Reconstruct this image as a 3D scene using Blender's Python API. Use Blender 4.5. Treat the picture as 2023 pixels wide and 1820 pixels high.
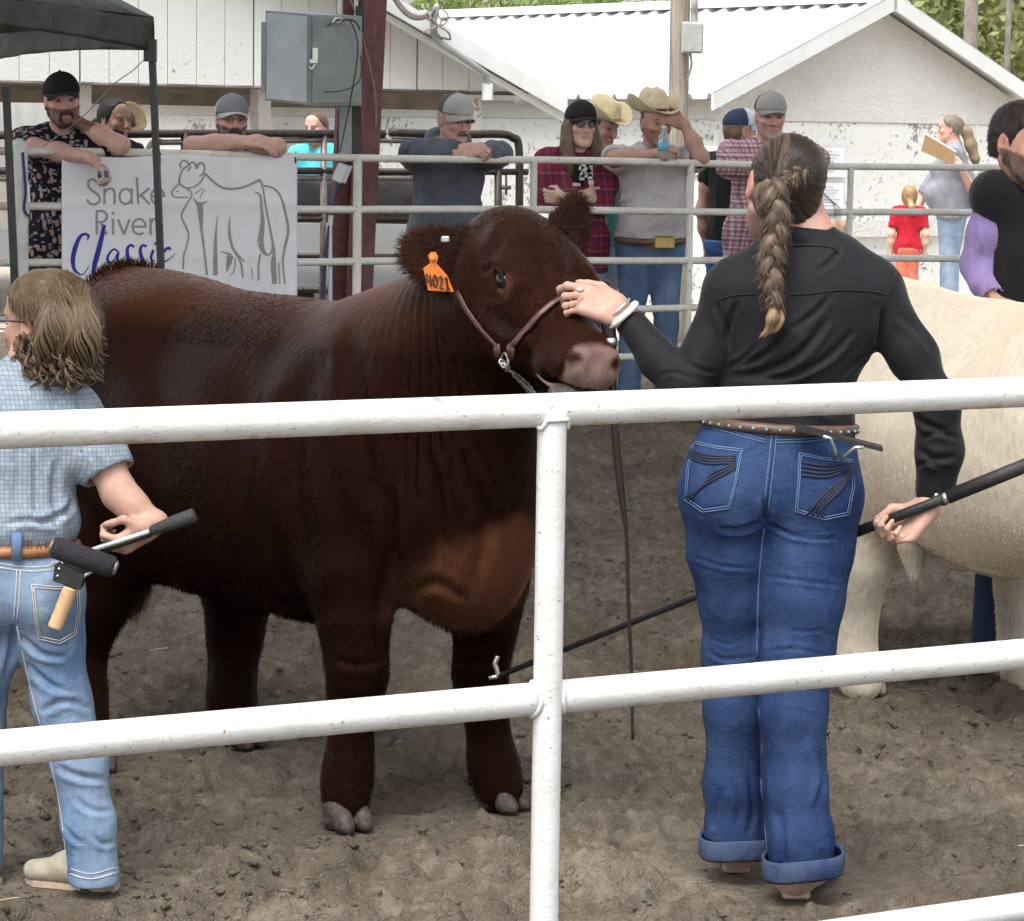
import bpy, math, random
import numpy as np
from mathutils import Vector, Matrix
from mathutils.bvhtree import BVHTree
for o in list(bpy.data.objects): bpy.data.objects.remove(o)
sc = bpy.context.scene
# ---------------------------------------------------------------- camera
CAMZ, FPX, CX, CY = 1.63, 5500.0, 1011.5, 910.0      # 2023 x 1820 picture units
PIT, ROL = math.atan(650/5500), 0.0145
_f = np.array([0, math.cos(PIT), -math.sin(PIT)]); _r0 = np.array([1., 0, 0]); _u0 = np.array([0, math.sin(PIT), math.cos(PIT)])
_r = _r0*math.cos(ROL)+_u0*math.sin(ROL); _u = _u0*math.cos(ROL)-_r0*math.sin(ROL)
CAMP = np.array([0, 0, CAMZ])
cam = bpy.data.cameras.new('camera'); camo = bpy.data.objects.new('camera', cam); sc.collection.objects.link(camo)
cam.sensor_width = 36; cam.lens = 36*FPX/2023; cam.clip_end = 2000; cam.clip_start = .05
camo.matrix_world = Matrix(((_r[0], _u[0], -_f[0], 0), (_r[1], _u[1], -_f[1], 0), (_r[2], _u[2], -_f[2], CAMZ), (0, 0, 0, 1)))
sc.camera = camo
# ---------------------------------------------------------------- light
SUN_EL, SUN_AZ = 64, 205          # degrees; azimuth the light comes from (from +Y clockwise): behind the camera, a little left
world = bpy.data.worlds.new('World'); sc.world = world; world.use_nodes = True
wn = world.node_tree; bgn = wn.nodes['Background']
sky = wn.nodes.new('ShaderNodeTexSky'); sky.sky_type = 'NISHITA'; sky.sun_disc = False
sky.sun_elevation = math.radians(SUN_EL); sky.sun_rotation = math.radians(SUN_AZ); sky.air_density = 1.0; sky.dust_density = 4.0; sky.ozone_density = .6
hs = wn.nodes.new('ShaderNodeHueSaturation'); hs.inputs['Saturation'].default_value = .32
wn.links.new(sky.outputs[0], hs.inputs['Color']); wn.links.new(hs.outputs[0], bgn.inputs['Color']); bgn.inputs['Strength'].default_value = .13
sl = bpy.data.lights.new('sun', 'SUN'); sl.energy = 1.2; sl.angle = math.radians(40); sl.color = (1, .95, .88)
so = bpy.data.objects.new('sun', sl); sc.collection.objects.link(so)
_a, _e = math.radians(SUN_AZ), math.radians(SUN_EL)
so.rotation_euler = Vector((-math.sin(_a)*math.cos(_e), -math.cos(_a)*math.cos(_e), -math.sin(_e))).to_track_quat('-Z', 'Y').to_euler()
so.location = (0, 0, 20)
vs = sc.view_settings; vs.view_transform = 'Standard'; vs.look = 'None'; vs.gamma = 1; vs.exposure = 1.58; vs.use_curve_mapping = False
sc.render.engine = 'CYCLES'
sc.cycles.max_bounces = 5; sc.cycles.diffuse_bounces = 3; sc.cycles.glossy_bounces = 2; sc.cycles.use_adaptive_sampling = True; sc.cycles.adaptive_threshold = .03; sc.cycles.transparent_max_bounces = 8
# ---------------------------------------------------------------- pixel helpers (2023-wide units)
def ray(px, py):
    d = _f + _r*((px-CX)/FPX) - _u*((py-CY)/FPX); return d/np.linalg.norm(d)
def at(px, py, Y):
    d = ray(px, py); return CAMP + d*(Y/d[1])
def onpl(px, py, P, N):
    d = ray(px, py); P = np.array(P, float); N = np.array(N, float); return CAMP + d*(np.dot(P-CAMP, N)/np.dot(d, N))
def gnd(px, py, z=0.): return onpl(px, py, (0, 0, z), (0, 0, 1))
def pix(p):
    v = np.asarray(p, float)-CAMP; z = v@_f; return CX+FPX*(v@_r)/z, CY-FPX*(v@_u)/z
A = lambda *a: np.array(a, float)
def nrm(v): v = np.asarray(v, float); return v/(np.linalg.norm(v)+1e-12)
# ---------------------------------------------------------------- noise
def _hash(i, j, k, s):
    n = (i*374761393 + j*668265263 + k*2147483647*3 + s*1274126177) & 0xffffffff
    n = ((n ^ (n >> 13))*1274126177) & 0xffffffff; n = n ^ (n >> 16)
    return (n & 0xffff)/32767.5-1
def vnoise(p, s=0):
    p = np.asarray(p, float); q = np.floor(p).astype(np.int64); f = p-q; f = f*f*(3-2*f)
    r = 0
    for a in (0, 1):
        for b in (0, 1):
            for c in (0, 1):
                w = (f[:, 0] if a else 1-f[:, 0])*(f[:, 1] if b else 1-f[:, 1])*(f[:, 2] if c else 1-f[:, 2])
                r = r+w*_hash(q[:, 0]+a, q[:, 1]+b, q[:, 2]+c, s)
    return r
def fbm(p, o=3, s=0):
    r = 0; a = 1.; t = 0
    for i in range(o): r = r+a*vnoise(np.asarray(p)*(2**i)+i*7.3, s+i); t += a; a *= .5
    return r/t
# ---------------------------------------------------------------- objects
def link(o, parent=None):
    sc.collection.objects.link(o)
    if parent is not None:
        o.parent = parent; o.matrix_parent_inverse = parent.matrix_world.inverted()
    return o
def tag(o, label=None, cat=None, group=None, kind=None):
    if label: o['label'] = label
    if cat: o['category'] = cat
    if group: o['group'] = group
    if kind: o['kind'] = kind
    return o
def thing(name, label, cat, loc=(0, 0, 0), group=None):
    o = bpy.data.objects.new(name, None); o.location = [float(c) for c in loc]; o.empty_display_size = .1
    sc.collection.objects.link(o); o.matrix_world = Matrix.Translation(o.location)
    return tag(o, label, cat, group)
def mesh(name, V, F, mat=None, parent=None, smooth=True, col=None, mats=None, midx=None):
    """V (n,3); F: array of quads/tris (m,k) or list of polygons"""
    me = bpy.data.meshes.new(name); V = np.asarray(V, np.float32)
    if isinstance(F, np.ndarray):
        me.vertices.add(len(V)); me.vertices.foreach_set('co', V.ravel())
        m, k = F.shape; me.loops.add(m*k); me.loops.foreach_set('vertex_index', F.astype(np.int32).ravel())
        me.polygons.add(m); me.polygons.foreach_set('loop_start', np.arange(0, m*k, k, dtype=np.int32))
        try: me.polygons.foreach_set('loop_total', np.full(m, k, np.int32))
        except Exception: pass
    else:
        me.from_pydata([tuple(map(float, v)) for v in V], [], [tuple(int(i) for i in f) for f in F])
    me.update(calc_edges=True); me.validate()
    if smooth: me.polygons.foreach_set('use_smooth', np.ones(len(me.polygons), bool))
    if col is not None:
        c = np.ones((len(V), 4), np.float32); c[:, :3] = col
        at_ = me.color_attributes.new('Col', 'FLOAT_COLOR', 'POINT'); at_.data.foreach_set('color', c.ravel())
    for mm in (mats or ([mat] if mat else [])): me.materials.append(mm)
    if midx is not None: me.polygons.foreach_set('material_index', np.asarray(midx, np.int32))
    return link(bpy.data.objects.new(name, me), parent)
class MB:
    """collects simple shapes into one mesh"""
    def __init__(s): s.v = []; s.f = []
    def add(s, V, F):
        n = len(s.v); s.v += [tuple(v) for v in V]; s.f += [tuple(i+n for i in f) for f in F]; return s
    def box(s, c, h, R=None, bev=0.):
        c = A(*c); h = A(*h); R = np.eye(3) if R is None else np.asarray(R)      # R columns = local axes
        if bev <= 0:
            V = [c+R@(h*A(x, y, z)) for x in (-1, 1) for y in (-1, 1) for z in (-1, 1)]
            return s.add(V, [(0, 1, 3, 2), (4, 6, 7, 5), (0, 4, 5, 1), (2, 3, 7, 6), (0, 2, 6, 4), (1, 5, 7, 3)])
        V = []; idx = {}
        for x in (-1, 1):
            for y in (-1, 1):
                for z in (-1, 1):
                    for ax in range(3):
                        p = A(x, y, z)*(h-bev); p[ax] = A(x, y, z)[ax]*h[ax]; idx[(x, y, z, ax)] = len(V); V.append(c+R@p)
        F = []
        for ax in range(3):
            b, d = (ax+1) % 3, (ax+2) % 3
            for sg in (-1, 1):
                q = []
                for (i, j) in ((-1, -1), (1, -1), (1, 1), (-1, 1)):
                    k = [0, 0, 0]; k[ax] = sg; k[b] = i; k[d] = j; q.append(idx[(*k, ax)])
                F.append(q if sg > 0 else q[::-1])
            for i in (-1, 1):
                for j in (-1, 1):
                    k0 = [0, 0, 0]; k1 = [0, 0, 0]; k0[ax] = -1; k1[ax] = 1
                    for k in (k0, k1): k[b] = i; k[d] = j
                    q = [idx[(*k0, b)], idx[(*k1, b)], idx[(*k1, d)], idx[(*k0, d)]]
                    F.append(q if i*j < 0 else q[::-1])
        for x in (-1, 1):
            for y in (-1, 1):
                for z in (-1, 1):
                    t = [idx[(x, y, z, a)] for a in range(3)]; F.append(t if x*y*z > 0 else t[::-1])
        return s.add(V, F)
    def beam(s, a, b, w, d, up=(0, 0, 1), bev=0.):
        a = A(*a); b = A(*b); z = nrm(b-a); x = np.cross(A(*up), z)
        if np.linalg.norm(x) < 1e-3: x = np.cross(A(0, 1, 0), z)
        x = nrm(x); y = np.cross(z, x)
        return s.box((a+b)/2, (w/2, d/2, np.linalg.norm(b-a)/2), np.stack([x, y, z], 1), bev)
    def tube(s, pts, r, n=10, cap=True, flat=1., up=None):
        P = np.array([A(*p) for p in pts]); m = len(P); r = np.broadcast_to(np.asarray(r, float), (m,))
        T = np.gradient(P, axis=0); T /= np.linalg.norm(T, axis=1)[:, None]+1e-12
        x = A(*up) if up is not None else (A(0, 0, 1) if abs(T[0][2]) < .9 else A(1, 0, 0))
        V = []; a = np.arange(n)*2*math.pi/n
        for i in range(m):
            if up is not None: x = A(*up) if np.ndim(up) == 1 else A(*up[i])
            x = nrm(x-T[i]*np.dot(x, T[i])); y = np.cross(T[i], x)
            V += list(P[i]+r[i]*(np.cos(a)[:, None]*x*flat+np.sin(a)[:, None]*y))
        F = [(i*n+j, i*n+(j+1) % n, (i+1)*n+(j+1) % n, (i+1)*n+j) for i in range(m-1) for j in range(n)]
        if cap: F += [tuple(range(n))[::-1], tuple((m-1)*n+j for j in range(n))]
        return s.add(V, F)
    def sph(s, c, r, n=10, m=6, R=None):
        c = A(*c); r = A(*np.broadcast_to(r, 3)); R = np.eye(3) if R is None else R
        V = [c+R@(r*A(0, 0, 1))]
        for i in range(1, m):
            t = math.pi*i/m
            V += [c+R@(r*A(math.sin(t)*math.cos(2*math.pi*j/n), math.sin(t)*math.sin(2*math.pi*j/n), math.cos(t))) for j in range(n)]
        V.append(c+R@(r*A(0, 0, -1))); F = [(0, 1+j, 1+(j+1) % n) for j in range(n)]
        for i in range(m-2): F += [(1+i*n+j, 1+(i+1)*n+j, 1+(i+1)*n+(j+1) % n, 1+i*n+(j+1) % n) for j in range(n)]
        L = len(V)-1; F += [(L, 1+(m-2)*n+(j+1) % n, 1+(m-2)*n+j) for j in range(n)]
        return s.add(V, F)
    def ext(s, poly, d):
        """polygon (list of 3d points) extruded by vector d"""
        n = len(poly); P = [A(*p) for p in poly]; V = P+[p+A(*d) for p in P]
        return s.add(V, [tuple(range(n)), tuple(range(2*n-1, n-1, -1))]+[(j, j+n, (j+1) % n+n, (j+1) % n) for j in range(n)])
    def grid(s, G):
        a, b = G.shape[:2]; return s.add(G.reshape(-1, 3), [(i*b+j, (i+1)*b+j, (i+1)*b+j+1, i*b+j+1) for i in range(a-1) for j in range(b-1)])
    def build(s, name, mat, parent=None, smooth=False, **k):
        o = mesh(name, np.array(s.v, float), s.f, mat, parent, smooth, **k)
        if smooth == 'auto':
            o.data.polygons.foreach_set('use_smooth', np.ones(len(o.data.polygons), bool)); o.data.set_sharp_from_angle(angle=math.radians(40))
        return o
def shell(G, t, nf=None):
    """grid of points (a,b,3) -> closed sheet of thickness t"""
    G = np.asarray(G, float); a, b = G.shape[:2]
    du = np.gradient(G, axis=0); dv = np.gradient(G, axis=1); N = np.cross(du, dv); N /= np.linalg.norm(N, axis=2)[..., None]+1e-12
    V = np.concatenate([(G+N*t/2).reshape(-1, 3), (G-N*t/2).reshape(-1, 3)]); o = a*b
    F = [(i*b+j, (i+1)*b+j, (i+1)*b+j+1, i*b+j+1) for i in range(a-1) for j in range(b-1)]
    F += [tuple(o+q for q in f[::-1]) for f in F]
    rim = [i*b for i in range(a)]+[(a-1)*b+j for j in range(1, b)]+[i*b+b-1 for i in range(a-2, -1, -1)]+[j for j in range(b-2, 0, -1)]
    F += [(rim[i], o+rim[i], o+rim[(i+1) % len(rim)], rim[(i+1) % len(rim)]) for i in range(len(rim))]
    return V, F
def spline(P, n=8):
    """Catmull-Rom through points"""
    P = np.array([np.asarray(p, float) for p in P]); Q = np.vstack([2*P[0]-P[1], P, 2*P[-1]-P[-2]]); out = []
    for i in range(1, len(Q)-2):
        for t in np.arange(n)/n:
            a, b, c, d = Q[i-1:i+3]
            out.append(.5*(2*b+(c-a)*t+(2*a-5*b+4*c-d)*t*t+(3*b-3*c+d-a)*t**3))
    out.append(P[-1]); return np.array(out)
# ---------------------------------------------------------------- signed distance bodies
class SDF:
    def __init__(s): s.p = []
    def _add(s, fn, lo, hi, k, op): s.p.append((fn, np.asarray(lo, float), np.asarray(hi, float), k, op)); return s
    def cone(s, a, b, r1, r2=None, k=.03, op='u'):
        a = A(*a).astype(np.float32); b = A(*b).astype(np.float32); r2 = r1 if r2 is None else r2; ba = b-a; L2 = np.float32(max(ba@ba, 1e-9)); r1, r2 = np.float32(r1), np.float32(r2)
        def fn(P):
            pa = P-a; t = np.clip((pa@ba)/L2, 0, 1); pa = pa-t[..., None]*ba; return np.sqrt(np.einsum('...i,...i', pa, pa))-(r1+(r2-r1)*t)
        R = max(r1, r2); return s._add(fn, np.minimum(a, b)-R, np.maximum(a, b)+R, k, op)
    def path(s, pts, rs, k=.03, op='u'):
        for i in range(len(pts)-1): s.cone(pts[i], pts[i+1], rs[i], rs[i+1], k, op)
        return s
    def ell(s, c, r, R=None, k=.03, op='u'):
        c = A(*c).astype(np.float32); r = A(*np.broadcast_to(r, 3)).astype(np.float32); R = (np.eye(3) if R is None else np.asarray(R, float)).astype(np.float32)
        def fn(P):
            q = ((P-c)@R)/r; a = np.sqrt(np.einsum('...i,...i', q, q)); q = q/r; b = np.sqrt(np.einsum('...i,...i', q, q)); return a*(a-1)/(b+np.float32(1e-6))
        e = np.abs(R)@r; return s._add(fn, c-e, c+e, k, op)
    def box(s, c, h, R=None, r=.01, k=.02, op='u'):
        c = A(*c); h = A(*h); R = np.eye(3) if R is None else np.asarray(R, float)
        def fn(P):
            q = np.abs((P-c)@R)-(h-r); return np.linalg.norm(np.maximum(q, 0), axis=-1)+np.minimum(q.max(-1), 0)-r
        e = np.abs(R)@h; return s._add(fn, c-e, c+e, k, op)
    def clip(s, p, n, k=0.):
        p = A(*p); n = nrm(n)
        return s._add(lambda P: (P-p)@n, None if False else (0, 0, 0), (0, 0, 0), k, 'i')
    def clipf(s, fn, k=0.): return s._add(fn, (0, 0, 0), (0, 0, 0), k, 'i')
    def build(s, h):
        us = [p for p in s.p if p[4] == 'u']; pad = 3*h+.02
        lo = np.min([p[1] for p in us], 0)-pad; hi = np.max([p[2] for p in us], 0)+pad
        n = np.ceil((hi-lo)/h).astype(int)+1; f = np.full(n, .12, np.float32)
        ax = [(lo[i]+h*np.arange(n[i])).astype(np.float32) for i in range(3)]
        for fn, a, b, k, op in s.p:
            if op == 'i': sl = (slice(0, n[0]), slice(0, n[1]), slice(0, n[2]))
            else:
                m = k+2*h+.004; i0 = np.clip(np.floor((a-m-lo)/h).astype(int), 0, n); i1 = np.clip(np.ceil((b+m-lo)/h).astype(int)+1, 0, n)
                sl = tuple(slice(i0[i], i1[i]) for i in range(3))
            g = f[sl]
            if g.size == 0: continue
            P = np.stack(np.meshgrid(ax[0][sl[0]], ax[1][sl[1]], ax[2][sl[2]], indexing='ij'), -1)
            d = fn(P).astype(np.float32)
            if op == 'u':
                if k > 0: hh = np.maximum(k-np.abs(g-d), 0)/k; f[sl] = np.minimum(g, d)-hh*hh*k*.25
                else: f[sl] = np.minimum(g, d)
            else:
                if op == 's': d = -d
                if k > 0: hh = np.maximum(k-np.abs(g-d), 0)/k; f[sl] = np.maximum(g, d)+hh*hh*k*.25
                else: f[sl] = np.maximum(g, d)
        return surfnet(f, lo, h)
def surfnet(f, lo, h):
    s = f < 0; n = np.array(f.shape)
    c = np.zeros(n-1, np.int8)
    for a in (0, 1):
        for b in (0, 1):
            for d in (0, 1): c += s[a:n[0]-1+a, b:n[1]-1+b, d:n[2]-1+d]
    m = (c > 0) & (c < 8); I = np.full(n-1, -1, np.int64); ci = np.stack(np.nonzero(m), 1); I[m] = np.arange(len(ci))
    acc = np.zeros((len(ci), 3)); cnt = np.zeros(len(ci)); E = np.eye(3, dtype=int)
    for ax in range(3):
        o = [E[(ax+1) % 3], E[(ax+2) % 3]]
        for u in (0, 1):
            for v in (0, 1):
                a = ci+u*o[0]+v*o[1]; b = a+E[ax]; fa = f[a[:, 0], a[:, 1], a[:, 2]]; fb = f[b[:, 0], b[:, 1], b[:, 2]]
                x = (fa < 0) != (fb < 0); t = np.where(x, fa/np.where(x, fa-fb, 1), 0)
                p = (u*o[0]+v*o[1])[None]+t[:, None]*E[ax]; acc += np.where(x[:, None], p, 0); cnt += x
    V = lo+h*(ci+acc/cnt[:, None]); Q = []
    for ax in range(3):
        b, d = (ax+1) % 3, (ax+2) % 3
        sl0 = [slice(1, -1)]*3; sl1 = [slice(1, -1)]*3; sl0[ax] = slice(0, -1); sl1[ax] = slice(1, None)
        s0 = s[tuple(sl0)]; s1 = s[tuple(sl1)]; x = np.stack(np.nonzero(s0 != s1), 1)
        if len(x) == 0: continue
        inside0 = s0[x[:, 0], x[:, 1], x[:, 2]]; x = x+1; x[:, ax] -= 1
        g = lambda i, j: (x-i*E[b]-j*E[d])
        q = np.stack([I[tuple(g(i, j).T)] for i, j in ((1, 1), (0, 1), (0, 0), (1, 0))], 1)
        q[~inside0] = q[~inside0][:, ::-1]; Q.append(q)
    Q = np.concatenate(Q); return V, Q[(Q >= 0).all(1)]
def vnormals(V, F):
    F = np.asarray(F); n = np.cross(V[F[:, 2]]-V[F[:, 0]], V[F[:, -1]]-V[F[:, 1]]); N = np.zeros_like(V)
    for k in range(F.shape[1]): np.add.at(N, F[:, k], n)
    return N/(np.linalg.norm(N, axis=1)[:, None]+1e-12)
def relax(V, F, it=2, lam=.5):
    F = np.asarray(F); k = F.shape[1]; V = V.copy()
    for _ in range(it):
        S = np.zeros_like(V); C = np.zeros(len(V))
        for i in range(k):
            np.add.at(S, F[:, i], V[F[:, (i+1) % k]]+V[F[:, i-1]]); np.add.at(C, F[:, i], 2)
        V += lam*(S/np.maximum(C, 1)[:, None]-V)
    return V
# ---------------------------------------------------------------- materials
MAT = {}
class NT:
    def __init__(s, name):
        s.m = bpy.data.materials.new(name); s.m.use_nodes = True; s.t = s.m.node_tree; s.b = s.t.nodes['Principled BSDF']; MAT[name] = s.m
    def n(s, typ, **kw):
        x = s.t.nodes.new('ShaderNode'+typ)
        for k, v in kw.items(): setattr(x, k, v)
        return x
    def l(s, a, b): s.t.links.new(a, b)
    def val(s, sock, v):
        if hasattr(v, 'links') or isinstance(v, bpy.types.NodeSocket): s.l(v, sock)
        else: sock.default_value = v
    def pos(s, sc_=(1, 1, 1), rot=(0, 0, 0)):
        g = s.n('NewGeometry'); m = s.n('Mapping'); m.inputs['Scale'].default_value = sc_; m.inputs['Rotation'].default_value = rot; s.l(g.outputs['Position'], m.inputs['Vector']); return m.outputs[0]
    def obj(s, sc_=(1, 1, 1), rot=(0, 0, 0)):
        g = s.n('TexCoord'); m = s.n('Mapping'); m.inputs['Scale'].default_value = sc_; m.inputs['Rotation'].default_value = rot; s.l(g.outputs['Object'], m.inputs['Vector']); return m.outputs[0]
    def noise(s, vec, scale, detail=3, rough=.55, dist=0.):
        x = s.n('TexNoise'); s.l(vec, x.inputs['Vector']); x.inputs['Scale'].default_value = scale; x.inputs['Detail'].default_value = detail; x.inputs['Roughness'].default_value = rough; x.inputs['Distortion'].default_value = dist; return x.outputs['Fac']
    def vor(s, vec, scale, feature='F1', out='Distance', rnd=1.):
        x = s.n('TexVoronoi', feature=feature); s.l(vec, x.inputs['Vector']); x.inputs['Scale'].default_value = scale; x.inputs['Randomness'].default_value = rnd; return x.outputs[out]
    def ramp(s, fac, stops, interp='LINEAR'):
        x = s.n('ValToRGB'); s.l(fac, x.inputs[0]); e = x.color_ramp.elements; x.color_ramp.interpolation = interp
        while len(e) < len(stops): e.new(.5)
        for i, (p, c) in enumerate(stops): e[i].position = p; e[i].color = (*c, 1) if len(c) == 3 else c
        return x.outputs[0]
    def mix(s, a, b, fac, mode='MIX'):
        x = s.n('Mix', data_type='RGBA', blend_type=mode)
        for sock, v in ((x.inputs[6], a), (x.inputs[7], b)): s.val(sock, (*v, 1) if isinstance(v, tuple) and len(v) == 3 else v)
        s.val(x.inputs[0], fac); return x.outputs[2]
    def math(s, op, a, b=0., c=0.):
        x = s.n('Math', operation=op); s.val(x.inputs[0], a); s.val(x.inputs[1], b); s.val(x.inputs[2], c); return x.outputs[0]
    def map(s, v, a, b, c=0., d=1.):
        x = s.n('MapRange'); s.l(v, x.inputs[0])
        for i, q in enumerate((a, b, c, d)): x.inputs[i+1].default_value = q
        return x.outputs[0]
    def sep(s, vec):
        x = s.n('SeparateXYZ'); s.l(vec, x.inputs[0]); return x.outputs
    def attr(s, name='Col'):
        x = s.n('Attribute', attribute_name=name); return x.outputs['Color']
    def bump(s, h, strength=.5, dist=.01):
        x = s.n('Bump'); s.l(h, x.inputs['Height']); x.inputs['Strength'].default_value = strength; x.inputs['Distance'].default_value = dist
        s.l(x.outputs[0], s.b.inputs['Normal']); return s
    def col(s, c, rough=.7, metal=0., spec=None, sheen=0.):
        s.val(s.b.inputs['Base Color'], (*c, 1) if isinstance(c, tuple) else c); s.val(s.b.inputs['Roughness'], rough); s.b.inputs['Metallic'].default_value = metal
        if spec is not None: s.b.inputs['Specular IOR Level'].default_value = spec
        if sheen: s.b.inputs['Sheen Weight'].default_value = sheen; s.b.inputs['Sheen Roughness'].default_value = .4
        return s
def plain(name, c, rough=.6, metal=0., var=.15, scale=30., bump=.0, spec=None):
    if name in MAT: return MAT[name]
    t = NT(name); n = t.noise(t.pos(), scale, 4); lo = tuple(x*(1-var) for x in c); hi = tuple(min(1, x*(1+var)) for x in c)
    t.col(t.ramp(n, [(.3, lo), (.7, hi)]), rough, metal, spec)
    if bump: t.bump(n, bump, .005)
    return t.m
# ================================================================ setting
U = nrm(A(1, .525, 0)); N = A(-U[1], U[0], 0)          # along the fences / away from the camera
UZ = A(0, 0, 1)
NEAR0 = A(5.0*(1083-CX)/FPX, 5.0, 0); FAR0 = A(-2.59, 14.1, 0)
def onU(px, P0, off=0., z=0.):
    """point of the vertical plane through P0 (parallel to the fences) at picture column px, at height z"""
    p = onpl(px, 300, P0+N*off, N); k = p-P0; q = P0+N*off+U*(k@U); return A(q[0], q[1], z)
# ---- materials
def m_sand():
    t = NT('sand'); p = t.pos(); a = t.noise(p, 1.3, 5); b = t.noise(p, 22, 6, .65); c = t.vor(p, 160)
    base = t.ramp(t.math('ADD', t.math('MULTIPLY', a, .5), t.math('MULTIPLY', b, .5)), [(.3, (.076, .061, .045)), (.5, (.145, .12, .09)), (.68, (.27, .235, .185))])
    peb = t.map(t.noise(p, 210, 2), .66, .72); col = t.mix(base, (.36, .33, .29), t.math('MULTIPLY', peb, .8)); t.col(col, .95, spec=.15)
    h = t.math('ADD', t.math('ADD', t.math('MULTIPLY', t.noise(p, 60, 6, .7), .5), t.math('MULTIPLY', c, .2)), t.math('MULTIPLY', t.noise(p, 24, 5, .6), .9)); t.bump(h, 1., .024); return t.m
def m_gravel():
    t = NT('gravel'); p = t.pos(); a = t.noise(p, .6, 4); b = t.noise(p, 14, 5)
    t.col(t.mix(t.ramp(a, [(.35, (.34, .30, .24)), (.65, (.46, .42, .35))]), t.ramp(b, [(.3, (.25, .22, .17)), (.7, (.55, .51, .44))]), .5), .95, spec=.1); t.bump(b, .6, .02); return t.m
def m_paint(name, rust=.66, c=(.6, .615, .61), axis=None, grime=.0):
    t = NT(name); p = t.pos(); n = t.noise(p, 38, 5, .6); v = t.noise(p, 120, 2); big = t.noise(p, 3, 3)
    rot = (0, 0, -math.atan2(U[1], U[0])); st = t.noise(t.pos((.6, 26, 26), rot), 5, 4)
    ch = t.math('MULTIPLY', t.map(v, rust, rust+.03), t.map(n, .46, .6)); base = t.mix(c, tuple(x*y for x, y in zip(c, (.86, .84, .76))), t.map(t.noise(p, 7, 5), .45, .75))
    if grime: base = t.mix(base, (.36, .31, .2), t.math('MULTIPLY', t.map(t.noise(p, 9, 6, .7), .45, .75), grime))
    nz = t.n('NewGeometry'); dn = t.map(t.sep(nz.outputs['Normal'])[2], -.9, -.45, 1, 0); rs = t.math('MULTIPLY', dn, t.map(t.noise(p, 26, 6, .7), .5, .62)); base = t.mix(base, (.42, .27, .14), t.math('MULTIPLY', rs, .8)); c2 = t.map(t.noise(t.pos((1, 1, 1.6)), 13, 3, .5), .735, .75); base = t.mix(base, (.2, .2, .2), t.math('MULTIPLY', c2, .85)); t.col(t.mix(base, (.33, .19, .09), ch), t.map(n, .3, .7, .3, .5)); t.bump(t.math('ADD', t.math('MULTIPLY', st, .6), t.math('SUBTRACT', t.math('MULTIPLY', n, .5), ch)), .4, .005); return t.m
def m_peel(name, lo, hi, c=(.70, .71, .70), under=(.25, .23, .2)):
    t = NT(name); p = t.pos(); n = t.noise(p, 15, 6, .7, .4); b = t.noise(p, 1.6, 3); z = t.sep(p)[2]
    f = t.math('ADD', n, t.math('MULTIPLY', t.math('SUBTRACT', b, .5), .5)); pe = t.map(f, lo, hi)
    t.col(t.mix(t.mix(c, tuple(x*.9 for x in c), t.noise(p, 40, 3)), under, pe), .85); t.bump(t.math('SUBTRACT', t.noise(p, 30, 4), pe), .35, .02); return t.m
M_SAND, M_GRAV = m_sand(), m_gravel()
M_RAIL = m_paint('rail_paint'); M_FRAIL = m_paint('far_rail_paint', .62, (.74, .73, .68), grime=.4)
M_PEEL = m_peel('peeling_wall', .575, .64); M_BARN = m_peel('barn_panel', .70, .73, (.66, .68, .67)); M_POSTP = m_peel('peeling_post', .56, .62, under=(.35, .3, .25))
def m_stucco():
    t = NT('stucco'); p = t.pos(); z = t.sep(p)[2]; n = t.noise(p, 26, 6, .65)
    c = t.math('PINGPONG', t.math('ADD', z, .03), .1); ln = t.map(c, 0, .008, 1, 0)
    t.col(t.mix(t.ramp(n, [(.3, (.60, .595, .56)), (.7, (.70, .695, .67))]), (.55, .53, .47), t.math('MULTIPLY', t.map(t.noise(p, 2, 4), .5, .75), .5)), .9); t.bump(t.math('SUBTRACT', n, t.math('MULTIPLY', ln, .1)), .9, .03); return t.m
M_STUC = m_stucco()
M_ROOF = plain('white_metal_roof', (.56, .58, .58), .45, 0, .05, 6); M_TRIM = plain('white_trim', (.62, .645, .65), .5, 0, .06, 5)
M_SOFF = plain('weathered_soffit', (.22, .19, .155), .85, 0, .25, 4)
M_WOOD = None
def m_wood():
    t = NT('grey_wood'); p = t.pos((14, 14, 1.2)); n = t.noise(p, 2.2, 6, .65, .5)
    t.col(t.ramp(n, [(.25, (.16, .13, .1)), (.55, (.34, .3, .25)), (.8, (.46, .42, .36))]), .9); t.bump(n, .6, .02); return t.m
M_WOOD = m_wood()
def m_log():
    t = NT('peeled_log'); p = t.pos((9, 9, 1.5)); n = t.noise(p, 2.6, 5, .6, .6)
    t.col(t.ramp(n, [(.3, (.19, .1, .06)), (.55, (.4, .3, .2)), (.8, (.6, .5, .38))]), .9); t.bump(n, .6, .02); return t.m
M_LOG = m_log()
def m_purple():
    t = NT('maroon_steel'); p = t.pos(); n = t.noise(p, 24, 5); s = t.noise(t.pos((30, 30, 2)), 3, 4); w = t.noise(t.pos((9, 9, 2.2)), 6, 5, .7)
    c = t.mix(t.ramp(n, [(.3, (.11, .036, .036)), (.7, (.19, .075, .072))]), (.30, .22, .22), t.map(s, .58, .8, 0, .6)); t.col(t.mix(c, (.09, .035, .02), t.map(w, .6, .68)), .6); t.bump(n, .2, .01); return t.m
M_PUR = m_purple()
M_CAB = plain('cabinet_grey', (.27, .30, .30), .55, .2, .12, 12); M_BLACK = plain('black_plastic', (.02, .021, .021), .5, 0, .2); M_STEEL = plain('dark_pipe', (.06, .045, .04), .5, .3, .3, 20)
M_GPIPE = plain('grey_pipe', (.25, .22, .21), .45, .4, .3, 20); M_ZINC = plain('zinc', (.55, .55, .53), .35, .9, .15, 60)
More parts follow.
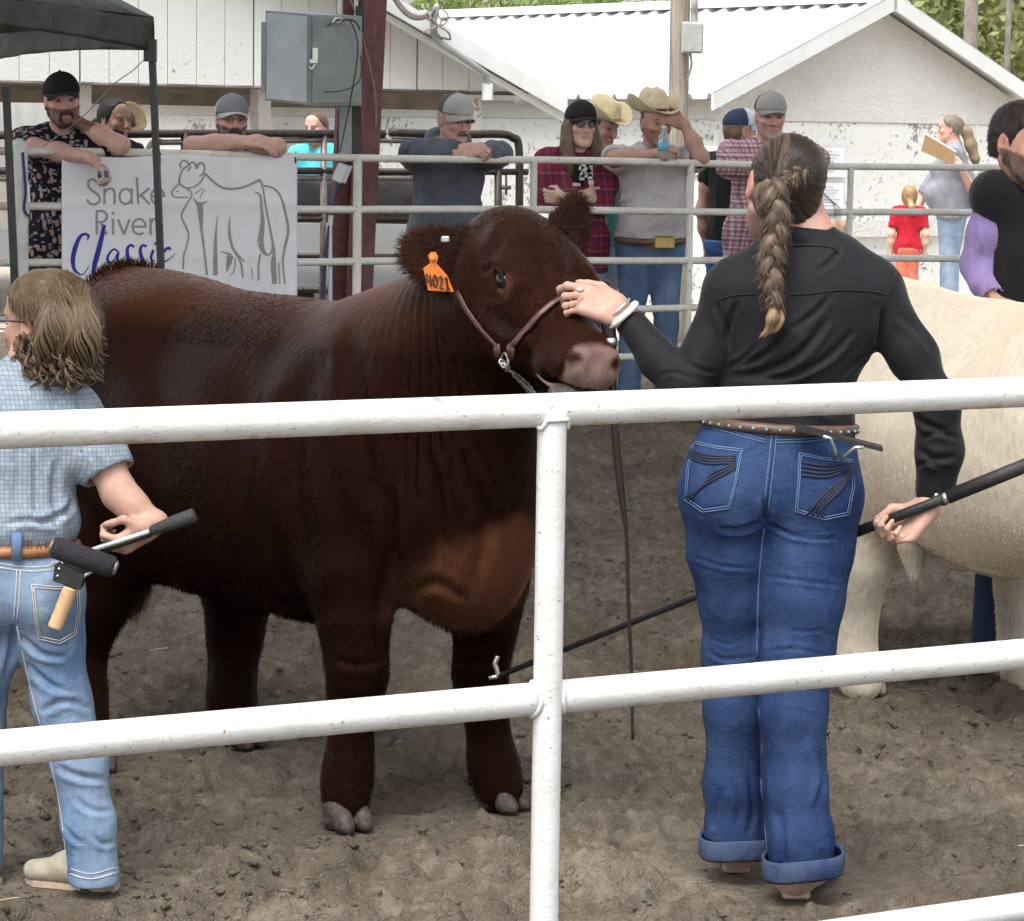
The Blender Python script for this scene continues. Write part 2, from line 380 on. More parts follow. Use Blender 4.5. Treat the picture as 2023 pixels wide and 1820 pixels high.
# ---- ground
def sand_h(X, Y):
    P = np.stack([X, Y, X*0], 1); w = fbm(P*A(1.1, 1.5, 1), 2, 3)
    a = 1-np.abs(fbm(P*A(2.2, 4.2, 1)+w[:, None]*.7, 3, 11)); b = fbm(P*A(8, 12, 1), 3, 23); c = fbm(P*34, 2, 31)
    sm = np.clip(fbm(P*.5, 2, 41)*1.2+.55, .25, 1)
    d = 1-np.abs(fbm(P*A(6.5, 10, 1)+w[:, None], 2, 51)); e = np.maximum(fbm(P*A(17, 22, 1), 2, 61)-.05, 0)
    return .09*(a-.75)*sm+.05*b*sm+.026*c+.055*(d-.8)*sm+.046*e
FEET = [(1570, 1760), (1610, 1740), (1455, 1706), (190, 1745), (120, 1730), (-30, 1745), (681, 1635), (992, 1600), (486, 1470), (178, 1515), (1716, 1365), (2040, 1500), (2000, 1345), (2060, 1340)]
def build_sand():
    ys = [3.2]
    while ys[-1] < 23: ys.append(ys[-1]+.0085*(ys[-1]/5)**1.35)
    ys = np.array(ys); nx = 480; u = np.linspace(-1, 1, nx); Yg, Ug = np.meshgrid(ys, u, indexing='ij'); X = Ug*(.2*Yg+1.3); Y = Yg
    Z = sand_h(X.ravel(), Y.ravel())
    rng = random.Random(4); xf, yf = X.ravel(), Y.ravel()
    for i in range(260):
        yy = 4.4+10*rng.random()**1.6; xx = (rng.random()*2-1)*(.2*yy+1); r = .045+.05*rng.random(); dp = .02+.028*rng.random(); an = rng.random()*3; el = 1+.8*rng.random()
        j = np.nonzero((np.abs(yf-yy) < .35) & (np.abs(xf-xx) < .35))[0]
        dx, dy = xf[j]-xx, yf[j]-yy; ca, sa = math.cos(an), math.sin(an); q = np.sqrt(((dx*ca+dy*sa)/el)**2+(dy*ca-dx*sa)**2)/r
        Z[j] += -dp*np.exp(-q*q*q)+dp*.45*np.exp(-((q-1.25)/.3)**2)
    for (fx, fyy) in FEET:
        g_ = gnd(fx, fyy); q = np.clip((np.hypot(xf-g_[0], (yf-g_[1]-.05))-.10)/.2, 0, 1); Z = Z*q+(-.012)*(1-q)
    e = np.clip((23-Y.ravel())/2.5, 0, 1); Z = Z*e-.08*(1-e)
    V = np.stack([X.ravel(), Y.ravel(), Z], 1); a, b = X.shape; i = np.arange(a*b).reshape(a, b)
    F = np.stack([i[:-1, :-1], i[:-1, 1:], i[1:, 1:], i[1:, :-1]], -1).reshape(-1, 4)
    return tag(mesh('arena_sand', V, F, M_SAND), kind='structure')
SAND = build_sand()
def clods():
    rg = np.random.RandomState(12); n = 16000; y = 4.6+8.5*rg.rand(n)**1.7; x = (rg.rand(n)*2-1)*(.2*y+.4); cl = fbm(np.stack([x*1.6, y*2.2, x*0], 1), 2, 71); k = rg.rand(n) < np.clip(.45+cl*1.6, .08, 1); x, y = x[k], y[k]; n = len(x)
    V0 = np.array(SAND.data.vertices[0].co); co = np.empty(len(SAND.data.vertices)*3, np.float32); SAND.data.vertices.foreach_get('co', co); co = co.reshape(-1, 3)
    ys = co[::480, 1]; i = np.clip(np.searchsorted(ys, y), 1, len(ys)-1); j = np.clip(((x/(.2*ys[i]+1.3)+1)/2*479).round().astype(int), 0, 479); z = co[i*480+j, 2]
    s = .0025+.009*rg.rand(n)**4+.0035*rg.rand(n); d = np.array([(1, 0, 0), (-1, 0, 0), (0, 1, 0), (0, -1, 0), (0, 0, 1), (0, 0, -1)], float); fc = np.array([(0, 2, 4), (2, 1, 4), (1, 3, 4), (3, 0, 4), (2, 0, 5), (1, 2, 5), (3, 1, 5), (0, 3, 5)])
    V = np.stack([x, y, z+s*.25], 1)[:, None]+d[None]*s[:, None, None]*(.6+.8*rg.rand(n, 6, 1))*A(1.2, 1.2, .8)+rg.randn(n, 6, 3)*s[:, None, None]*.22; F = (np.arange(n)[:, None, None]*6+fc[None]).reshape(-1, 3)
    tag(mesh('sand_clods', V.reshape(-1, 3), F, M_SAND, SAND, False), kind='stuff')
    m = MB(); r_ = random.Random(9)
    for q in range(20):
        yy = 5+8*r_.random()**1.5; xx = (r_.random()*2-1)*(.19*yy); ii = min(max(np.searchsorted(ys, yy), 1), len(ys)-1); zz = co[ii*480+int(round((xx/(.2*ys[ii]+1.3)+1)/2*479)), 2]+.012; a_ = r_.random()*6.3; L = .02+.05*r_.random(); m.tube([(xx, yy, zz), (xx+L*.5*math.cos(a_), yy+L*.5*math.sin(a_), zz+.001), (xx+L*math.cos(a_+.05), yy+L*math.sin(a_+.05), zz)], .0011, 4)
    tag(m.build('straw_bits', plain('straw_bit', (.5, .42, .24), .8), SAND), kind='stuff')
clods()
def sheet(name, x0, x1, y0, y1, z, mat):
    return tag(mesh(name, [(x0, y0, z), (x1, y0, z), (x1, y1, z), (x0, y1, z)], [(0, 1, 2, 3)], mat, smooth=False), kind='structure')
sheet('dirt_floor', -40, 40, -12, 21.5, -.075, M_SAND)
sheet('ground', -900, 900, -900, 1500, -.09, M_GRAV)
# ---- arena roof over the ring (above the frame; it shades the sand)
RZ0, RZ1, RNEAR, RFAR = 7.2, 8.9, -.1, 9.72; RZF = 9.0            # offsets of the two eaves along N from the near fence
def roof_pt(off, s, z): return NEAR0+N*off+U*s+UZ*z
M_RDECK = plain('galvanised_deck', (.6, .6, .58), .5, .3, .1, 3)
rf = thing('arena_roof', 'galvanised roof over the show ring on maroon steel columns', 'roof', NEAR0)
for (o0, z0, o1, z1) in ((RNEAR, RZ0, (RNEAR+RFAR)/2, RZ1), ((RNEAR+RFAR)/2, RZ1, RFAR, RZF)):
    MB().ext([roof_pt(o0, -16, z0), roof_pt(o0, 16, z0), roof_pt(o1, 16, z1), roof_pt(o1, -16, z1)], (0, 0, .06)).build('roof_slope', M_RDECK, rf)
for s in (-10, 11, 15): MB().beam(roof_pt(RFAR-.2, s, -.05), roof_pt(RFAR-.2, s, RZF), .17, .17).build('column', M_PUR, rf)
for s in (-15, -9, 9, 15): MB().beam(roof_pt(RNEAR+.2, s, -.05), roof_pt(RNEAR+.2, s, RZ0), .17, .17).build('column', M_PUR, rf)
# ---- near fence
def near_fence():
    f = thing('pipe_fence', 'nearest white pipe rail fence with chipped paint across the foreground', 'fence', NEAR0)
    rr, pr = .0305, .0265; off = -.008
    def rail(z, s0, s1, rad=rr):
        n = int(abs(s1-s0)/.03)+2; P = [NEAR0+U*s+UZ*z for s in np.linspace(s0, s1, n)]
        V = MB().tube(P, rad, 28); o = V.build('rail', M_RAIL, f, True)
        return o
    rail(1.132, -4.5, 4.5)
    for z in (.603, .078): rail(z, -4.5, -.018); rail(z, .018, 4.5)
    for s in (-2.44, 0, 2.44):
        b = NEAR0+U*s-N*.0
        MB().tube([b+UZ*z-N*.013 for z in np.linspace(-.25, 1.128, 40)], pr, 26).build('post', M_RAIL, f, True)
    def bead(P, rad): return MB().tube(spline(P, 6), rad, 8)
    w = []
    for z, top in ((1.132, 1), (.603, 0), (.078, 0)):
        if top:
            P = []
            for a in np.linspace(0, 2*math.pi, 17):
                x = math.cos(a)*.029; y = math.sin(a)*.029; zz = -math.sqrt(max(.0305**2-min(.0304, abs(y+.013))**2, 0))
                P.append(NEAR0+U*x+N*(y-.013)+UZ*(1.132+zz*(1 if y > -.012 else .55)))
            bead(P, .0042).build('weld', M_RAIL, f, True)
        else:
            for sg in (-1, 1):
                P = []
                for a in np.linspace(0, 2*math.pi, 15):
                    y = math.cos(a)*.0315; zz = math.sin(a)*.0315; q = y+.013
                    P.append(NEAR0+U*sg*(.004+math.sqrt(max(.0265**2-min(abs(q), .0255)**2, 0)))+N*y+UZ*(z+zz))
                bead(P, .0045).build('weld', M_RAIL, f, True)
near_fence()
# ---- far fence
RH = [1.45, 1.18, .905, .635, .365]
def far_h(k, s): return RH[k]+.045*(1-min(max(s, 0), 6)/6)*(1-.22*k)
def far_fence():
    f = thing('ring_fence', 'far white pipe fence of five rails that spectators lean on', 'fence', FAR0)
    for k in range(5):
        P = [FAR0+U*s+UZ*(far_h(k, s)+.004*math.sin(s*2.3+k)) for s in np.linspace(-5, 9, 90)]
        MB().tube(P, .0205, 10).build('rail', M_FRAIL, f, True)
    for px, r in ((707, .024), (1055, .02), (1366, .02), (1682, .019)):
        b = onU(px, FAR0); s = (b-FAR0)@U
        MB().tube([b+UZ*-.2, b+UZ*far_h(0, s)], r, 12).build('post', M_FRAIL, f, True)
    b = onU(38, FAR0); MB().tube([b+UZ*-.2, b+UZ*.5, b+UZ*1.52, b+UZ*1.545, b+UZ*1.56], [.044, .044, .044, .036, .012], 16).build('post', M_FRAIL, f, True)
far_fence()
# ---- banner tied to the far fence
BP = FAR0-N*.035
def ban_d(x, y):
    return .008*math.sin((x-120)*.03)*math.cos(y*.008)+.006*math.sin(x*.055+y*.01)+.012*math.exp(-((y-402)/10)**2)*.6+.010*math.exp(-((y-506)/9)**2)*.5+.012*math.exp(-((x-480)/14)**2)*min(1, max(0, (y-310)/60))-.010*math.exp(-((x-455)/10)**2)
def ban(x, y, lift=0.): return onpl(x, y, BP-N*(ban_d(x, y)+lift), N)
def banner():
    t = NT('banner_cloth'); p = t.pos(); t.col(t.ramp(t.noise(p, 5, 3), [(.3, (.78, .78, .82)), (.7, (.84, .84, .86))]), .8); t.bump(t.noise(p, 7, 3), .25, .02)
    b = thing('banner', 'white cloth banner reading Snake River Classic tied to the far fence', 'banner', ban(350, 640))
    xs = np.linspace(122, 587, 90); ys = np.linspace(306, 690, 60)
    G = np.array([[ban(x, y+(0 if j else 5*math.sin((x-122)/465*math.pi*2)**2)) for j, y in enumerate(ys)] for x in xs]); V, F = shell(G, .003)
    mesh('cloth', V, F, t.m, b)
    mg = plain('banner_grey_print', (.30, .31, .30), .8, 0, .06); mb = plain('banner_blue_print', (.03, .035, .30), .8, 0, .15)
    cc = lambda x, y: (66.9+x*.26453, 267.6+y*.26453)
    def stroke(name, pts, w, mat, n=6, closed=False):
        """flat ribbon printed on the cloth; w = width in crop units (scalar or list)"""
        P = spline([A(*p) for p in pts], n) if len(pts) > 2 else np.linspace(A(*pts[0]), A(*pts[1]), 10)
        ww = np.interp(np.linspace(0, 1, len(P)), np.linspace(0, 1, len(np.atleast_1d(w))), np.atleast_1d(w))
        T = np.gradient(P, axis=0); T /= np.linalg.norm(T, axis=1)[:, None]+1e-9; Q = np.stack([-T[:, 1], T[:, 0]], 1)
        L = [ban(*cc(*(p+q*v/2)), .004) for p, q, v in zip(P, Q, ww)]; R = [ban(*cc(*(p-q*v/2)), .004) for p, q, v in zip(P, Q, ww)]
        m = MB(); n_ = len(P); m.add(L+R, [(i, i+1, n_+i+1, n_+i) for i in range(n_-1)]); return m, name, mat
    def letter(name, strokes, mat):
        M_ = MB()
        for s in strokes: m, _, _ = stroke(name, s[0], s[1], mat); M_.add(m.v, m.f)
        M_.build(name, mat, b)
    def circ(cx, cy, rx, ry, a0=0, a1=360): return [(cx+rx*math.cos(math.radians(a)), cy+ry*math.sin(math.radians(a))) for a in np.linspace(a0, a1, 14)]
    W = 17
    letter('letter', [([(472, 352), (445, 330), (415, 337), (405, 368), (425, 403), (462, 430), (490, 462), (488, 495), (455, 515), (420, 508), (394, 478)], W)], mg)
    letter('letter', [([(527, 395), (527, 515)], W), ([(527, 440), (545, 405), (572, 397), (596, 408), (603, 440), (603, 515)], W)], mg)
    letter('letter', [(circ(686, 456, 46, 56), W), ([(732, 395), (732, 515)], W)], mg)
    letter('letter', [([(770, 314), (780, 515)], W), ([(862, 395), (785, 458)], W), ([(803, 446), (864, 515)], W)], mg)
    letter('letter', [([(878, 456), (972, 456)], W), (circ(925, 456, 48, 57, 0, -310), W)], mg)
    letter('letter', [([(470, 558), (470, 742)], W), ([(470, 566), (515, 566), (542, 590), (542, 622), (515, 646), (470, 648)], W), ([(500, 648), (545, 742)], W)], mg)
    letter('letter', [([(592, 622), (592, 742)], W), ([(592, 572), (592, 592)], 20)], mg)
    letter('letter', [([(628, 625), (672, 740)], W), ([(672, 740), (716, 625)], W)], mg)
    letter('letter', [([(738, 682), (836, 682)], W), (circ(787, 682, 49, 57, 0, -310), W)], mg)
    letter('letter', [([(872, 620), (872, 745)], W), ([(872, 670), (888, 632), (914, 624)], W)], mg)
    letter('letter', [([(400, 785), (408, 752), (382, 737), (345, 758), (312, 830), (292, 920), (300, 995), (328, 1028), (365, 1040), (392, 1010), (415, 970)], [8, 20, 18, 26, 36, 34, 26, 16, 8, 8, 4])], mb)
    letter('letter', [([(527, 668), (508, 755), (480, 870), (455, 960), (448, 1015), (466, 1036), (500, 1010), (540, 945)], [26, 34, 40, 38, 30, 16, 9, 4])], mb)
    letter('letter', [([(628, 868), (598, 850), (562, 885), (550, 930), (575, 950), (605, 920), (632, 872), (624, 925), (642, 952), (672, 915), (692, 880)], [14, 14, 16, 24, 14, 8, 14, 20, 12, 6, 4])], mb)
    letter('letter', [([(748, 835), (725, 818), (698, 850), (705, 920), (732, 1000), (735, 1070), (705, 1125), (672, 1122), (662, 1085), (700, 1040), (770, 985)], [20, 16, 24, 30, 30, 26, 16, 12, 10, 6, 3])], mb)
    letter('letter', [([(842, 832), (815, 820), (795, 855), (806, 920), (828, 990), (828, 1060), (798, 1115), (770, 1100)], [18, 16, 24, 30, 28, 24, 14, 8])], mb)
    letter('letter', [([(893, 855), (876, 905), (884, 938), (905, 930)], [20, 22, 14, 6]), ([(905, 800), (908, 818)], 16)], mb)
    letter('letter', [([(1022, 855), (1005, 840), (968, 868), (948, 915), (965, 945), (1010, 925), (1062, 880)], [18, 20, 24, 26, 16, 8, 3])], mb)
    g = [([(1170, 215), (1112, 258), (1090, 320), (1092, 362), (1150, 394), (1225, 368), (1265, 318), (1278, 285)], [12, 14, 12, 12]),
         ([(1150, 222), (1190, 200), (1212, 228), (1216, 246), (1236, 208), (1262, 212), (1276, 245), (1264, 285), (1238, 304)], [14, 16, 12]),
         ([(1102, 246), (1092, 216), (1112, 190), (1140, 192), (1152, 212)], 12), ([(1150, 268), (1172, 232)], [10, 16]),
         ([(1088, 358), (1034, 418), (1052, 460), (1152, 462)], 12), ([(1064, 420), (1084, 420)], 10),
         ([(1145, 398), (1176, 425), (1176, 458), (1150, 500), (1104, 590), (1120, 650), (1156, 735), (1140, 830), (1120, 900), (1116, 1000)], [12, 12, 14, 14, 12, 12]),
         ([(1278, 285), (1375, 372), (1460, 400), (1570, 385), (1690, 332)], [16, 16, 18, 18, 20]),
         ([(1690, 332), (1712, 400), (1730, 520), (1765, 700), (1786, 830), (1758, 890), (1716, 870), (1692, 800)], [16, 14, 14, 14, 18, 14, 30, 46]),
         ([(1692, 800), (1708, 650), (1700, 540), (1690, 450), (1650, 422)], [46, 30, 16, 18, 8]),
         ([(1714, 375), (1795, 398), (1848, 470), (1888, 620), (1900, 720), (1872, 850), (1860, 950), (1876, 1110)], [14, 14, 16, 18, 20, 14, 14]),
         ([(1190, 470), (1235, 512), (1300, 490)], [8, 30, 4]), ([(1240, 510), (1248, 620), (1252, 700), (1272, 850), (1294, 1045)], [46, 34, 18, 14, 16]),
         ([(1372, 598), (1358, 760), (1356, 900), (1356, 1045)], [4, 18, 32, 34]), ([(1466, 598), (1460, 720), (1490, 850), (1575, 945)], [4, 20, 20, 8]), ([(1500, 880), (1545, 950), (1562, 1065)], [6, 16, 14]),
         ([(1395, 868), (1455, 885), (1470, 900)], [6, 18, 30]), ([(1468, 900), (1455, 960), (1442, 1020)], [50, 36, 8]), ([(1505, 920), (1498, 1000), (1470, 1046)], 9),
         ([(1692, 885), (1678, 980), (1680, 1085)], 14), ([(1800, 830), (1790, 960), (1800, 1110)], [8, 40, 36]), ([(1828, 950), (1838, 1110)], 10), ([(1256, 392), (1205, 440)], 8), ([(1275, 400), (1240, 470)], 8), ([(1625, 990), (1636, 1070)], 8)]
    letter('cow_outline', g, mg)
    for x in (316, 584):
        MB().tube([ban(x, 310, .01), ban(x, 322, .012), ban(x+1, 300, -.03)], .004, 6).build('tie', M_BLACK, b)
    MB().tube(spline([onU(45, FAR0, -.05, 1.49), onU(50, FAR0, -.06, 1.3), onU(47, FAR0, -.05, 1.21), onU(55, FAR0, -.05, 1.17)], 6), .007, 6).build('cord', plain('blue_cord', (.03, .05, .16), .8), b)
banner()
# ---- canopy
def canopy():
    m = NT('black_canopy_cloth'); p = m.pos(); n = m.noise(p, 6, 4); m.col(m.ramp(n, [(.3, (.022, .022, .023)), (.7, (.05, .05, .052))]), .6); m.bump(n, .5, .05)
    c = thing('canopy_tent', 'black pop-up canopy corner above the left end of the far fence', 'canopy', at(312, 860, 14.0))
    K = at(303, 100, 14.0)                    # corner, bottom of the valance
    L = at(-420, 20, 11.6); B = at(-60, 128, 16.9)
    def valance(a, b, hgt, name):
        G = []
        for t in np.linspace(0, 1, 40):
            p = a+(b-a)*t; d = nrm(np.cross(b-a, UZ)); G.append([p+UZ*(-.0+hgt*v)+d*(.012*math.sin(t*46+v*2)*(1-v)+.01*math.sin(t*17))-UZ*.035*math.sin(t*math.pi)*(1-v)*-1 for v in np.linspace(0, 1, 8)])
        V, F = shell(G, .004); mesh(name, V, F, m.m, c)
    valance(K, L, .165, 'valance'); valance(K, B, .165, 'valance')
    top = K+UZ*.165; ap = (L+B)/2+A(-.3, 0, .95)
    for (a, b) in ((K, L), (K, B)):
        G = [[a+UZ*.165+(b-a)*t+((ap-(a+(b-a)*t)-UZ*.165))*v+UZ*-.05*math.sin(v*math.pi)*math.sin(t*math.pi) for v in np.linspace(0, 1, 10)] for t in np.linspace(0, 1, 16)]
        V, F = shell(G, .004); mesh('roof_panel', V, F, m.m, c)
    foot = at(334, 880, 14.0); foot[2] = -.05; MB().beam(foot, K+A(-.012, .02, .05), .03, .03).build('leg', plain('dark_green_steel', (.018, .026, .024), .4), c)
    MB().box(K+A(-.015, 0, .0), (.03, .03, .055)).build('corner_bracket', M_BLACK, c)
    q = at(12, 172, 14.0); MB().beam((q[0]+.07, q[1], -.05), q, .035, .035).build('leg', MAT['dark_green_steel'], c)
    MB().tube(spline([K+A(-.02, 0, -.02), at(262, 140, 14.0), at(226, 166, 14.05), at(158, 236, 14.1), at(85, 290, 14.1)], 6), .0028, 5).build('guy_line', M_GPIPE, c)
canopy()
# ---- maroon column with cabinet
def column():
    P = lambda x, y, d=0.: onpl(x, y, FAR0+N*(.33+d), N)
    c = thing('steel_column', 'maroon steel roof column behind the far fence, wired with boxes', 'column', P(700, 820))
    def lean(x0, x1, w, d, off, name='flange'):
        a = P(x0, 700, off); b = P(x1, 0, off); e = nrm(b-a); a = a-e*(a[2]+.1)/e[2]; b = b+e*(RZF-b[2]-.02)/e[2]; MB().beam(a, b, w, d, up=N, bev=.006).build(name, M_PUR, c)
    lean(704, 738, .145, .05, 0.); lean(664, 694, .12, .05, .1); lean(688, 715, .09, .05, .16, 'web')
    e = thing('electrical_cabinet', 'grey metal electrical cabinet mounted on the maroon column', 'cabinet', P(620, 207, -.1))
    C0, C1, C2 = P(612, 208, -.36), P(524, 199, -.13), P(714, 209, -.30); hh = UZ*.475
    back = C1+(C2-C0)
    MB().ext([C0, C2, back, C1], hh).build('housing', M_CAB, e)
    d = nrm(np.cross(C2-C0, UZ)); d = d if d[1] < 0 else -d
    MB().ext([C0+(C2-C0)*.03+UZ*.012, C0+(C2-C0)*.97+UZ*.012, C0+(C2-C0)*.97+UZ*.463, C0+(C2-C0)*.03+UZ*.463], d*.012).build('door', M_CAB, e)
    l = MB(); q = C0+(C2-C0)*.06+d*.02
    l.box(q+UZ*.27, (.014, .014, .03)); l.box(q+UZ*.23+d*.004-A(.01, 0, 0), (.02, .01, .01)); l.tube(spline([q+UZ*.215, q+UZ*.19-A(.02, 0, 0), q+UZ*.205-A(.03, 0, 0)], 5), .007, 6); l.build('latch', M_ZINC, e)
    d2 = nrm(np.cross(C1-C0, UZ)); d2 = d2 if d2[1] < 0 else -d2
    MB().ext([C0+(C1-C0)*.06+UZ*.012, C0+(C1-C0)*.96+UZ*.012, C0+(C1-C0)*.96+UZ*.463, C0+(C1-C0)*.06+UZ*.463], d2*.008).build('side_panel', plain('cabinet_lit_side', (.47, .53, .56), .5, .1, .1, 10), e)  # side face that catches the light, its brightness painted as a paler grey
    MB().beam(C1-A(.012, 0, -.04), C1+hh-A(.012, 0, .06), .02, .03).build('hinge', M_CAB, e)
    w = lambda pts, r, m, nme, off=-.4: MB().tube(spline([P(x, y, off) for x, y in pts], 6), r, 6).build(nme, m, c)
    w([(670, 45), (690, 40), (706, 80), (704, 130), (690, 210), (678, 270), (672, 300)], .004, M_BLACK, 'cable'); w([(693, 0), (712, 55), (728, 120), (742, 190), (743, 250)], .0035, plain('tan_wire', (.3, .25, .2), .7), 'cable', -.06)
    w([(712, 110), (713, 150), (700, 170), (672, 180), (640, 182)], .003, M_BLACK, 'cable'); w([(646, 52), (672, 40), (700, 42), (712, 60)], .005, M_BLACK, 'cable'); w([(656, 48), (664, 36), (676, 38), (668, 44), (658, 42)], .005, M_ZINC, 'cable')
    MB().box(P(711, 38, -.05), (.022, .03, .07)).build('cable_bundle', M_BLACK, c)
    for x in (672, 704): MB().tube([P(x, -40, .0), P(x, 42, 0.)], .012, 8).build('conduit', M_TRIM, c)
    MB().box(P(683, 262, .02), (.035, .03, .14)).build('switch_box', M_CAB, c); MB().box(P(703, 262, -.0), (.03, .035, .15)).build('breaker_box', M_BLACK, c)
    o = thing('outlet_box', 'white weatherproof outlet box hanging tilted below the far top rail', 'outlet box', P(672, 356, -.3))
    a = math.radians(22); R = np.array([[math.cos(a), 0, math.sin(a)], [0, 1, 0], [-math.sin(a), 0, math.cos(a)]])
    MB().box(P(672, 342, -.28), (.03, .025, .052), R, .008).build('cover', M_TRIM, o); MB().box(P(686, 345, -.28), (.010, .02, .05), R, .003).build('hinge_cover', M_TRIM, o)
    MB().tube(spline([P(668, 362, -.28), P(660, 395, -.3), P(651, 440, -.3), P(643, 520, -.3), P(634, 620, -.3), P(630, 700, -.3)], 6), .008, 6).build('cord', plain('navy_cord', (.015, .03, .09), .5), o)
    MB().tube([P(654, 425, -.3), P(652, 446, -.3)], .014, 8).build('plug', M_TRIM, o)
    MB().tube([P(652, 440, -.3), P(653, 690, -.3)], .011, 8).build('conduit', M_TRIM, o)
column()
# ---- barn on the left (open shed with a white panelled gable)
def barn():
    B0 = onpl(500, 173, A(500*0-2.2, 25, 0), N)
    P = lambda x, y, d=0.: onpl(x, y, B0+N*d, N)
    b = thing('barn', 'white panelled gable of an open livestock barn behind the left spectators', 'barn', A(B0[0], B0[1], 0))
    zb = B0[2]; s0 = (P(-260, 150)-B0)@U; e = P(1052, 200); s1 = (e-B0)@U; E = lambda s, z, d=0.: B0*A(1, 1, 0)+U*s+N*d+UZ*z
    tip = P(1078, 196); st = (tip-B0)@U; zt = tip[2]; r = P(776, 22); sr = (r-B0)@U; k = (r[2]-zt)/(st-sr)      # roof pitch
    ridge_s = st-6.6; zr = zt+k*6.6; top = lambda s: zt+k*(st-s) if s > ridge_s else zr-k*(ridge_s-s)
    w = .268; n = 0; a = ridge_s-6
    while a < s1-.05:
        c = min(a+w, s1); g = .004 if (n % 6) else .016
        if c > s0-1: MB().ext([E(a+g, zb), E(c-.002, zb), E(c-.002, top(c)-.05), E(a+g, top(a+g)-.05)], N*.02+A(0, 0, 0)).build('panel', M_BARN, b)
        a = c; n += 1
    MB().ext([E(ridge_s-6, zb+.01, .02), E(s1, zb+.01, .02), E(s1, top(s1)-.04, .02), E(ridge_s, zr-.04, .02), E(ridge_s-6, top(ridge_s-6)-.04, .02)], N*.02).build('backing', M_SOFF, b)
    for sa, sb in ((ridge_s, st+.02), (ridge_s, 2*ridge_s-st)):
        za, zz = top(ridge_s), zr-k*abs(sb-ridge_s)
        MB().ext([E(sa, za, -.35), E(sb, zz, -.35), E(sb, zz, 7), E(sa, za, 7)], UZ*.035).build('roof_sheet', M_ROOF, b)
        MB().ext([E(sa, za+.03, -.39), E(sb, zz+.03, -.39), E(sb, zz-.13, -.39), E(sa, za-.13, -.39)], N*.035).build('fascia', M_TRIM, b)
        MB().ext([E(sa, za-.14, -.33), E(sb, zz-.14, -.33), E(sb, zz-.2, -.33), E(sa, za-.2, -.33)], N*.03).build('trim_board', M_TRIM, b)
    MB().ext([E(ridge_s-6, zb-.005, .0), E(s1, zb-.005, .0), E(s1, zb-.005, 1.3), E(ridge_s-6, zb-.005, 1.3)], UZ*.02).build('soffit', M_SOFF, b)
    MB().ext([E(ridge_s-6, zb-.16, 1.25), E(s1-.3, zb-.16, 1.25), E(s1-.3, zb+.02, 1.25), E(ridge_s-6, zb+.02, 1.25)], N*.08).build('header', M_SOFF, b)
    MB().ext([E(ridge_s-6, zb-.05, .9), E(s1-.3, zb-.05, .9), E(s1-.3, zb-.02, .9), E(ridge_s-6, zb-.02, .9)], N*.05).build('lath', M_SOFF, b)
    for x, ww in ((922, .22), (515, .13), (160, .13)):
        p = P(x, 200, .25 if x == 922 else .6); MB().box((p[0], p[1], (zb-.1)/2+.02), (ww/2, .1, (zb+.1)/2), np.stack([U, N, UZ], 1), .01).build('post', M_POSTP, b)
    m = MB(); q = [P(828, 40, -.3), P(833, 60, -.45), P(862, 100, -.45), P(930, 120, -.45)]
    cd = spline([P(864, 10, -.5), P(856, 48, -.5), P(862, 78, -.5), P(905, 108, -.5), P(948, 138, -.5), P(962, 152, -.48), P(963, 190, -.45)], 8); MB().tube(cd, .03, 8).build('conduit', M_CAB, b, True)
    MB().tube([P(963, 165, -.45), P(963, 198, -.45)], .05, 8).build('weatherhead', M_TRIM, b)
    rg = random.Random(3)
    for i in range(4):
        pts = [P(866+rg.uniform(-6, 6), 12, -.5)]+[P(866+rg.uniform(-30, 26), y, -.5-.1*rg.random()) for y in (30, 48, 64)]+[P(880+rg.uniform(-10, 12), 78, -.5)]; MB().tube(spline(pts, 6), .009, 5).build('wire', M_GPIPE, b)
    MB().tube(spline([P(770, -20, -.5), P(795, 18, -.5), P(820, 34, -.5), P(850, 28, -.5), P(866, 10, -.5)], 6), .03, 6).build('service_cable', M_GPIPE, b)
    sh = thing('white_shed', 'white corrugated metal shed seen through the open barn', 'shed', A(-4, 36, 0))
    G = []
    for x in np.arange(-16, 3.0, .055): G.append([E(x, z, 11+.012*math.sin(x*2*math.pi/.22)) for z in (-.1, 2.5, 5)])
    V, F = shell(G, .01); mesh('wall_sheet', V, F, M_ROOF, sh)
barn()
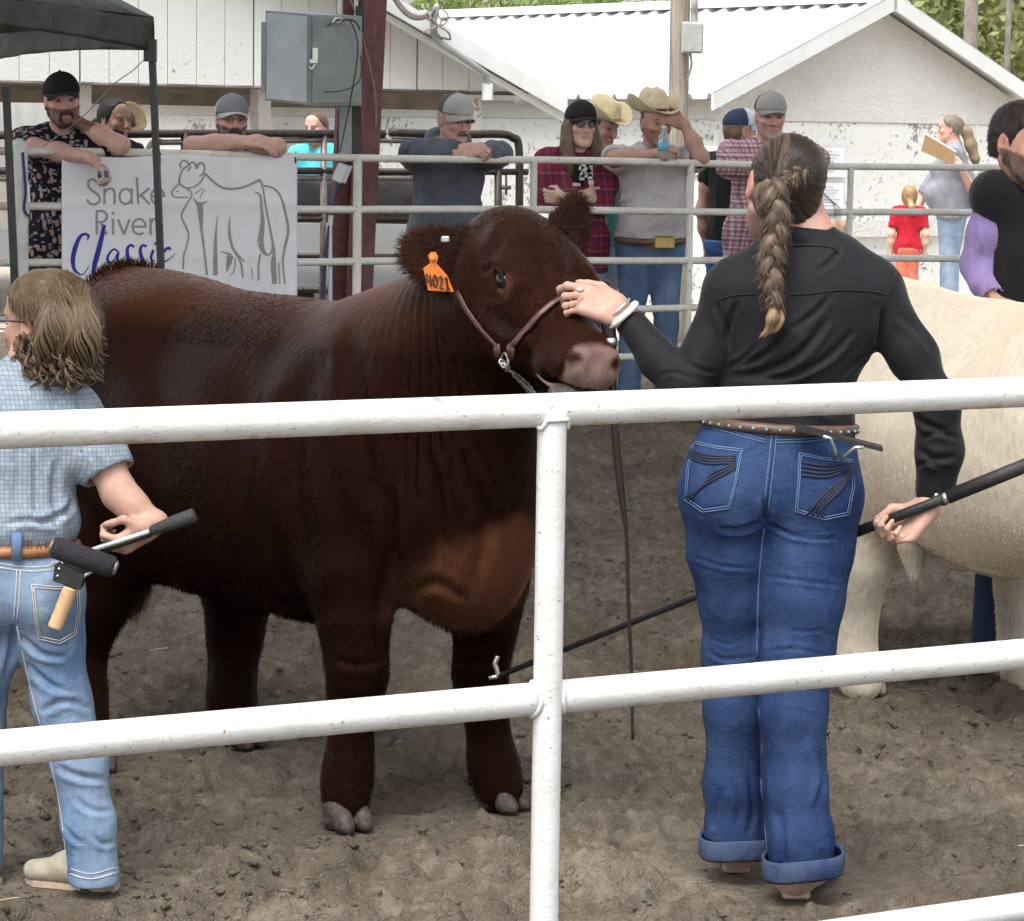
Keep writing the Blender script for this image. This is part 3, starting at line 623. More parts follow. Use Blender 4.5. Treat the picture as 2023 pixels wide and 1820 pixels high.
# ---- block building on the right
def block_building():
    g = math.radians(40); G = A(math.cos(g), math.sin(g), 0); K = A(-math.sin(g), math.cos(g), 0); P0 = A(27*(1406-CX)/FPX, 27, 0)
    hw, he, ha, Lg = 2.2, 2.02, 2.93, 17.; E = lambda s, l, z: P0+G*s+K*l+UZ*z
    b = thing('block_building', 'white painted block building with gabled metal roof and peeling lower walls', 'building', P0+G*hw)
    zl = 1.77
    top = lambda s: he+(ha-he)*(1-abs(s-hw)/hw)
    MB().ext([E(0, 0, zl), E(2*hw, 0, zl), E(2*hw, 0, he), E(hw, 0, ha), E(0, 0, he)], K*.2).build('gable_wall', M_STUC, b)
    MB().ext([E(0, .2, zl), E(0, Lg, zl), E(0, Lg, he), E(0, .2, he)], G*.2).build('side_wall', M_STUC, b)
    MB().ext([E(.01, .012, -.1), E(2*hw, .012, -.1), E(2*hw, .012, zl-.004), E(.01, .012, zl-.004)], K*.2).build('lower_wall', M_PEEL, b)
    MB().ext([E(.012, .215, -.1), E(.012, Lg, -.1), E(.012, Lg, zl-.004), E(.012, .215, zl-.004)], G*.2).build('lower_wall', M_PEEL, b)
    MB().ext([E(1.35, -.06, .62), E(2*hw, -.06, .62), E(2*hw, -.06, .78), E(1.35, -.06, .78)], K*.07).build('ledge', M_STUC, b)
    MB().ext([E(3.75, -.004, .8), E(3.78, -.004, .8), E(3.78, -.004, zl), E(3.75, -.004, zl)], K*.02).build('drain_pipe', M_TRIM, b)
    ov = .28; fr = -.22; sl = (ha-he)/hw
    for sg in (-1, 1):
        R = lambda t, l, dz=0.: E(hw+sg*t, l, ha+.06-sl*t+dz)
        T = hw+ov; Gd = []; l = fr; ribs = []; pos = [fr]
        x = fr
        while x < Lg+.3: pos += [x+.02, x+.045, x+.075, x+.10, x+.27]; x += .27
        for i, l in enumerate(pos):
            u = (l-fr) % .27; z = .045 if .04 < u < .085 else 0.
            Gd.append([R(t, l, z) for t in (0, T*.5, T)])
        V, F = shell(Gd, .012); mesh('roof_sheet', V, F, M_ROOF, b, False)
        MB().ext([R(-.02, fr-.02, .07), R(T+.02, fr-.02, .07), R(T+.02, fr-.02, -.10), R(-.02, fr-.02, -.10)], K*.03).build('rake_trim', M_TRIM, b)
        MB().ext([R(-.02, fr-.02, .07), R(T+.02, fr-.02, .07), R(T+.02, fr+.12, .07), R(-.02, fr+.12, .07)], UZ*-.012).build('rake_cap', M_TRIM, b)
        MB().ext([R(.0, fr-.02, .065), R(.22, fr-.02, .065), R(.22, Lg+.3, .065), R(.0, Lg+.3, .065)], UZ*.014).build('ridge_cap', M_TRIM, b)
    for l in np.arange(.6, 12, 1.1):
        MB().box(E(-.09, l, he-.06), (.09, .03, .04), np.stack([G, K, UZ], 1)).build('rafter_tail', M_TRIM, b)
    for i, (x0, x1, y0, y1, lab) in enumerate(((1362, 1420, 288, 345, 'small white notice sheet on the wall left of the plaid-shirted man'), (1616, 1668, 292, 350, 'upper white printed notice on the peeling wall right of the braided woman'), (1622, 1664, 362, 418, 'lower white printed notice on the peeling wall right of the braided woman'))):
        PP = E(0, -.01, 0) if i else E(0, 0, 0)+G*0; nn = K if i else G
        if i == 0: PP = E(-.02, 2, 0)
        q = [onpl(x, y, PP, nn) for x, y in ((x0, y0), (x1, y0), (x1, y1), (x0, y1))]; d = -nn*.006
        nb = thing('notice', lab, 'notice', q[3]); MB().ext(q, d).build('sheet', plain('paper', (.72, .74, .80), .8, 0, .05), nb); m = MB()
        for j in range(7):
            v = .12+.11*j; a = q[0]+(q[3]-q[0])*v; c2 = (q[1]-q[0]); m.ext([a+c2*.1+d*1.4, a+c2*(.55+.35*((j*37) % 10)/10)+d*1.4, a+c2*(.55+.35*((j*37) % 10)/10)+(q[3]-q[0])*.03+d*1.4, a+c2*.1+(q[3]-q[0])*.03+d*1.4], d*.2)
        m.build('text_lines', plain('print_grey', (.4, .42, .5), .8), nb)
    def log(px, y0, y1, w, Y, lab):
        a = at(px-4, y1, Y); t = at(px+1, y0, Y); t = A(a[0]+.02, a[1], t[2]); lg = thing('log_post', lab, 'post', a); n = 14
        MB().tube([a+(t-a)*v for v in np.linspace(-.1, 1, 10)], [w*(1.12-.16*v+.03*math.sin(v*9)) for v in np.linspace(0, 1, 10)], 14).build('trunk', M_LOG, lg, True)
    log(1340, 505, 605, .092, 26.3, 'short peeled log post standing right of the straw-hatted man'); log(1652, 434, 560, .085, 26.6, 'weathered log post near the wall beside the braided woman\'s neck')
block_building()
# ---- utility pole and meter box
up = thing('utility_pole', 'grey wooden utility pole behind the straw-hatted man', 'pole', at(1338, 640, 23))
a = at(1333, 640, 23); t = at(1345, -60, 23); MB().tube([a+(t-a)*v for v in np.linspace(-.1, 1, 14)], .082, 16).build('trunk', M_WOOD, up, True)
mb_ = thing('meter_box', 'small galvanised electric box fixed to the utility pole', 'electric box', at(1368, 104, 22.9))
MB().box(at(1368, 75, 22.86), (.088, .05, .125), bev=.008).build('housing', plain('galvanised', (.5, .52, .5), .45, .5, .15, 15), mb_)
MB().box(at(1368, 75, 22.8), (.075, .012, .108)).build('cover', MAT['galvanised'], mb_)
MB().tube([at(1372, 45, 22.86), at(1372, -40, 22.86)], .03, 10).build('conduit', MAT['galvanised'], mb_, True); MB().tube(spline([at(1364, 106, 22.86), at(1366, 130, 22.85), at(1357, 160, 22.84)], 6), .01, 6).build('cable', M_GPIPE, mb_)
# ---- pipe corral panels, boards and dark cattle between fence and barn
def corral():
    Y0 = FAR0+N*3.2; P = lambda x, y, d=0.: onpl(x, y, Y0+N*d, N)
    c = thing('corral_gate', 'dark brown pipe gate with rounded corner behind the man in the hoodie', 'gate', P(1020, 620))
    rl = lambda pts, r, m, nm='rail': MB().tube(pts, r, 10).build(nm, m, c, True)
    rl(spline([P(770, 262), P(900, 266), P(985, 265), P(1012, 272), P(1025, 292), P(1026, 420), P(1024, 640)], 8), .028, M_STEEL)
    rl([P(700, 276), P(900, 280)], .02, M_GPIPE); rl([P(700, 339), P(1042, 340)], .022, M_STEEL); rl([P(700, 352), P(945, 352)], .022, M_GPIPE)
    rl([P(984, 338), P(984, 640)], .026, M_STEEL, 'post'); rl([P(1000, 332), P(1000, 385)], .008, M_GPIPE, 'latch_rod'); rl([P(984, 371), P(1008, 371)], .014, M_GPIPE, 'latch')
    rl([P(590, 418), P(980, 420)], .022, M_GPIPE); rl([P(590, 432), P(980, 434)], .02, M_STEEL)
    d = thing('corral_fence', 'dark pipe corral panel between the bearded man and the maroon column', 'corral panel', P(600, 620))
    rd = lambda pts, r, m, nm='rail': MB().tube(pts, r, 10).build(nm, m, d, True)
    rd([P(-60, 268), P(380, 264), P(760, 264)], .026, M_STEEL); rd([P(300, 282), P(700, 276)], .018, M_GPIPE); rd([P(-60, 338), P(700, 338)], .024, M_STEEL); rd([P(-60, 353), P(700, 352)], .02, M_GPIPE)
    rd([P(640, 268), P(637, 640)], .022, M_GPIPE, 'post'); rd([P(366, 262), P(366, 640)], .03, M_STEEL, 'post'); rd(spline([P(290, 300), P(300, 283), P(320, 280)], 5), .018, M_GPIPE, 'bracket')
    for i, (y0, y1, x0, x1, lab) in enumerate(((440, 500, 560, 830, 'upper white bunk board low behind the maroon column'), (513, 566, 556, 845, 'lower white bunk board low behind the maroon column'), (450, 505, -60, 60, 'white bunk board low behind the floral-shirted man'))):
        q = [P(x, y, .5) for x, y in ((x0, y0), (x1, y0+4), (x1, y1+3), (x0, y1))]; tag(MB().ext(q, N*.04).build('bunk_board', M_TRIM), lab, 'board')
    for i, (y, x0, x1) in enumerate(((505, 560, 850), (572, 556, 845))): rd([P(x0, y, .45), P(x1, y+3, .45)], .02, M_STEEL)
corral()
# ---- trees behind the building
def m_leaf(name, a, b):
    t = NT(name); p = t.pos(); n = t.noise(p, 1.2, 3); t.col(t.ramp(n, [(.3, a), (.7, b)]), .6); t.b.inputs['Subsurface Weight'].default_value = 0
    tr = t.n('BsdfTranslucent'); tr.inputs[0].default_value = (*[x*1.3 for x in b], 1); mx = t.n('MixShader'); mx.inputs[0].default_value = .35
    t.l(t.b.outputs[0], mx.inputs[1]); t.l(tr.outputs[0], mx.inputs[2]); t.l(mx.outputs[0], t.t.nodes['Material Output'].inputs[0]); return t.m
M_LF = [m_leaf('leaf_green', (.11, .16, .05), (.22, .29, .10)), m_leaf('leaf_olive', (.15, .19, .07), (.29, .32, .13))]; M_BARK = plain('bark', (.16, .14, .12), .9, 0, .35, 9, .5)
def tree(x, y, h, rx, lab, seed, lf=0, n=5200, base=.3):
    rg = np.random.RandomState(seed); t = thing('tree', lab, 'tree', A(x, y, 0), 'trees behind the buildings')
    mb = MB(); top = A(x+.3, y, h*.75); mb.tube(spline([A(x, y, -.2), A(x+.1, y, h*.3), top], 6), np.linspace(.24, .07, 13), 8); cl = []
    for i in range(26):
        v = rg.rand(3)*2-1; v = v/np.linalg.norm(v)*rg.rand()**.4; c = A(x, y, h*(base+(1-base)/2))+v*A(rx, rx, h*(1-base)/2); cl.append((c, rx*(.22+.2*rg.rand())))
        s = A(x+.1, y, h*(.25+.4*rg.rand())); mb.tube(spline([s, (s+c)/2+rg.randn(3)*.2, c], 4), np.linspace(.06, .015, 9), 5)
    mb.build('trunk', M_BARK, t, True)
    V = []; per = n//26
    for c, r in cl:
        d = rg.randn(per, 3); d /= np.linalg.norm(d, axis=1)[:, None]; p = c+d*(r*rg.rand(per, 1)**.45)*A(1.2, 1.2, .8)
        a = rg.randn(per, 3); a /= np.linalg.norm(a, axis=1)[:, None]; b = np.cross(a, rg.randn(per, 3)); b /= np.linalg.norm(b, axis=1)[:, None]; s = (.03+.04*rg.rand(per, 1))
        V.append(np.stack([p-a*s*1.6, p+b*s*.8, p+a*s*1.6, p-b*s*.8], 1).reshape(-1, 3))
    V = np.concatenate(V); tag(mesh('crown', V, np.arange(len(V)).reshape(-1, 4), M_LF[lf], t, False), kind='stuff')
for i, (px, Y, h, rx, lab, lf) in enumerate(((1800, 44, 6.5, 2.2, 'green tree rising behind the right slope of the block building', 0), (1935, 40, 6.2, 2.4, 'yellow-green tree at the top right corner behind the gable', 1), (2090, 44, 6, 2.6, 'tree at the far right edge behind the block building', 0),
        (1230, 60, 5.6, 3.0, 'tree behind the metal roof left of the utility pole', 0), (1060, 62, 5.4, 2.6, 'distant green tree just showing above the metal roof ridge', 1), (930, 58, 5.2, 2.4, 'distant tree above the roof beside the hanging service cable', 0))):
    tree(Y*(px-CX)/FPX, Y, h, rx, lab, 10+i, lf, n=17000 if i < 3 else 8000)
for px, Y, y0 in ((1893, 36, 70), (1966, 37, 110)):
    a = A(Y*(px-CX)/FPX, Y, -.1); sn = thing('bare_trunk', 'bare grey trunk standing left in the trees at top right' if px < 1950 else 'thinner bare grey trunk standing right in the trees at top right', 'tree', a); MB().tube([a, a+UZ*2.4+A(.02, 0, 0), a+UZ*5], [.11, .1, .07] if px < 1950 else [.05, .045, .03], 8).build('trunk', M_BARK, sn, True)
# ================================================================ cattle
def crease(V, F, lines):
    """press folds into a cloth surface: lines = (points px, width px, depth m); only the side facing the camera"""
    N_ = vnormals(V, F); d = V-CAMP; fac = np.clip(-(N_*d).sum(1)/np.linalg.norm(d, axis=1)*3, 0, 1); x, y = pix(V); D_ = np.zeros(len(V))
    for pts, w, amp in lines:
        P = spline([A(*p) for p in pts], 5); best = np.full(len(V), 1e9); tt = np.zeros(len(V)); lo = P.min(0)-4*w; hi = P.max(0)+4*w; k = np.nonzero((x > lo[0]) & (x < hi[0]) & (y > lo[1]) & (y < hi[1]))[0]
        if len(k) == 0: continue
        X = np.stack([x[k], y[k]], 1); b = np.full(len(k), 1e9); sg = np.zeros(len(k)); tb = np.zeros(len(k))
        for i in range(len(P)-1):
            a, e = P[i], P[i+1]-P[i]; t = np.clip(((X-a)@e)/(e@e+1e-9), 0, 1); v = X-a-t[:, None]*e; q = np.linalg.norm(v, axis=1); m = q < b; b[m] = q[m]; sg[m] = np.sign(e[0]*v[m, 1]-e[1]*v[m, 0]); tb[m] = (i+t[m])/(len(P)-1)
        u = b*sg/w; D_[k] += amp*np.sin(np.clip(tb, .0, 1)*math.pi)**.6*(np.exp(-(u*1.3)**2)*-1+.75*np.exp(-((u-1.5)*1.1)**2)+.35*np.exp(-((u+1.7))**2))
    return V+N_*(D_*fac)[:, None]
def m_coat(name, rough=.45, var=.25, sp=.12):
    t = NT(name); p = t.pos((1, 1, .45)); n = t.noise(p, 60, 4, .6); b = t.noise(t.pos(), 9, 4); c = t.attr()
    c = t.mix(c, t.mix(c, (0, 0, 0), 1., 'MULTIPLY'), t.math('MULTIPLY', t.map(n, .35, .75), var)); c = t.mix(c, t.mix(c, (1.4, 1.35, 1.25), 1., 'MULTIPLY'), t.map(b, .4, .7, 0, .4))
    t.col(c, rough, spec=sp, sheen=.35); t.l(t.mix(c, (4., 4., 4.), 1., 'MULTIPLY'), t.b.inputs['Specular Tint']); t.l(t.mix(c, (9., 8., 7.), 1., 'MULTIPLY'), t.b.inputs['Sheen Tint']); t.bump(t.math('ADD', n, t.math('MULTIPLY', b, .6)), .35, .010); return t.m
M_COAT = m_coat('coat')
def m_hair(name, rough=.6, sp=.06, tint=True):
    t = NT(name); c = t.attr(); t.col(c, rough, spec=sp)
    if tint: t.l(t.mix(c, (5., 5., 5.), 1., 'MULTIPLY'), t.b.inputs['Specular Tint'])
    tr = t.n('BsdfTranslucent'); t.l(c, tr.inputs[0]); mx = t.n('MixShader'); mx.inputs[0].default_value = .3
    t.l(t.b.outputs[0], mx.inputs[1]); t.l(tr.outputs[0], mx.inputs[2]); t.l(mx.outputs[0], t.t.nodes['Material Output'].inputs[0]); return t.m
M_FUR = m_hair('fur')
M_HOOF = plain('hoof', (.05, .036, .03), .7, 0, .7, 70, .6); M_LEATH = plain('halter_leather', (.06, .022, .018), .4, 0, .3, 60); M_EYE = plain('dark_eye', (.006, .004, .004), .08)
def fur(name, V, F, cols, fn, n, parent, width=.0013, seed=1, mat=None):
    """n thin tapering hairs on a surface; fn(p, nrm, rg) -> direction, length (arrays)"""
    rg = np.random.RandomState(seed); F = np.asarray(F); a = V[F[:, 0]]; ar = np.linalg.norm(np.cross(V[F[:, 2]]-a, V[F[:, -1]]-V[F[:, 1]]), axis=1); ar /= ar.sum()
    f = rg.choice(len(F), n, p=ar); u, v = rg.rand(2, n, 1); q = V[F[f]]; p = (q[:, 0]*(1-u)+q[:, 1]*u)*(1-v)+(q[:, 3]*(1-u)+q[:, 2]*u)*v
    NN = vnormals(V, F)[F[f]].mean(1); NN /= np.linalg.norm(NN, axis=1)[:, None]+1e-9; c = cols[F[f, 0]]
    d, L = fn(p, NN, rg); d = d/(np.linalg.norm(d, axis=1)[:, None]+1e-9); k = L > 0; p, NN, c, d, L = p[k], NN[k], c[k], d[k], L[k]; n = len(p)
    s = np.cross(NN, d); s /= np.linalg.norm(s, axis=1)[:, None]+1e-9; w = width*(.7+.6*rg.rand(n, 1)); g = A(0, 0, -.18)
    m = p+d*L[:, None]*.55; t = p+(d*.95+g*.5-NN*.15)*L[:, None]
    W = np.stack([p-s*w-NN*.002, p+s*w-NN*.002, m+s*w*.75, m-s*w*.75, t], 1).reshape(-1, 3); i = np.arange(n)[:, None]*5
    Q = np.concatenate([i+A(0, 1, 2).astype(int), i+A(0, 2, 3).astype(int), i+A(3, 2, 4).astype(int)]); cc = c*(.75+.5*rg.rand(n, 1)); o = mesh(name, W, Q, mat or M_FUR, parent, True, np.repeat(cc, 5, 0))
    return tag(o, kind='stuff')
def frame(D, L):
    D = nrm(D); L = nrm(np.asarray(L, float)-D*np.dot(L, D)); return D, L, np.cross(D, L)
def hoof(parent, c, fwd, w=.052, h=.075, mat=None):
    """two claws"""
    fwd = nrm(A(fwd[0], fwd[1], 0)); sd = A(-fwd[1], fwd[0], 0)
    for s in (-1, 1):
        S = SDF(); b = c+sd*s*w*.48; S.cone(b+fwd*.0+UZ*.05, b+fwd*.034+UZ*.016, .024, .024, .015); S.cone(b+fwd*.03+UZ*.012, b+fwd*.055+UZ*.006, .022, .014, .012); S.cone(b-fwd*.02+UZ*.045, b-fwd*.018+UZ*.01, .023, .025, .015); S.clip(c+UZ*-.012, (0, 0, -1))
        V, F = S.build(.006); mesh('claw', V, F, mat or M_HOOF, parent)
def bovine(root, M0, a, S, legs, head, colf, h=.011, furn=90000, tail=None, seed=1, hair=(.022, .03)):
    """root thing; M0 ground point under mid body; a forward; S scale; legs: list of (points, radii); head: dict or None"""
    a = nrm(A(a[0], a[1], 0)); r = A(a[1], -a[0], 0); R = np.stack([a, r, UZ], 1); B = lambda x, y, z: M0+(a*x+r*y)*S+UZ*z*S
    s = SDF(); E = lambda x, y, z, q, k=.1: s.ell(B(x, y, z), np.array(q)*S, R, k)
    E(-.05, 0, .82, (.64, .31, .35)); E(-.3, 0, .79, (.42, .31, .335)); E(.15, 0, .78, (.40, .315, .345))
    E(-.52, 0, .93, (.34, .285, .30)); E(-.62, 0, 1.02, (.2, .2, .18)); E(.42, 0, .90, (.29, .26, .33)); E(.40, .13, .82, (.22, .14, .27)); E(.40, -.13, .82, (.22, .14, .27))
    for y in (-.15, .15): E(-.56, y, .76, (.22, .13, .32)); E(-.46, y*1.25, 1.1, (.1, .07, .07), .14)
    s.cone(B(-.60, 0, 1.10), B(.4, 0, 1.07), .12*S, .12*S, .12); E(-.68, 0, 1.17, (.07, .05, .06), .08)
    E(.63, 0, .78, (.155, .165, .28)); E(.65, 0, .60, (.125, .085, .12)); E(-.12, 0, .47, (.08, .05, .06), .06)
    for P, q in legs: s.path(P, q, .07)
    if head:
        D, L, Nf = head['D'], head['L'], head['N']; p0 = head['p']; hs_ = head.get('s', 1.); H = lambda d, l, n: p0+(D*d+L*l+Nf*n)*hs_; RH_ = np.stack([D, L, Nf], 1)
        e = lambda d, l, n, q, k=.05, op='u': s.ell(H(d, l, n), np.array(q)*hs_, RH_, k, op)
        e(.11, 0, -.08, (.132, .1, .088)); e(-.025, 0, -.06, (.075, .07, .06), .05); s.cone(H(.12, 0, -.08), H(.26, 0, -.078), .094*hs_, .072*hs_, .05); s.cone(H(.26, 0, -.078), H(.40, 0, -.075), .072*hs_, .064*hs_, .04)
        for l in (-1, 1):
            s.cone(H(.10, l*.05, -.165), H(.35, l*.028, -.135), .07*hs_, .045*hs_, .06); e(.195, l*.1, -.036, (.05, .03, .036), .04); e(.12, l*.09, -.012, (.06, .03, .022), .04); e(.20, l*.078, -.125, (.12, .032, .085), .05)
        e(.42, 0, -.075, (.056, .07, .05), .03); e(.452, .039, -.068, (.034, .035, .037), .02); e(.452, -.039, -.068, (.034, .035, .037), .02); e(.415, 0, -.15, (.065, .05, .03), .008); e(.47, 0, -.098, (.024, .06, .03), .015); e(.40, .06, -.115, (.06, .035, .03), .02); e(.40, -.06, -.115, (.06, .035, .03), .02)
        for l in (-1, 1):
            s.ell(H(.482, l*.054, -.05), A(.02, .02, .011)*hs_, RH_@np.array([[1, 0, 0], [0, .8, -.6*l], [0, .6*l, .8]]), .012, 's'); e(.195, l*.128, -.035, (.02, .014, .014), .012, 's')
        nb = head['neck']
        for q in nb: s.cone(*q)
        for (b0, tip, wid, fl) in head['ears']:
            m = (b0+tip)/2; D2 = nrm(tip-b0); F2 = nrm(fl-D2*np.dot(fl, D2)); R2 = np.stack([D2, np.cross(F2, D2), F2], 1)
            s.ell(m, (np.linalg.norm(tip-b0)*.55, wid, .024), R2, .02); s.ell(m+F2*.022+D2*.01, (np.linalg.norm(tip-b0)*.42, wid*.7, .016), R2, .02, 's'); s.cone(b0-D2*.03, b0+D2*.02, .035, .03, .04)
    V, F = s.build(h); V = relax(V, F, 1, .4); NN = vnormals(V, F)
    V = V+NN*(fbm(V*5, 2, seed)*.006)[:, None]
    if head and 'wr' in head: V = V+vnormals(V, F)*head['wr'](V)[:, None]
    if head and 'cr' in head: V = crease(V, F, head['cr'])
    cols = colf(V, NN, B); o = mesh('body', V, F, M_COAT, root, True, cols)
    return o, V, F, cols, B, R
# ---------------------------------------------------------------- red steer
def red_steer():
    a = nrm(A(.71, -.70, 0)); M0 = A(-.56, 6.90, 0)
    root = thing('steer', 'dark red-brown steer with orange ear tag standing beside the braided woman', 'steer', M0)
    p = A(*at(1036, 450, 6.27)); D = nrm(at(1178, 652, 5.93)-p); D, L, Nf = frame(D, A(.76, .65, 0))
    if Nf[1] > 0: Nf = -Nf
    LG = lambda pts: ([at(x, y, Y) for x, y, Y, r in pts], [r for *_, r in pts])
    legs = [LG([(690, 1000, 6.50, .125), (690, 1120, 6.46, .09), (700, 1240, 6.45, .068), (708, 1330, 6.44, .056), (700, 1390, 6.45, .042), (691, 1480, 6.45, .0385), (686, 1540, 6.45, .044), (683, 1590, 6.43, .046)]),
            LG([(960, 1020, 6.66, .12), (966, 1150, 6.64, .086), (958, 1250, 6.65, .064), (948, 1330, 6.65, .053), (958, 1395, 6.66, .041), (968, 1480, 6.66, .038), (978, 1530, 6.65, .042), (990, 1568, 6.63, .045)]),
            LG([(455, 950, 7.5, .16), (470, 1100, 7.44, .11), (468, 1200, 7.42, .07), (462, 1270, 7.41, .058), (456, 1350, 7.38, .048), (458, 1400, 7.36, .044), (472, 1440, 7.33, .046)]),
            LG([(170, 900, 7.25, .18), (200, 1050, 7.16, .14), (185, 1180, 7.14, .085), (158, 1270, 7.16, .062), (160, 1370, 7.12, .054), (164, 1440, 7.08, .05), (172, 1485, 7.05, .052)])]
    neck = [((M0+a*.50+UZ*.98), p+D*.02-Nf*.16, .22, .125, .10), ((M0+a*.40+UZ*1.08), p-Nf*.10, .135, .09, .12), ((M0+a*.62+UZ*.72), p+D*.10-Nf*.20, .155, .08, .12)]
    ears = [(p+D*.05-L*.10-Nf*.085, at(797, 492, 6.30), .07, A(-.1, -.9, .1)), (p+D*.04+L*.10-Nf*.075, at(1142, 396, 6.40), .042, A(.45, -.85, .0))]
    CR = [([(690, 640), (705, 760), (715, 880), (745, 1010)], 26, .016), ([(585, 760), (578, 900), (585, 1020), (612, 1160)], 30, .022), ([(770, 960), (772, 1080), (765, 1210)], 16, .016), ([(930, 940), (960, 1040), (930, 1180)], 18, .012), ([(855, 900), (868, 1000), (862, 1120)], 16, .010), ([(800, 1180), (860, 1150), (925, 1185)], 12, .010),
          ([(845, 868), (852, 930), (862, 985)], 7, .007), ([(872, 868), (885, 930), (892, 990)], 7, .007), ([(900, 866), (920, 930), (935, 1000)], 7, .007), ([(930, 862), (960, 920), (990, 1000)], 8, .007), ([(820, 870), (822, 930), (815, 980)], 7, .006), ([(480, 700), (470, 850), (480, 1000), (520, 1120)], 45, .014), ([(330, 640), (310, 800), (330, 960)], 40, .014), ([(660, 1300), (705, 1312), (755, 1300)], 10, .008), ([(655, 1370), (705, 1378), (750, 1368)], 9, .007), ([(905, 1300), (945, 1310), (990, 1300)], 9, .007),
          ([(640, 690), (600, 780), (580, 860)], 30, .012), ([(1050, 690), (1075, 730), (1110, 745)], 8, .004), ([(960, 615), (1010, 645), (1060, 655)], 16, .006), ([(950, 538), (982, 528), (1014, 546)], 7, .006), ([(958, 580), (985, 588), (1012, 580)], 7, .004), ([(1050, 470), (1085, 550), (1112, 615)], 22, .007), ([(930, 500), (940, 560), (945, 620)], 16, .007), ([(1000, 440), (985, 480), (965, 515)], 14, .006), ([(1075, 600), (1100, 640), (1105, 680)], 14, .005)]
    def wr(V):   # vertical skin folds on the bent neck
        q = V-(M0+a*.62+UZ*1.05); side = nrm(A(-.45, -.89, 0)); tt = nrm(A(.89, -.45, 0)); u = q@tt; z = q[:, 2]; m = np.exp(-((u-.03)/.12)**2)*np.exp(-((z+.02)/.2)**2)*(q@side > -.05)*np.clip(1.25-np.linalg.norm(V-p-D*.2, axis=1)/.0001*0, 0, 1)
        return .008*m*np.sin(u*2*math.pi/.027+z*3+vnoise(V*12, 5)*1.4)*((np.linalg.norm(V-(p+D*.15-Nf*.08), axis=1) > .24))
    base, lite, pink = A(.0125, .0046, .0030), A(.08, .034, .0185), A(.17, .11, .098)
    def colf(V, NN, B):
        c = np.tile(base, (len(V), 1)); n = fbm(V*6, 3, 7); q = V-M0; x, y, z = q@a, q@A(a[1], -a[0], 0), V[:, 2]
        up = (np.clip((z-1.12)/.12+n*.3, 0, 1)*np.clip((np.linalg.norm(V-p-D*.15, axis=1)-.2)/.3, .18, 1))[:, None]*.45; c = c*(1-up)+A(.085, .037, .016)*up  # highlight along the topline painted into the coat colour as warm brown
        br = (np.clip((x-.50)/.06, 0, 1)*np.clip((.78+n*.08-np.abs(y)*.6-z)/.05, 0, 1)*np.clip((z-.44)/.06, 0, 1)*np.clip((.2-np.abs(y))/.05, 0, 1))[:, None]*.8; c = c*(1-br)+lite*br
        h = V-p; d, l, nn = h@D, h@L, h@Nf; ed = .405-.05*(nn+.05)/.1+n*.015
        ed = .446-.14*(nn+.075)+n*.012+np.clip(np.abs(l)-.05, 0, 1)*.9; mz = np.clip((d-ed)/.012, 0, 1)*(nn > -.128); mz = (mz*(np.abs(nn) < .3)*(d < .6)*(np.abs(l) < .2))[:, None]; c = c*(1-mz)+pink*(1+.35*fbm(V*45, 2, 17)[:, None])*mz
        lip = ((d > .38) & (nn < -.125) & (np.abs(l) < .07) & (nn > -.2) & (d < .55)).astype(float)[:, None]*.8; c = c*(1-lip)+A(.42, .36, .34)*lip
        mou = ((np.abs(nn+.118) < .008) & (d > .33) & (d < .56) & (np.abs(l) < .09)).astype(float)[:, None]; c = c*(1-mou*.9)
        for s in (-1, 1):
            dd = np.sqrt(((d-.205)/1.3)**2+(nn+.037)**2+((l-s*.12)*.8)**2); w = np.clip((.030-dd)/.014, 0, 1)[:, None]*.5*(d > .2)[:, None]; c = c*(1-w)+A(.12, .055, .035)*w; ns = np.sqrt((d-.475)**2+(l-s*.054)**2+(nn+.05)**2); w = np.clip((.022-ns)/.01, 0, 1)[:, None]; c = c*(1-w)+A(.03, .012, .01)*w
        return np.clip(c, 0, 1)
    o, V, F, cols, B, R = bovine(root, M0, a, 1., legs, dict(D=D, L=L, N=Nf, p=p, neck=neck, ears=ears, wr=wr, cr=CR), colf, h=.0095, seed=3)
    er = [(e[0], np.linalg.norm(e[1]-e[0]), nrm(e[1]-e[0]), e[2]) for e in ears]
    def inear(P, e): t = (P-e[0])@e[2]; return (t > .25*e[1]) & (t < 1.3*e[1]) & (np.linalg.norm(P-e[0]-t[:, None]*e[2], axis=1) < e[3]*1.25)
    th = B(-.70, 0, 1.2)
    fwd3 = a
    def dirs(P, NN, rg):
        n = len(P); z = P[:, 2]; d = -a*.55+A(0, 0, -.75)+NN*.12+rg.randn(n, 3)*.12; Ln = .011+.007*rg.rand(n)
        low = z < .5; d[low] = (A(0, 0, -.8)+NN[low]*.22+rg.randn(low.sum(), 3)*.12); Ln[low] = .010+.010*rg.rand(low.sum())
        hd = np.linalg.norm(P-(p+D*.2-Nf*.08), axis=1) < .27; d[hd] = D*.9+NN[hd]*.1+rg.randn(hd.sum(), 3)*.1; Ln[hd] = .006+.004*rg.rand(hd.sum())
        d_, l_, n_ = (P-p)@D, (P-p)@L, (P-p)@Nf; mz = (d_ > .36) & (d_ < .6) & (np.abs(l_) < .15) & (np.abs(n_) < .25); Ln[mz] = 0
        tp = (np.linalg.norm((P-p-D*.01), axis=1) < .12) & (d_ < .06); d[tp] = D*.5+NN[tp]*.25+rg.randn(tp.sum(), 3)*.1; Ln[tp] = .004
        ey = (np.abs(d_-.195) < .04) & (np.abs(l_) > .08) & (np.abs(n_+.035) < .035); Ln[ey] = 0
        for e_ in er:
            dd = e_[2]; k = inear(P, e_); edge = rg.rand(k.sum()); d[k] = dd*.6+NN[k]*.35+rg.randn(k.sum(), 3)*.2; Ln[k] = .012+.02*edge*edge
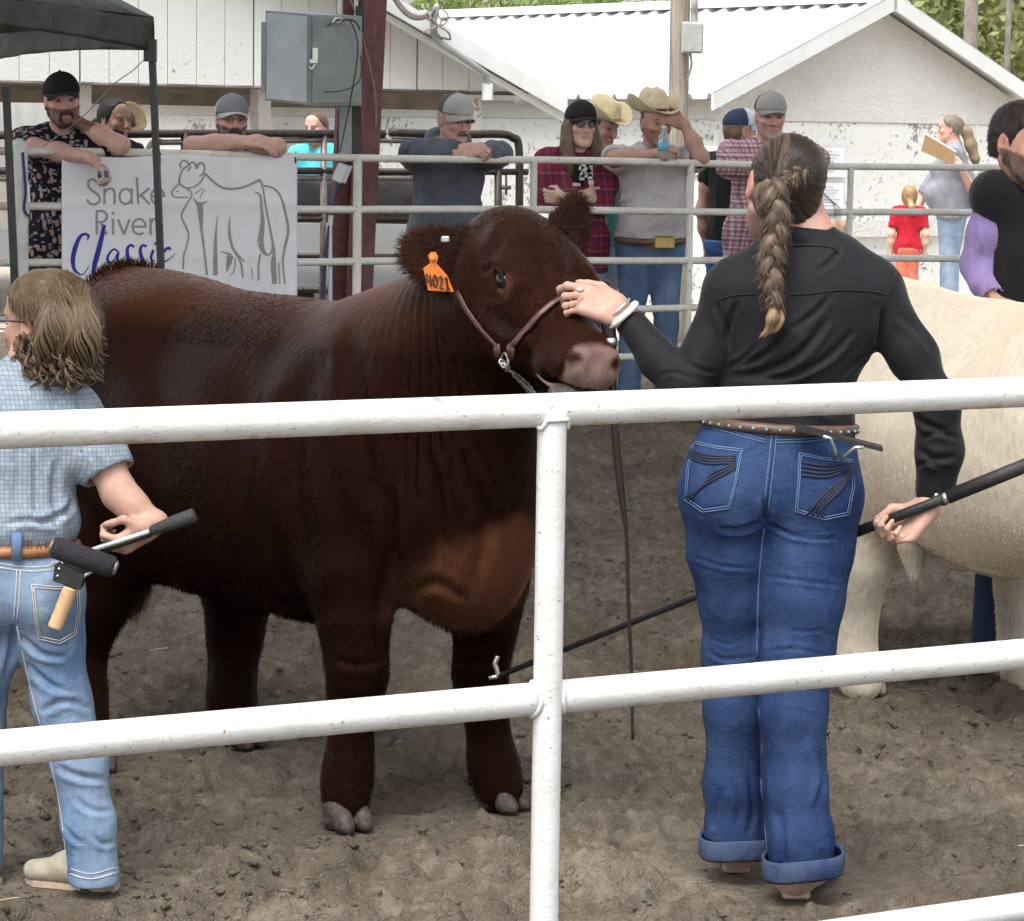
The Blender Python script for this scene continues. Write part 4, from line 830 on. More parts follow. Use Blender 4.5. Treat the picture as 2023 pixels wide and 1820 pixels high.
        k = np.linalg.norm((P-th)*A(1, 1, 1.2), axis=1) < .13; d[k] = A(0, 0, .9)+NN[k]*.4+a*.2+rg.randn(k.sum(), 3)*.3; Ln[k] = .02+.022*rg.rand(k.sum())
        k = (z > 1.10) & (np.linalg.norm(P-p, axis=1) > .75) & ~k; d[k] = A(0, 0, .0)-a*.9+NN[k]*.1+rg.randn(k.sum(), 3)*.14; Ln[k] = .009+.006*rg.rand(k.sum())
        return d, Ln
    fur('coat_hair', V, F, cols, dirs, 190000, root, .0009, 5)
    # extra ear fringe
    for e_ in er:
        dd = e_[2]; k = np.nonzero(inear(V[F].mean(1), e_))[0]; cc = np.clip(cols*2.3+.01, 0, 1)
        def ed(P, NN, rg, dd=dd): n = len(P); return dd*.5+NN*.5+rg.randn(n, 3)*.28, .014+.028*rg.rand(n)
        fur('ear_fringe', V, F[k], cc, ed, 6000, root, .00045, 9)
    for s in (-1, 1):
        c = p+D*.195+L*s*.121-Nf*.034; ey = MB().sph(c, (.024, .017, .018), 16, 10, np.stack([D, L*s, Nf], 1)).build('eye', M_EYE, root, True)
        lid = MB(); b = [c+D*(.029*math.cos(t))+Nf*(.021*math.sin(t))+L*s*(.010+.006*math.sin(t)) for t in np.linspace(.1, math.pi-.1, 9)]; lid.tube(spline(b, 4), .004, 6); lid.build('eyelid', plain('dark_lid', (.02, .0075, .005), .8, spec=.1), ey, True)
        la = MB(); rg = random.Random(5)
        for i in range(0 if s < 0 else 12):
            t = .3+2.4*i/11; q = c+D*(.029*math.cos(t))+Nf*(.02*math.sin(t))+L*s*.014; la.tube([q, q+L*s*.018+Nf*.008+D*.012*math.cos(t), q+L*s*.030+D*.022*math.cos(t)-Nf*.004], [.0009, .0007, .0003], 4)
        if la.v: la.build('eyelashes', M_BLACK, ey)
    hoof(root, gnd(681, 1640)+A(0, 0.045, 0), a*.9+A(.0, -.3, 0)); hoof(root, gnd(992, 1602)+A(0, .05, 0), A(.75, -.6, 0)); hoof(root, gnd(486, 1472)+A(-.01, .02, 0), a); hoof(root, gnd(178, 1520)+A(0, .02, 0), a)
    dc = MB()
    for (x, y, Y) in ((520, 1462, 7.36), (925, 1535, 6.72)): q = at(x, y, Y); dc.sph(q, (.014, .012, .022), 8, 6)
    dc.build('dewclaw', M_HOOF, root, True)
    # tail with switch
    tb = B(-.74, 0, 1.19); tl = spline([tb, B(-.80, .0, 1.1), B(-.83, .03, .85), B(-.80, .08, .62)], 8); MB().tube(tl, np.linspace(.034, .016, len(tl)), 10).build('tail', M_COAT, root, True, col=A(.06, .02, .011))
    e = at(258, 1090, 7.3); f = at(262, 1168, 7.3); S = SDF(); S.path([tl[-1], e, (e+f)/2, f], [.02, .035, .035, .012], .02); tV, tF = S.build(.012)
    fur('tail_switch', tV, tF, np.tile(A(.15, .06, .025), (len(tV), 1)), lambda P, NN, rg: (A(0, 0, -1)+NN*.25+rg.randn(len(P), 3)*.12, .05+.06*rg.rand(len(P))), 5000, root, .0012, 4); mesh('tail_core', tV, tF, M_COAT, root, True, A(.09, .035, .016))
    # ------- halter
    bv = BVHTree.FromPolygons([tuple(v) for v in V], [tuple(map(int, f)) for f in F])
    hal = thing('halter', 'brown leather show halter on the red-brown steer with chain and lead', 'halter', p+D*.3)
    def skin(px, py, lift=.008):
        d = ray(px, py); hit = bv.ray_cast(Vector(CAMP), Vector(d)); h = A(*hit[0]) if hit[0] is not None else at(px, py, 6.1); n = A(*hit[1]) if hit[0] is not None else A(0, -1, 0); return h+n*lift, n
    def strap(pts, w, nm, mat=M_LEATH, lift=.007, fl=.4, par=hal):
        Q = [skin(*q, lift) for q in spline([A(*q) for q in pts], 5)]; return MB().tube([q[0] for q in Q], w, 8, flat=fl, up=[tuple(q[1]) for q in Q]).build(nm, mat, par, True)
    strap([(908, 578), (925, 612), (950, 645), (975, 672), (992, 690)], .0075, 'cheek_strap'); strap([(1010, 690), (1035, 660), (1065, 625), (1095, 600), (1122, 588), (1136, 590)], .0075, 'nose_strap')
    for x, y in ((988, 690), (1014, 690)):
        q, n = skin(x, y, .008); d = nrm(np.cross(n, UZ)); sg = -1 if x < 1000 else 1; dn = -UZ*.8+d*0; MB().tube([q+UZ*.014, q, q-UZ*.02], [.010, .015, .009], 8, flat=.35, up=tuple(n)).build('keeper', M_LEATH, hal, True)
    rt = [skin(x, y, .006)[0] for x, y in ((1001, 712),)][0]; q, n = skin(1001, 710, .006); s1, s2 = nrm(np.cross(n, UZ)), UZ
    MB().tube([q+s1*.016*math.cos(t)+s2*.016*math.sin(t) for t in np.linspace(0, 2*math.pi, 14)], .0035, 6).build('ring', M_ZINC, hal, True)
    ch = [skin(x, y, .008) for x, y in spline([A(1000, 715), A(1012, 728), A(1024, 742), A(1036, 756), A(1046, 770), A(1052, 786)], 3)]
    for i, (c, n) in enumerate(ch):
        t = nrm(ch[min(i+1, len(ch)-1)][0]-ch[max(i-1, 0)][0]); b = np.cross(t, n) if i % 2 else n; MB().tube([c+t*.012*math.cos(u)+b*.007*math.sin(u) for u in np.linspace(0, 2*math.pi, 9)], .0024, 5).build('chain_link', M_ZINC, hal, True)
    HH = at(1140, 588, 6.02)
    st = [at(1147, 612, 6.0), at(1150, 632, 6.0)]
    for i in range(3): c = st[0]+(st[1]-st[0])*i/2; MB().tube([c+A(.007*math.cos(u), 0.004*(i % 2), .010*math.sin(u)) for u in np.linspace(0, 2*math.pi, 9)], .0024, 5).build('chain_link', M_ZINC, hal, True)
    ld = spline([at(1190, 612, 5.97), at(1204, 660, 5.97), at(1211, 760, 5.97), at(1216, 860, 5.97), at(1226, 960, 5.97), at(1238, 1060, 5.97), at(1241, 1180, 5.97), at(1247, 1320, 5.97), at(1250, 1462, 5.96)], 8)
    k = np.linspace(0, 1, len(ld)); w = np.interp(k, [0, .14, .2, .5, .62, 1], [.0145, .0145, .009, .0085, .0045, .0035]); MB().tube(ld, w, 8, flat=.45, up=(0, 1, 0)).build('lead_strap', plain('oxblood_leather', (.02, .007, .007), .35, 0, .3, 60), hal, True)
    MB().tube([at(1206, 668, 5.97), at(1208, 684, 5.97)], .015, 8, flat=.6, up=(0, 1, 0)).build('buckle', M_ZINC, hal, True)
    # ------- ear tag
    tg = thing('ear_tag', 'orange plastic ear tag numbered 4021 on the red-brown steer', 'ear tag', at(865, 575, 6.18))
    Yt = 6.17; q = lambda x, y, dz=0.: at(x, y, Yt+.0006*(x-865)+dz); MO = plain('orange_plastic', (.75, .2, .035), .45, 0, .1, 20)
    MB().ext([q(x, y) for x, y in ((836, 530), (850, 520), (846, 505), (851, 498), (861, 498), (866, 508), (862, 520), (884, 545), (897, 577), (846, 574))], ray(865, 540)*.004).build('plate', MO, tg)
    MB().sph(q(855, 510, -.004), (.008, .004, .008), 10, 6).build('stud', MO, tg, True)
    seg = {'4': [[(0, 0), (-.05, .62), (1, .62)], [(.75, .1), (.75, 1)]], '0': [[(.5, 0), (.05, .3), (.05, .7), (.5, 1), (.95, .7), (.95, .3), (.5, 0)]], '2': [[(0, .2), (.5, 0), (.95, .25), (.1, 1), (1, 1)]], '1': [[(.1, .2), (.55, 0), (.55, 1)], [(.1, 1), (1, 1)]]}
    for i, ch_ in enumerate('4021'):
        x0 = 842.5+i*11.6; y0 = 541+i*2.2; m = MB()
        for s_ in seg[ch_]: m.tube([q(x0+8.4*u+3*v, y0+25*v, -.004) for u, v in s_], .0022, 5)
        m.build('digit', M_BLACK, tg)
    cl = thing('ear_clip', 'small silver clip on the near ear of the red-brown steer', 'clip', at(880, 474, 6.22)); MB().box(at(880, 473, 6.2), (.010, .008, .007), bev=.003).build('clip', M_ZINC, cl)
    return V, F
RED = red_steer()
# ---------------------------------------------------------------- cream steer
def cream_steer():
    a = nrm(A(.45, -.893, 0)); M0 = A(1.345, 7.82, 0); S = .97
    root = thing('steer', 'cream white steer behind the braided woman under the vested man\'s hand', 'steer', M0)
    LG = lambda pts: ([A(*q) for q, r in pts], [r for q, r in pts])
    hx = lambda x, y, Y: at(x, y, Y); r_ = A(a[1], -a[0], 0)
    legs = [LG([(hx(1700, 1000, 8.12), .17), (hx(1690, 1110, 8.1), .10), (hx(1684, 1190, 8.12), .068), (hx(1682, 1260, 8.12), .058), (hx(1690, 1320, 8.1), .052), (hx(1706, 1352, 8.06), .052)])]
    for x, y in ((.46, .0), (.52, -.3), (-.28, -.34)):
        b = M0+(a*x+r_*y)*S; legs.append(LG([(b+UZ*.62, .13), (b+UZ*.42, .074), (b+UZ*.3, .058), (b+UZ*.2, .045), (b+UZ*.1, .044), (b+UZ*.06+a*.01, .048)])); hoof(root, b+a*.02, a, mat=plain('pale_hoof', (.35, .28, .2), .6))
    hoof(root, gnd(1716, 1368)+A(-.01, .03, 0), a, mat=MAT['pale_hoof'])
    p = M0+a*1.02*S+UZ*1.32; D, L, Nf = frame(a*.75-UZ*.66, r_)
    if Nf[2] < 0: Nf = -Nf
    neck = [((M0+a*.46+UZ*.92), p+D*.02-Nf*.16, .23, .13, .10), ((M0+a*.40+UZ*1.0), p-Nf*.10, .13, .09, .12), ((M0+a*.6+UZ*.68), p+D*.10-Nf*.20, .17, .085, .12)]
    ears = [(p+D*.04+L*s*.105-Nf*.07, p+D*.06+L*s*.26-Nf*.1, .055, a) for s in (-1, 1)]
    def colf(V, NN, B):
        c = np.tile(A(.60, .54, .445), (len(V), 1)); n = fbm(V*4, 3, 9)[:, None]; z = V[:, 2:3]; c = c*(1+.14*n); t = np.clip((.45-z)/.3, 0, 1)*.5; c = c*(1-t)+A(.56, .50, .42)*t
        h = V-p; d = h@D; m = ((d > .40) & (d < .6) & (np.linalg.norm(h-D*.45, axis=1) < .16))[:, None]; return np.where(m, A(.5, .32, .28), c)
    o, V, F, cols, B, R = bovine(root, M0, a, S, legs, dict(D=D, L=L, N=Nf, p=p, neck=neck, ears=ears), colf, h=.012, seed=8)
    def dirs(P, NN, rg):
        n = len(P); d = -a*.5+A(0, 0, -.8)+NN*.1+rg.randn(n, 3)*.12; Ln = .006+.005*rg.rand(n); lo = P[:, 2] < .5; d[lo] += NN[lo]*.1; Ln[lo] *= 1.2; Ln[np.linalg.norm(P-p-D*.45, axis=1) < .15] = 0; return d, Ln
    fur('coat_hair', V, F, cols, dirs, 70000, root, .0013, 6)
    sh = SDF(); q = at(1800, 1120, 7.85); sh.cone(q+UZ*.06, at(1806, 1136, 7.85), .042, .02, .03); sV, sF = sh.build(.01); mesh('sheath', sV, sF, M_COAT, root, True, A(.56, .49, .39))
    fur('sheath_hair', sV, sF, np.tile(A(.56, .49, .39), (len(sV), 1)), lambda P, NN, rg: (A(0, 0, -1)+NN*.3+rg.randn(len(P), 3)*.2, .006+.008*rg.rand(len(P))), 900, root, .0013, 7)
    for s in (-1, 1): MB().sph(p+D*.195+L*s*.121-Nf*.034, (.024, .02, .022), 12, 8, np.stack([D, L*s, Nf], 1)).build('eye', M_EYE, root, True)
    tl = spline([B(-.72, 0, 1.16), B(-.80, 0, 1.05), B(-.82, .0, .8), B(-.78, 0, .5)], 6); MB().tube(tl, np.linspace(.03, .014, len(tl)), 8).build('tail', M_COAT, root, True, col=A(.5, .4, .27))
    return V, F
CREAM = cream_steer()
# ================================================================ people
def m_skin(name, sss=.0):
    t = NT(name); p = t.pos(); n = t.noise(p, 70, 3); c = t.attr(); t.col(t.mix(c, t.mix(c, (.8, .62, .58), 1., 'MULTIPLY'), t.map(n, .45, .8, 0, .5)), .5, spec=.35); t.bump(n, .12, .003)
    t.b.inputs['Subsurface Weight'].default_value = .08; t.b.inputs['Subsurface Radius'].default_value = (.01, .004, .002); return t.m
M_SKIN = m_skin('skin')
def cloth(name, c, c2=None, rough=.85, fine=220, sheen=.1, mot=.3):
    """plain woven cloth"""
    if name in MAT: return MAT[name]
    t = NT(name); p = t.pos(); n = t.noise(p, fine, 2); b = t.noise(p, 8, 4); c2 = c2 or tuple(x*1.35 for x in c)
    t.col(t.mix(t.ramp(b, [(.35, c), (.7, c2)]), tuple(x*.6 for x in c), t.math('MULTIPLY', n, mot)), rough, sheen=sheen, spec=.2); t.bump(t.math('ADD', t.math('MULTIPLY', n, .15), t.noise(t.pos((1, 1, .5)), 15, 5, .55, 1.2)), .6, .02); return t.m
def denim(name, c, fade, k=.5):
    if name in MAT: return MAT[name]
    t = NT(name); p = t.pos(); w = t.noise(t.pos((1, 1, .12)), 260, 2); b = t.noise(t.pos((1, 1, .6)), 5, 4); f = t.noise(t.pos((1, 1, .35)), 16, 5)
    base = t.mix(c, fade, t.math('MULTIPLY', t.map(t.math('ADD', t.math('MULTIPLY', b, .6), t.math('MULTIPLY', f, .4)), .38, .66), k)); t.col(t.mix(base, tuple(min(1, x*1.6+.03) for x in c), t.map(w, .5, .85, 0, .5)), .9, spec=.12); t.bump(t.math('ADD', t.math('MULTIPLY', w, .25), t.noise(t.pos((1, 1, 1.3)), 13, 5, .6, 1.)), .5, .014); return t.m
def plaid(name, base, bands, cell=.085, rot=0., dim=.75):
    """bands: list of (colour, pos 0..1, width)"""
    t = NT(name); p = t.obj((1/cell, 1/cell, 1/cell), (0, 0, rot)); s = t.sep(p); u = t.math('FRACT', t.math('ADD', s[0], t.math('MULTIPLY', s[1], .6))); v = t.math('FRACT', s[2]); c = base
    for q in (u, v):
        for (cc, po, wd) in bands:
            d = t.math('ABSOLUTE', t.math('SUBTRACT', q, po)); c = t.mix(c, cc, t.math('MULTIPLY', t.map(d, wd*.45, wd*.55, 1, 0), dim*.62))
    n = t.noise(t.pos(), 200, 2); t.col(t.mix(c, (.05, .05, .05), t.math('MULTIPLY', n, .15)), .88, spec=.15); t.bump(t.noise(t.pos((1, 1, .6)), 20, 4), .3, .008); return t.m
M_HAIRM = m_hair('head_hair', .45, .45, False); M_EYEW = plain('eye_white', (.26, .21, .19), .3); M_LENS = plain('dark_lens', (.012, .013, .016), .08)
M_BOOT = plain('tan_boot', (.33, .24, .17), .7, 0, .25, 30, .3); M_BELT = plain('tan_belt', (.28, .12, .045), .5, 0, .3, 40); M_GOLD = plain('brass', (.42, .3, .13), .35, .8, .3, 90)
SK = dict(fair=A(.62, .43, .35), tan=A(.46, .28, .21), red=A(.58, .36, .29))
def head_sdf(s, C, f, sd, u, k=1., jaw=1., fat=0.):
    """human head: f forward, sd to the head's own left, u up"""
    R = np.stack([f, sd, u], 1); P = lambda a, b, c: C+(f*a+sd*b+u*c)*k; e = lambda a, b, c, q, kk=.02, op='u': s.ell(P(a, b, c), np.array(q)*k, R, kk*k, op)
    e(-.012, 0, .03, (.098, .077, .088)); e(.03, 0, -.035, (.064, .062+fat, .085), .03); e(.058, 0, .055, (.035, .055, .045), .03)
    for b in (-1, 1):
        s.cone(P(-.005, b*(.052+fat), -.055), P(.07, b*.016, -.105*jaw), .02*k, .02*k, .03*k); e(.066, b*.044, -.022, (.022, .02, .02)); e(-.008, b*.079, -.004, (.021, .009, .034), .008); e(-.004, b*.085, -.004, (.010, .005, .02), .006, 's')
        e(.1, b*.032, .006, (.016, .017, .012), .014, 's'); e(.108, b*.013, -.036, (.010, .009, .008), .008)
    e(.08, 0, -.105*jaw, (.02, .024, .018), .02); s.cone(P(.083, -.036, .026), P(.083, .036, .026), .012*k, .012*k, .014*k); s.cone(P(.092, 0, .012), P(.116, 0, -.032), .0085*k, .0125*k, .01*k)
    s.cone(P(.089, -.019, -.062), P(.089, .019, -.062), .0075*k, .0075*k, .008*k); s.cone(P(.088, -.017, -.075), P(.088, .017, -.075), .008*k, .008*k, .008*k); s.cone(P(.104, -.02, -.0685), P(.104, .02, -.0685), .0035*k, .0035*k, .003*k, 's')
    return P, R
def hand_sdf(s, W, d, n, k=1., curl=.5, side=1, spread=.12, thumb=.6, fc=None):
    """W wrist, d hand direction, n palm normal (the way the palm faces), side +1: thumb on cross(d,n) side. returns knuckle midpoint"""
    d = nrm(d); n = nrm(n-d*np.dot(n, d)); t = np.cross(d, n)*side; R = np.stack([d, t, n], 1)
    s.box(W+d*.047*k, A(.05, .04, .0135)*k, R, .012*k, .012); s.cone(W-d*.02*k, W+d*.02*k, .025*k, .026*k, .02)
    for i, (o, L) in enumerate(((.03, .92), (.0105, 1.02), (-.010, .95), (-.0295, .76))):
        c = (fc[i] if fc else curl); b = W+(d*.092+t*o)*k; a = 0; r = .0098-.0008*i; p = b; dd = nrm(d+t*spread*o/.03*.6)
        for j, ln in enumerate((.046, .028, .022)):
            a += c*(.85 if j == 0 else 1.05)*1.1; v = dd*math.cos(a)+n*math.sin(a); q = p+v*ln*L*k; s.cone(p, q, (r-.0006*j)*k, (r-.0006*(j+1))*k, .005); p = q
    b = W+(d*.03+t*.034)*k; v = nrm(d*.62+t*.62+n*(.25+.4*thumb)); q = b+v*.042*k; s.cone(b-v*.02*k, q, .0145*k, .0115*k, .014); v2 = nrm(d*.85+t*(.25-.5*thumb)+n*.45*thumb); q2 = q+v2*.03*k; s.cone(q, q2, .0112*k, .0095*k, .004); s.cone(q2, q2+nrm(v2+n*.2*thumb)*.022*k, .0095*k, .0078*k, .004)
    return W+d*.08*k
def skincol(V, P0, f, sd, u, k, base, beard=None, lips=1.):
    q = (V-P0)/k; a, b, c = q@f, q@sd, q@u; n = fbm(V*40, 2, 3)[:, None]; C = np.tile(base, (len(V), 1))*(1+.06*n)
    hd = (np.abs(b) < .13) & (np.abs(a) < .16) & (np.abs(c) < .18)
    ch = np.exp(-(((np.abs(b)-.042)/.03)**2+((c+.03)/.03)**2))*(a > .03)*hd; no = np.exp(-((b/.02)**2+((c+.03)/.02)**2))*(a > .08)*hd; er = (np.abs(b) > .074)*hd
    w = np.clip(ch*.5+no*.5+er*.4, 0, 1)[:, None]; C = C*(1-w)+C*A(1.12, .72, .68)*w
    l = (np.exp(-((b/.024)**4+((c+.0685)/.011)**4))*(a > .078)*hd)[:, None]*.75*lips; C = C*(1-l)+A(.34, .12, .10)*l
    ey = (np.exp(-(((np.abs(b)-.032)/.018)**4+((c-.006)/.012)**4))*(a > .06)*hd)[:, None]*.45; C = C*(1-ey)+C*A(.5, .4, .4)*ey
    if beard is not None:
        m = ((a > -.01+.6*np.maximum(-.03-c, -.05)) & (c < -.035+.1*np.clip(.07-a, -.02, .06)+.25*(np.abs(b)-.03)*(np.abs(b) > .035)) & (c > -.15) & hd); m &= ~((np.abs(b) < .022) & (np.abs(c+.068) < .011)); m = m[:, None]*(.78+.2*n); C = C*(1-m)+beard*m
    return np.clip(C, 0, 1)
def folds(V, F, amp, sc_, seed, aniso=(1, 1, .5)):
    N_ = vnormals(V, F); Q = V*np.array(aniso)*sc_; w = np.stack([vnoise(Q*.6+i*9.1, seed+i) for i in range(3)], 1)*.55
    a = (1-np.abs(vnoise(Q+w, seed+5)))**3; b = (1-np.abs(vnoise((Q+w*1.4)*2.1, seed+6)))**3; c = vnoise(Q*.5, seed+7); return V+N_*(amp*(1.1*a*(.6+.6*c)+.45*b-.55))[:, None]
def eyes(par, P, R, k, closed=False):
    for b in (-1, 1):
        e = MB().sph(P(.084, b*.032, .004), np.array((.012, .0125, .0075))*k, 10, 7, R).build('eye', M_EYEW, par, True); MB().sph(P(.0905, b*.0325, .0035), np.array((.006, .0065, .006))*k, 8, 6, R).build('iris', M_EYE, e, True)
def brows(par, P, k, mat, col):
    for b in (-1, 1): MB().tube(spline([P(.094, b*.016, .026), P(.0945, b*.034, .031), P(.084, b*.05, .026)], 4), .0042*k, 6, flat=.5).build('eyebrow', mat, par, True, col=col)
def hair_cap(par, C, f, sd, u, k, col, line=None, grow=.011, name='hair', extra=None, strands=2500, L=.02, comb=None, h=.006, drop=-.05):
    """short hair: inflated cranium cut by a hairline"""
    s = SDF(); R = np.stack([f, sd, u], 1); P = lambda a, b, c: C+(f*a+sd*b+u*c)*k
    s.ell(P(-.014, 0, .03), A(.098+grow, .077+grow*.8, .088+grow)*k, R, .02); s.ell(P(.028, 0, .066), A(.062, .064, .05)*k, R, .02); s.ell(P(-.045, 0, -.02), A(.058, .066, .07)*k, R, .03)
    if extra: extra(s, P, R)
    s.clipf(lambda X: ((X-C)@f)/k-np.interp(((X-C)@u)/k, [-.12, -.05, -.01, .03, .075, .13], line or [-.03, -.03, .012, .045, .075, .05]), .004); s.clip(P(0, 0, drop), -u)
    V, F = s.build(h*k); N_ = vnormals(V, F); V = V+N_*(.004*fbm(V*60, 2, 4))[:, None]
    cc = np.tile(np.asarray(col, float), (len(V), 1))*(1+.35*fbm(V*A(60, 60, 25), 2, 8)[:, None]); o = mesh(name, V, F, M_HAIRM, par, True, np.clip(cc, 0, 1))
    if strands:
        cd = comb or (lambda P_, N__: -f*.5-u*.6); fur(name+'_strands', V, F, np.clip(cc*1.25, 0, 1), lambda P_, NN, rg: (cd(P_, NN)+NN*.25+rg.randn(len(P_), 3)*.2, (L*(.5+rg.rand(len(P_))))), strands, o, .0009, 3, M_HAIRM)
    return o
def cap(par, C, f, sd, u, k, front, back, brim, logo=None, tilt=0., name='cap', curve=.03):
    """baseball cap; front/back/brim are colours"""
    ca, sa = math.cos(tilt), math.sin(tilt); f, u = f*ca+u*sa, u*ca-f*sa; R = np.stack([f, sd, u], 1); P = lambda a, b, c: C+(f*a+sd*b+u*c)*k
    s = SDF(); s.ell(P(-.006, 0, .048), A(.112, .09, .098)*k, R, .02); s.ell(P(.045, 0, .075), A(.05, .058, .055)*k, R, .05); s.clip(P(0, 0, .042), -u); V, F = s.build(.006*k)
    q = (V-C)@f/k; c2 = np.where((q > .012)[:, None], np.asarray(front), np.asarray(back))*(1+.08*fbm(V*90, 2, 1)[:, None])
    m = MAT.get('cap_cloth')
    if not m: t = NT('cap_cloth'); t.col(t.attr(), .9, spec=.15); t.bump(t.noise(t.pos(), 160, 2), .3, .004); m = t.m
    c = thing_child(name, par); mesh('crown', V, F, m, c, True, np.clip(c2, 0, 1))
    G = [[P(.095*math.cos(a)+(.012+.062*v*math.cos(a*1.05)), .082*math.sin(a)*(1-.08*v), .046-curve*math.sin(a)**2*(.3+.7*v)-.012*v) for v in np.linspace(0, 1, 6)] for a in np.linspace(-1.35, 1.35, 21)]; V2, F2 = shell(G, .004*k); mesh('brim', V2, F2, m, c, True, np.asarray(brim, float))
    MB().sph(P(-.004, 0, .147), .008*k, 8, 5).build('button', m, c, True, col=np.asarray(front, float))
    if logo is not None:
        for (b, cc, w, hh, col) in logo:
            g = [[P(.104-.9*(bb/k*0+bb)**2*6-(.0 if ccc < .08 else (ccc-.08)*.5), bb, ccc) for ccc in np.linspace(cc-hh/2, cc+hh/2, 3)] for bb in np.linspace(b-w/2, b+w/2, 6)]; V3, F3 = shell(g, .006*k); mesh('emblem', V3, F3, m, c, True, np.asarray(col, float))
    return c
def thing_child(name, par):
    o = bpy.data.objects.new(name, None); o.empty_display_size = .05; return link(o, par)
def cowboy_hat(root, C, f, sd, u, k, col, band=(.05, .03, .02), roll=.10, name='straw_hat'):
    t = MAT.get('straw')
    if not t: tt = NT('straw'); p = tt.pos(); n = tt.vor(p, 130, rnd=.25); tt.col(tt.mix(tt.attr(), (.38, .25, .1), tt.map(n, .3, .6, 0, .5)), .75); tt.bump(n, .5, .004); t = tt.m
    P = lambda a, b, c: C+(f*a+sd*b+u*c)*k; G = []
    for a in np.linspace(0, 2*math.pi, 49):
        row = []
        for v in np.linspace(0, 1, 9):
            ra, rb = .105+.085*v, .085+.085*v; x, y = ra*math.cos(a), rb*math.sin(a); z = .062+roll*(abs(math.sin(a))**2.2)*v**1.4-.008*abs(math.cos(a))**3*v; row.append(P(x, y*(1-.12*v*abs(math.sin(a))), z))
        G.append(row)
    V, F = shell(G, .004); mesh('brim', V, F, t, root, True, np.asarray(col, float))
    s = SDF(); R = np.stack([f, sd, u], 1); s.ell(P(-.003, 0, .07), A(.106, .086, .04)*k, R, .02); s.cone(P(-.05, 0, .135), P(.05, 0, .125), .074*k, .064*k, .05); s.ell(P(0, 0, .212), A(.09, .016, .022)*k, R, .03, 's')
    for b in (-1, 1): s.ell(P(.075, b*.06, .16), A(.03, .014, .03)*k, R, .03, 's')
    s.clip(P(0, 0, .058), -u); V, F = s.build(.006); mesh('crown', V, F, t, root, True, np.asarray(col, float)*.97)
    MB().tube([P(.109*math.cos(a)-.002, .089*math.sin(a), .072) for a in np.linspace(0, 2*math.pi, 41)], .0085*k, 6, flat=.4).build('hat_band', plain('hat_band', band, .7), root, True)
    return P
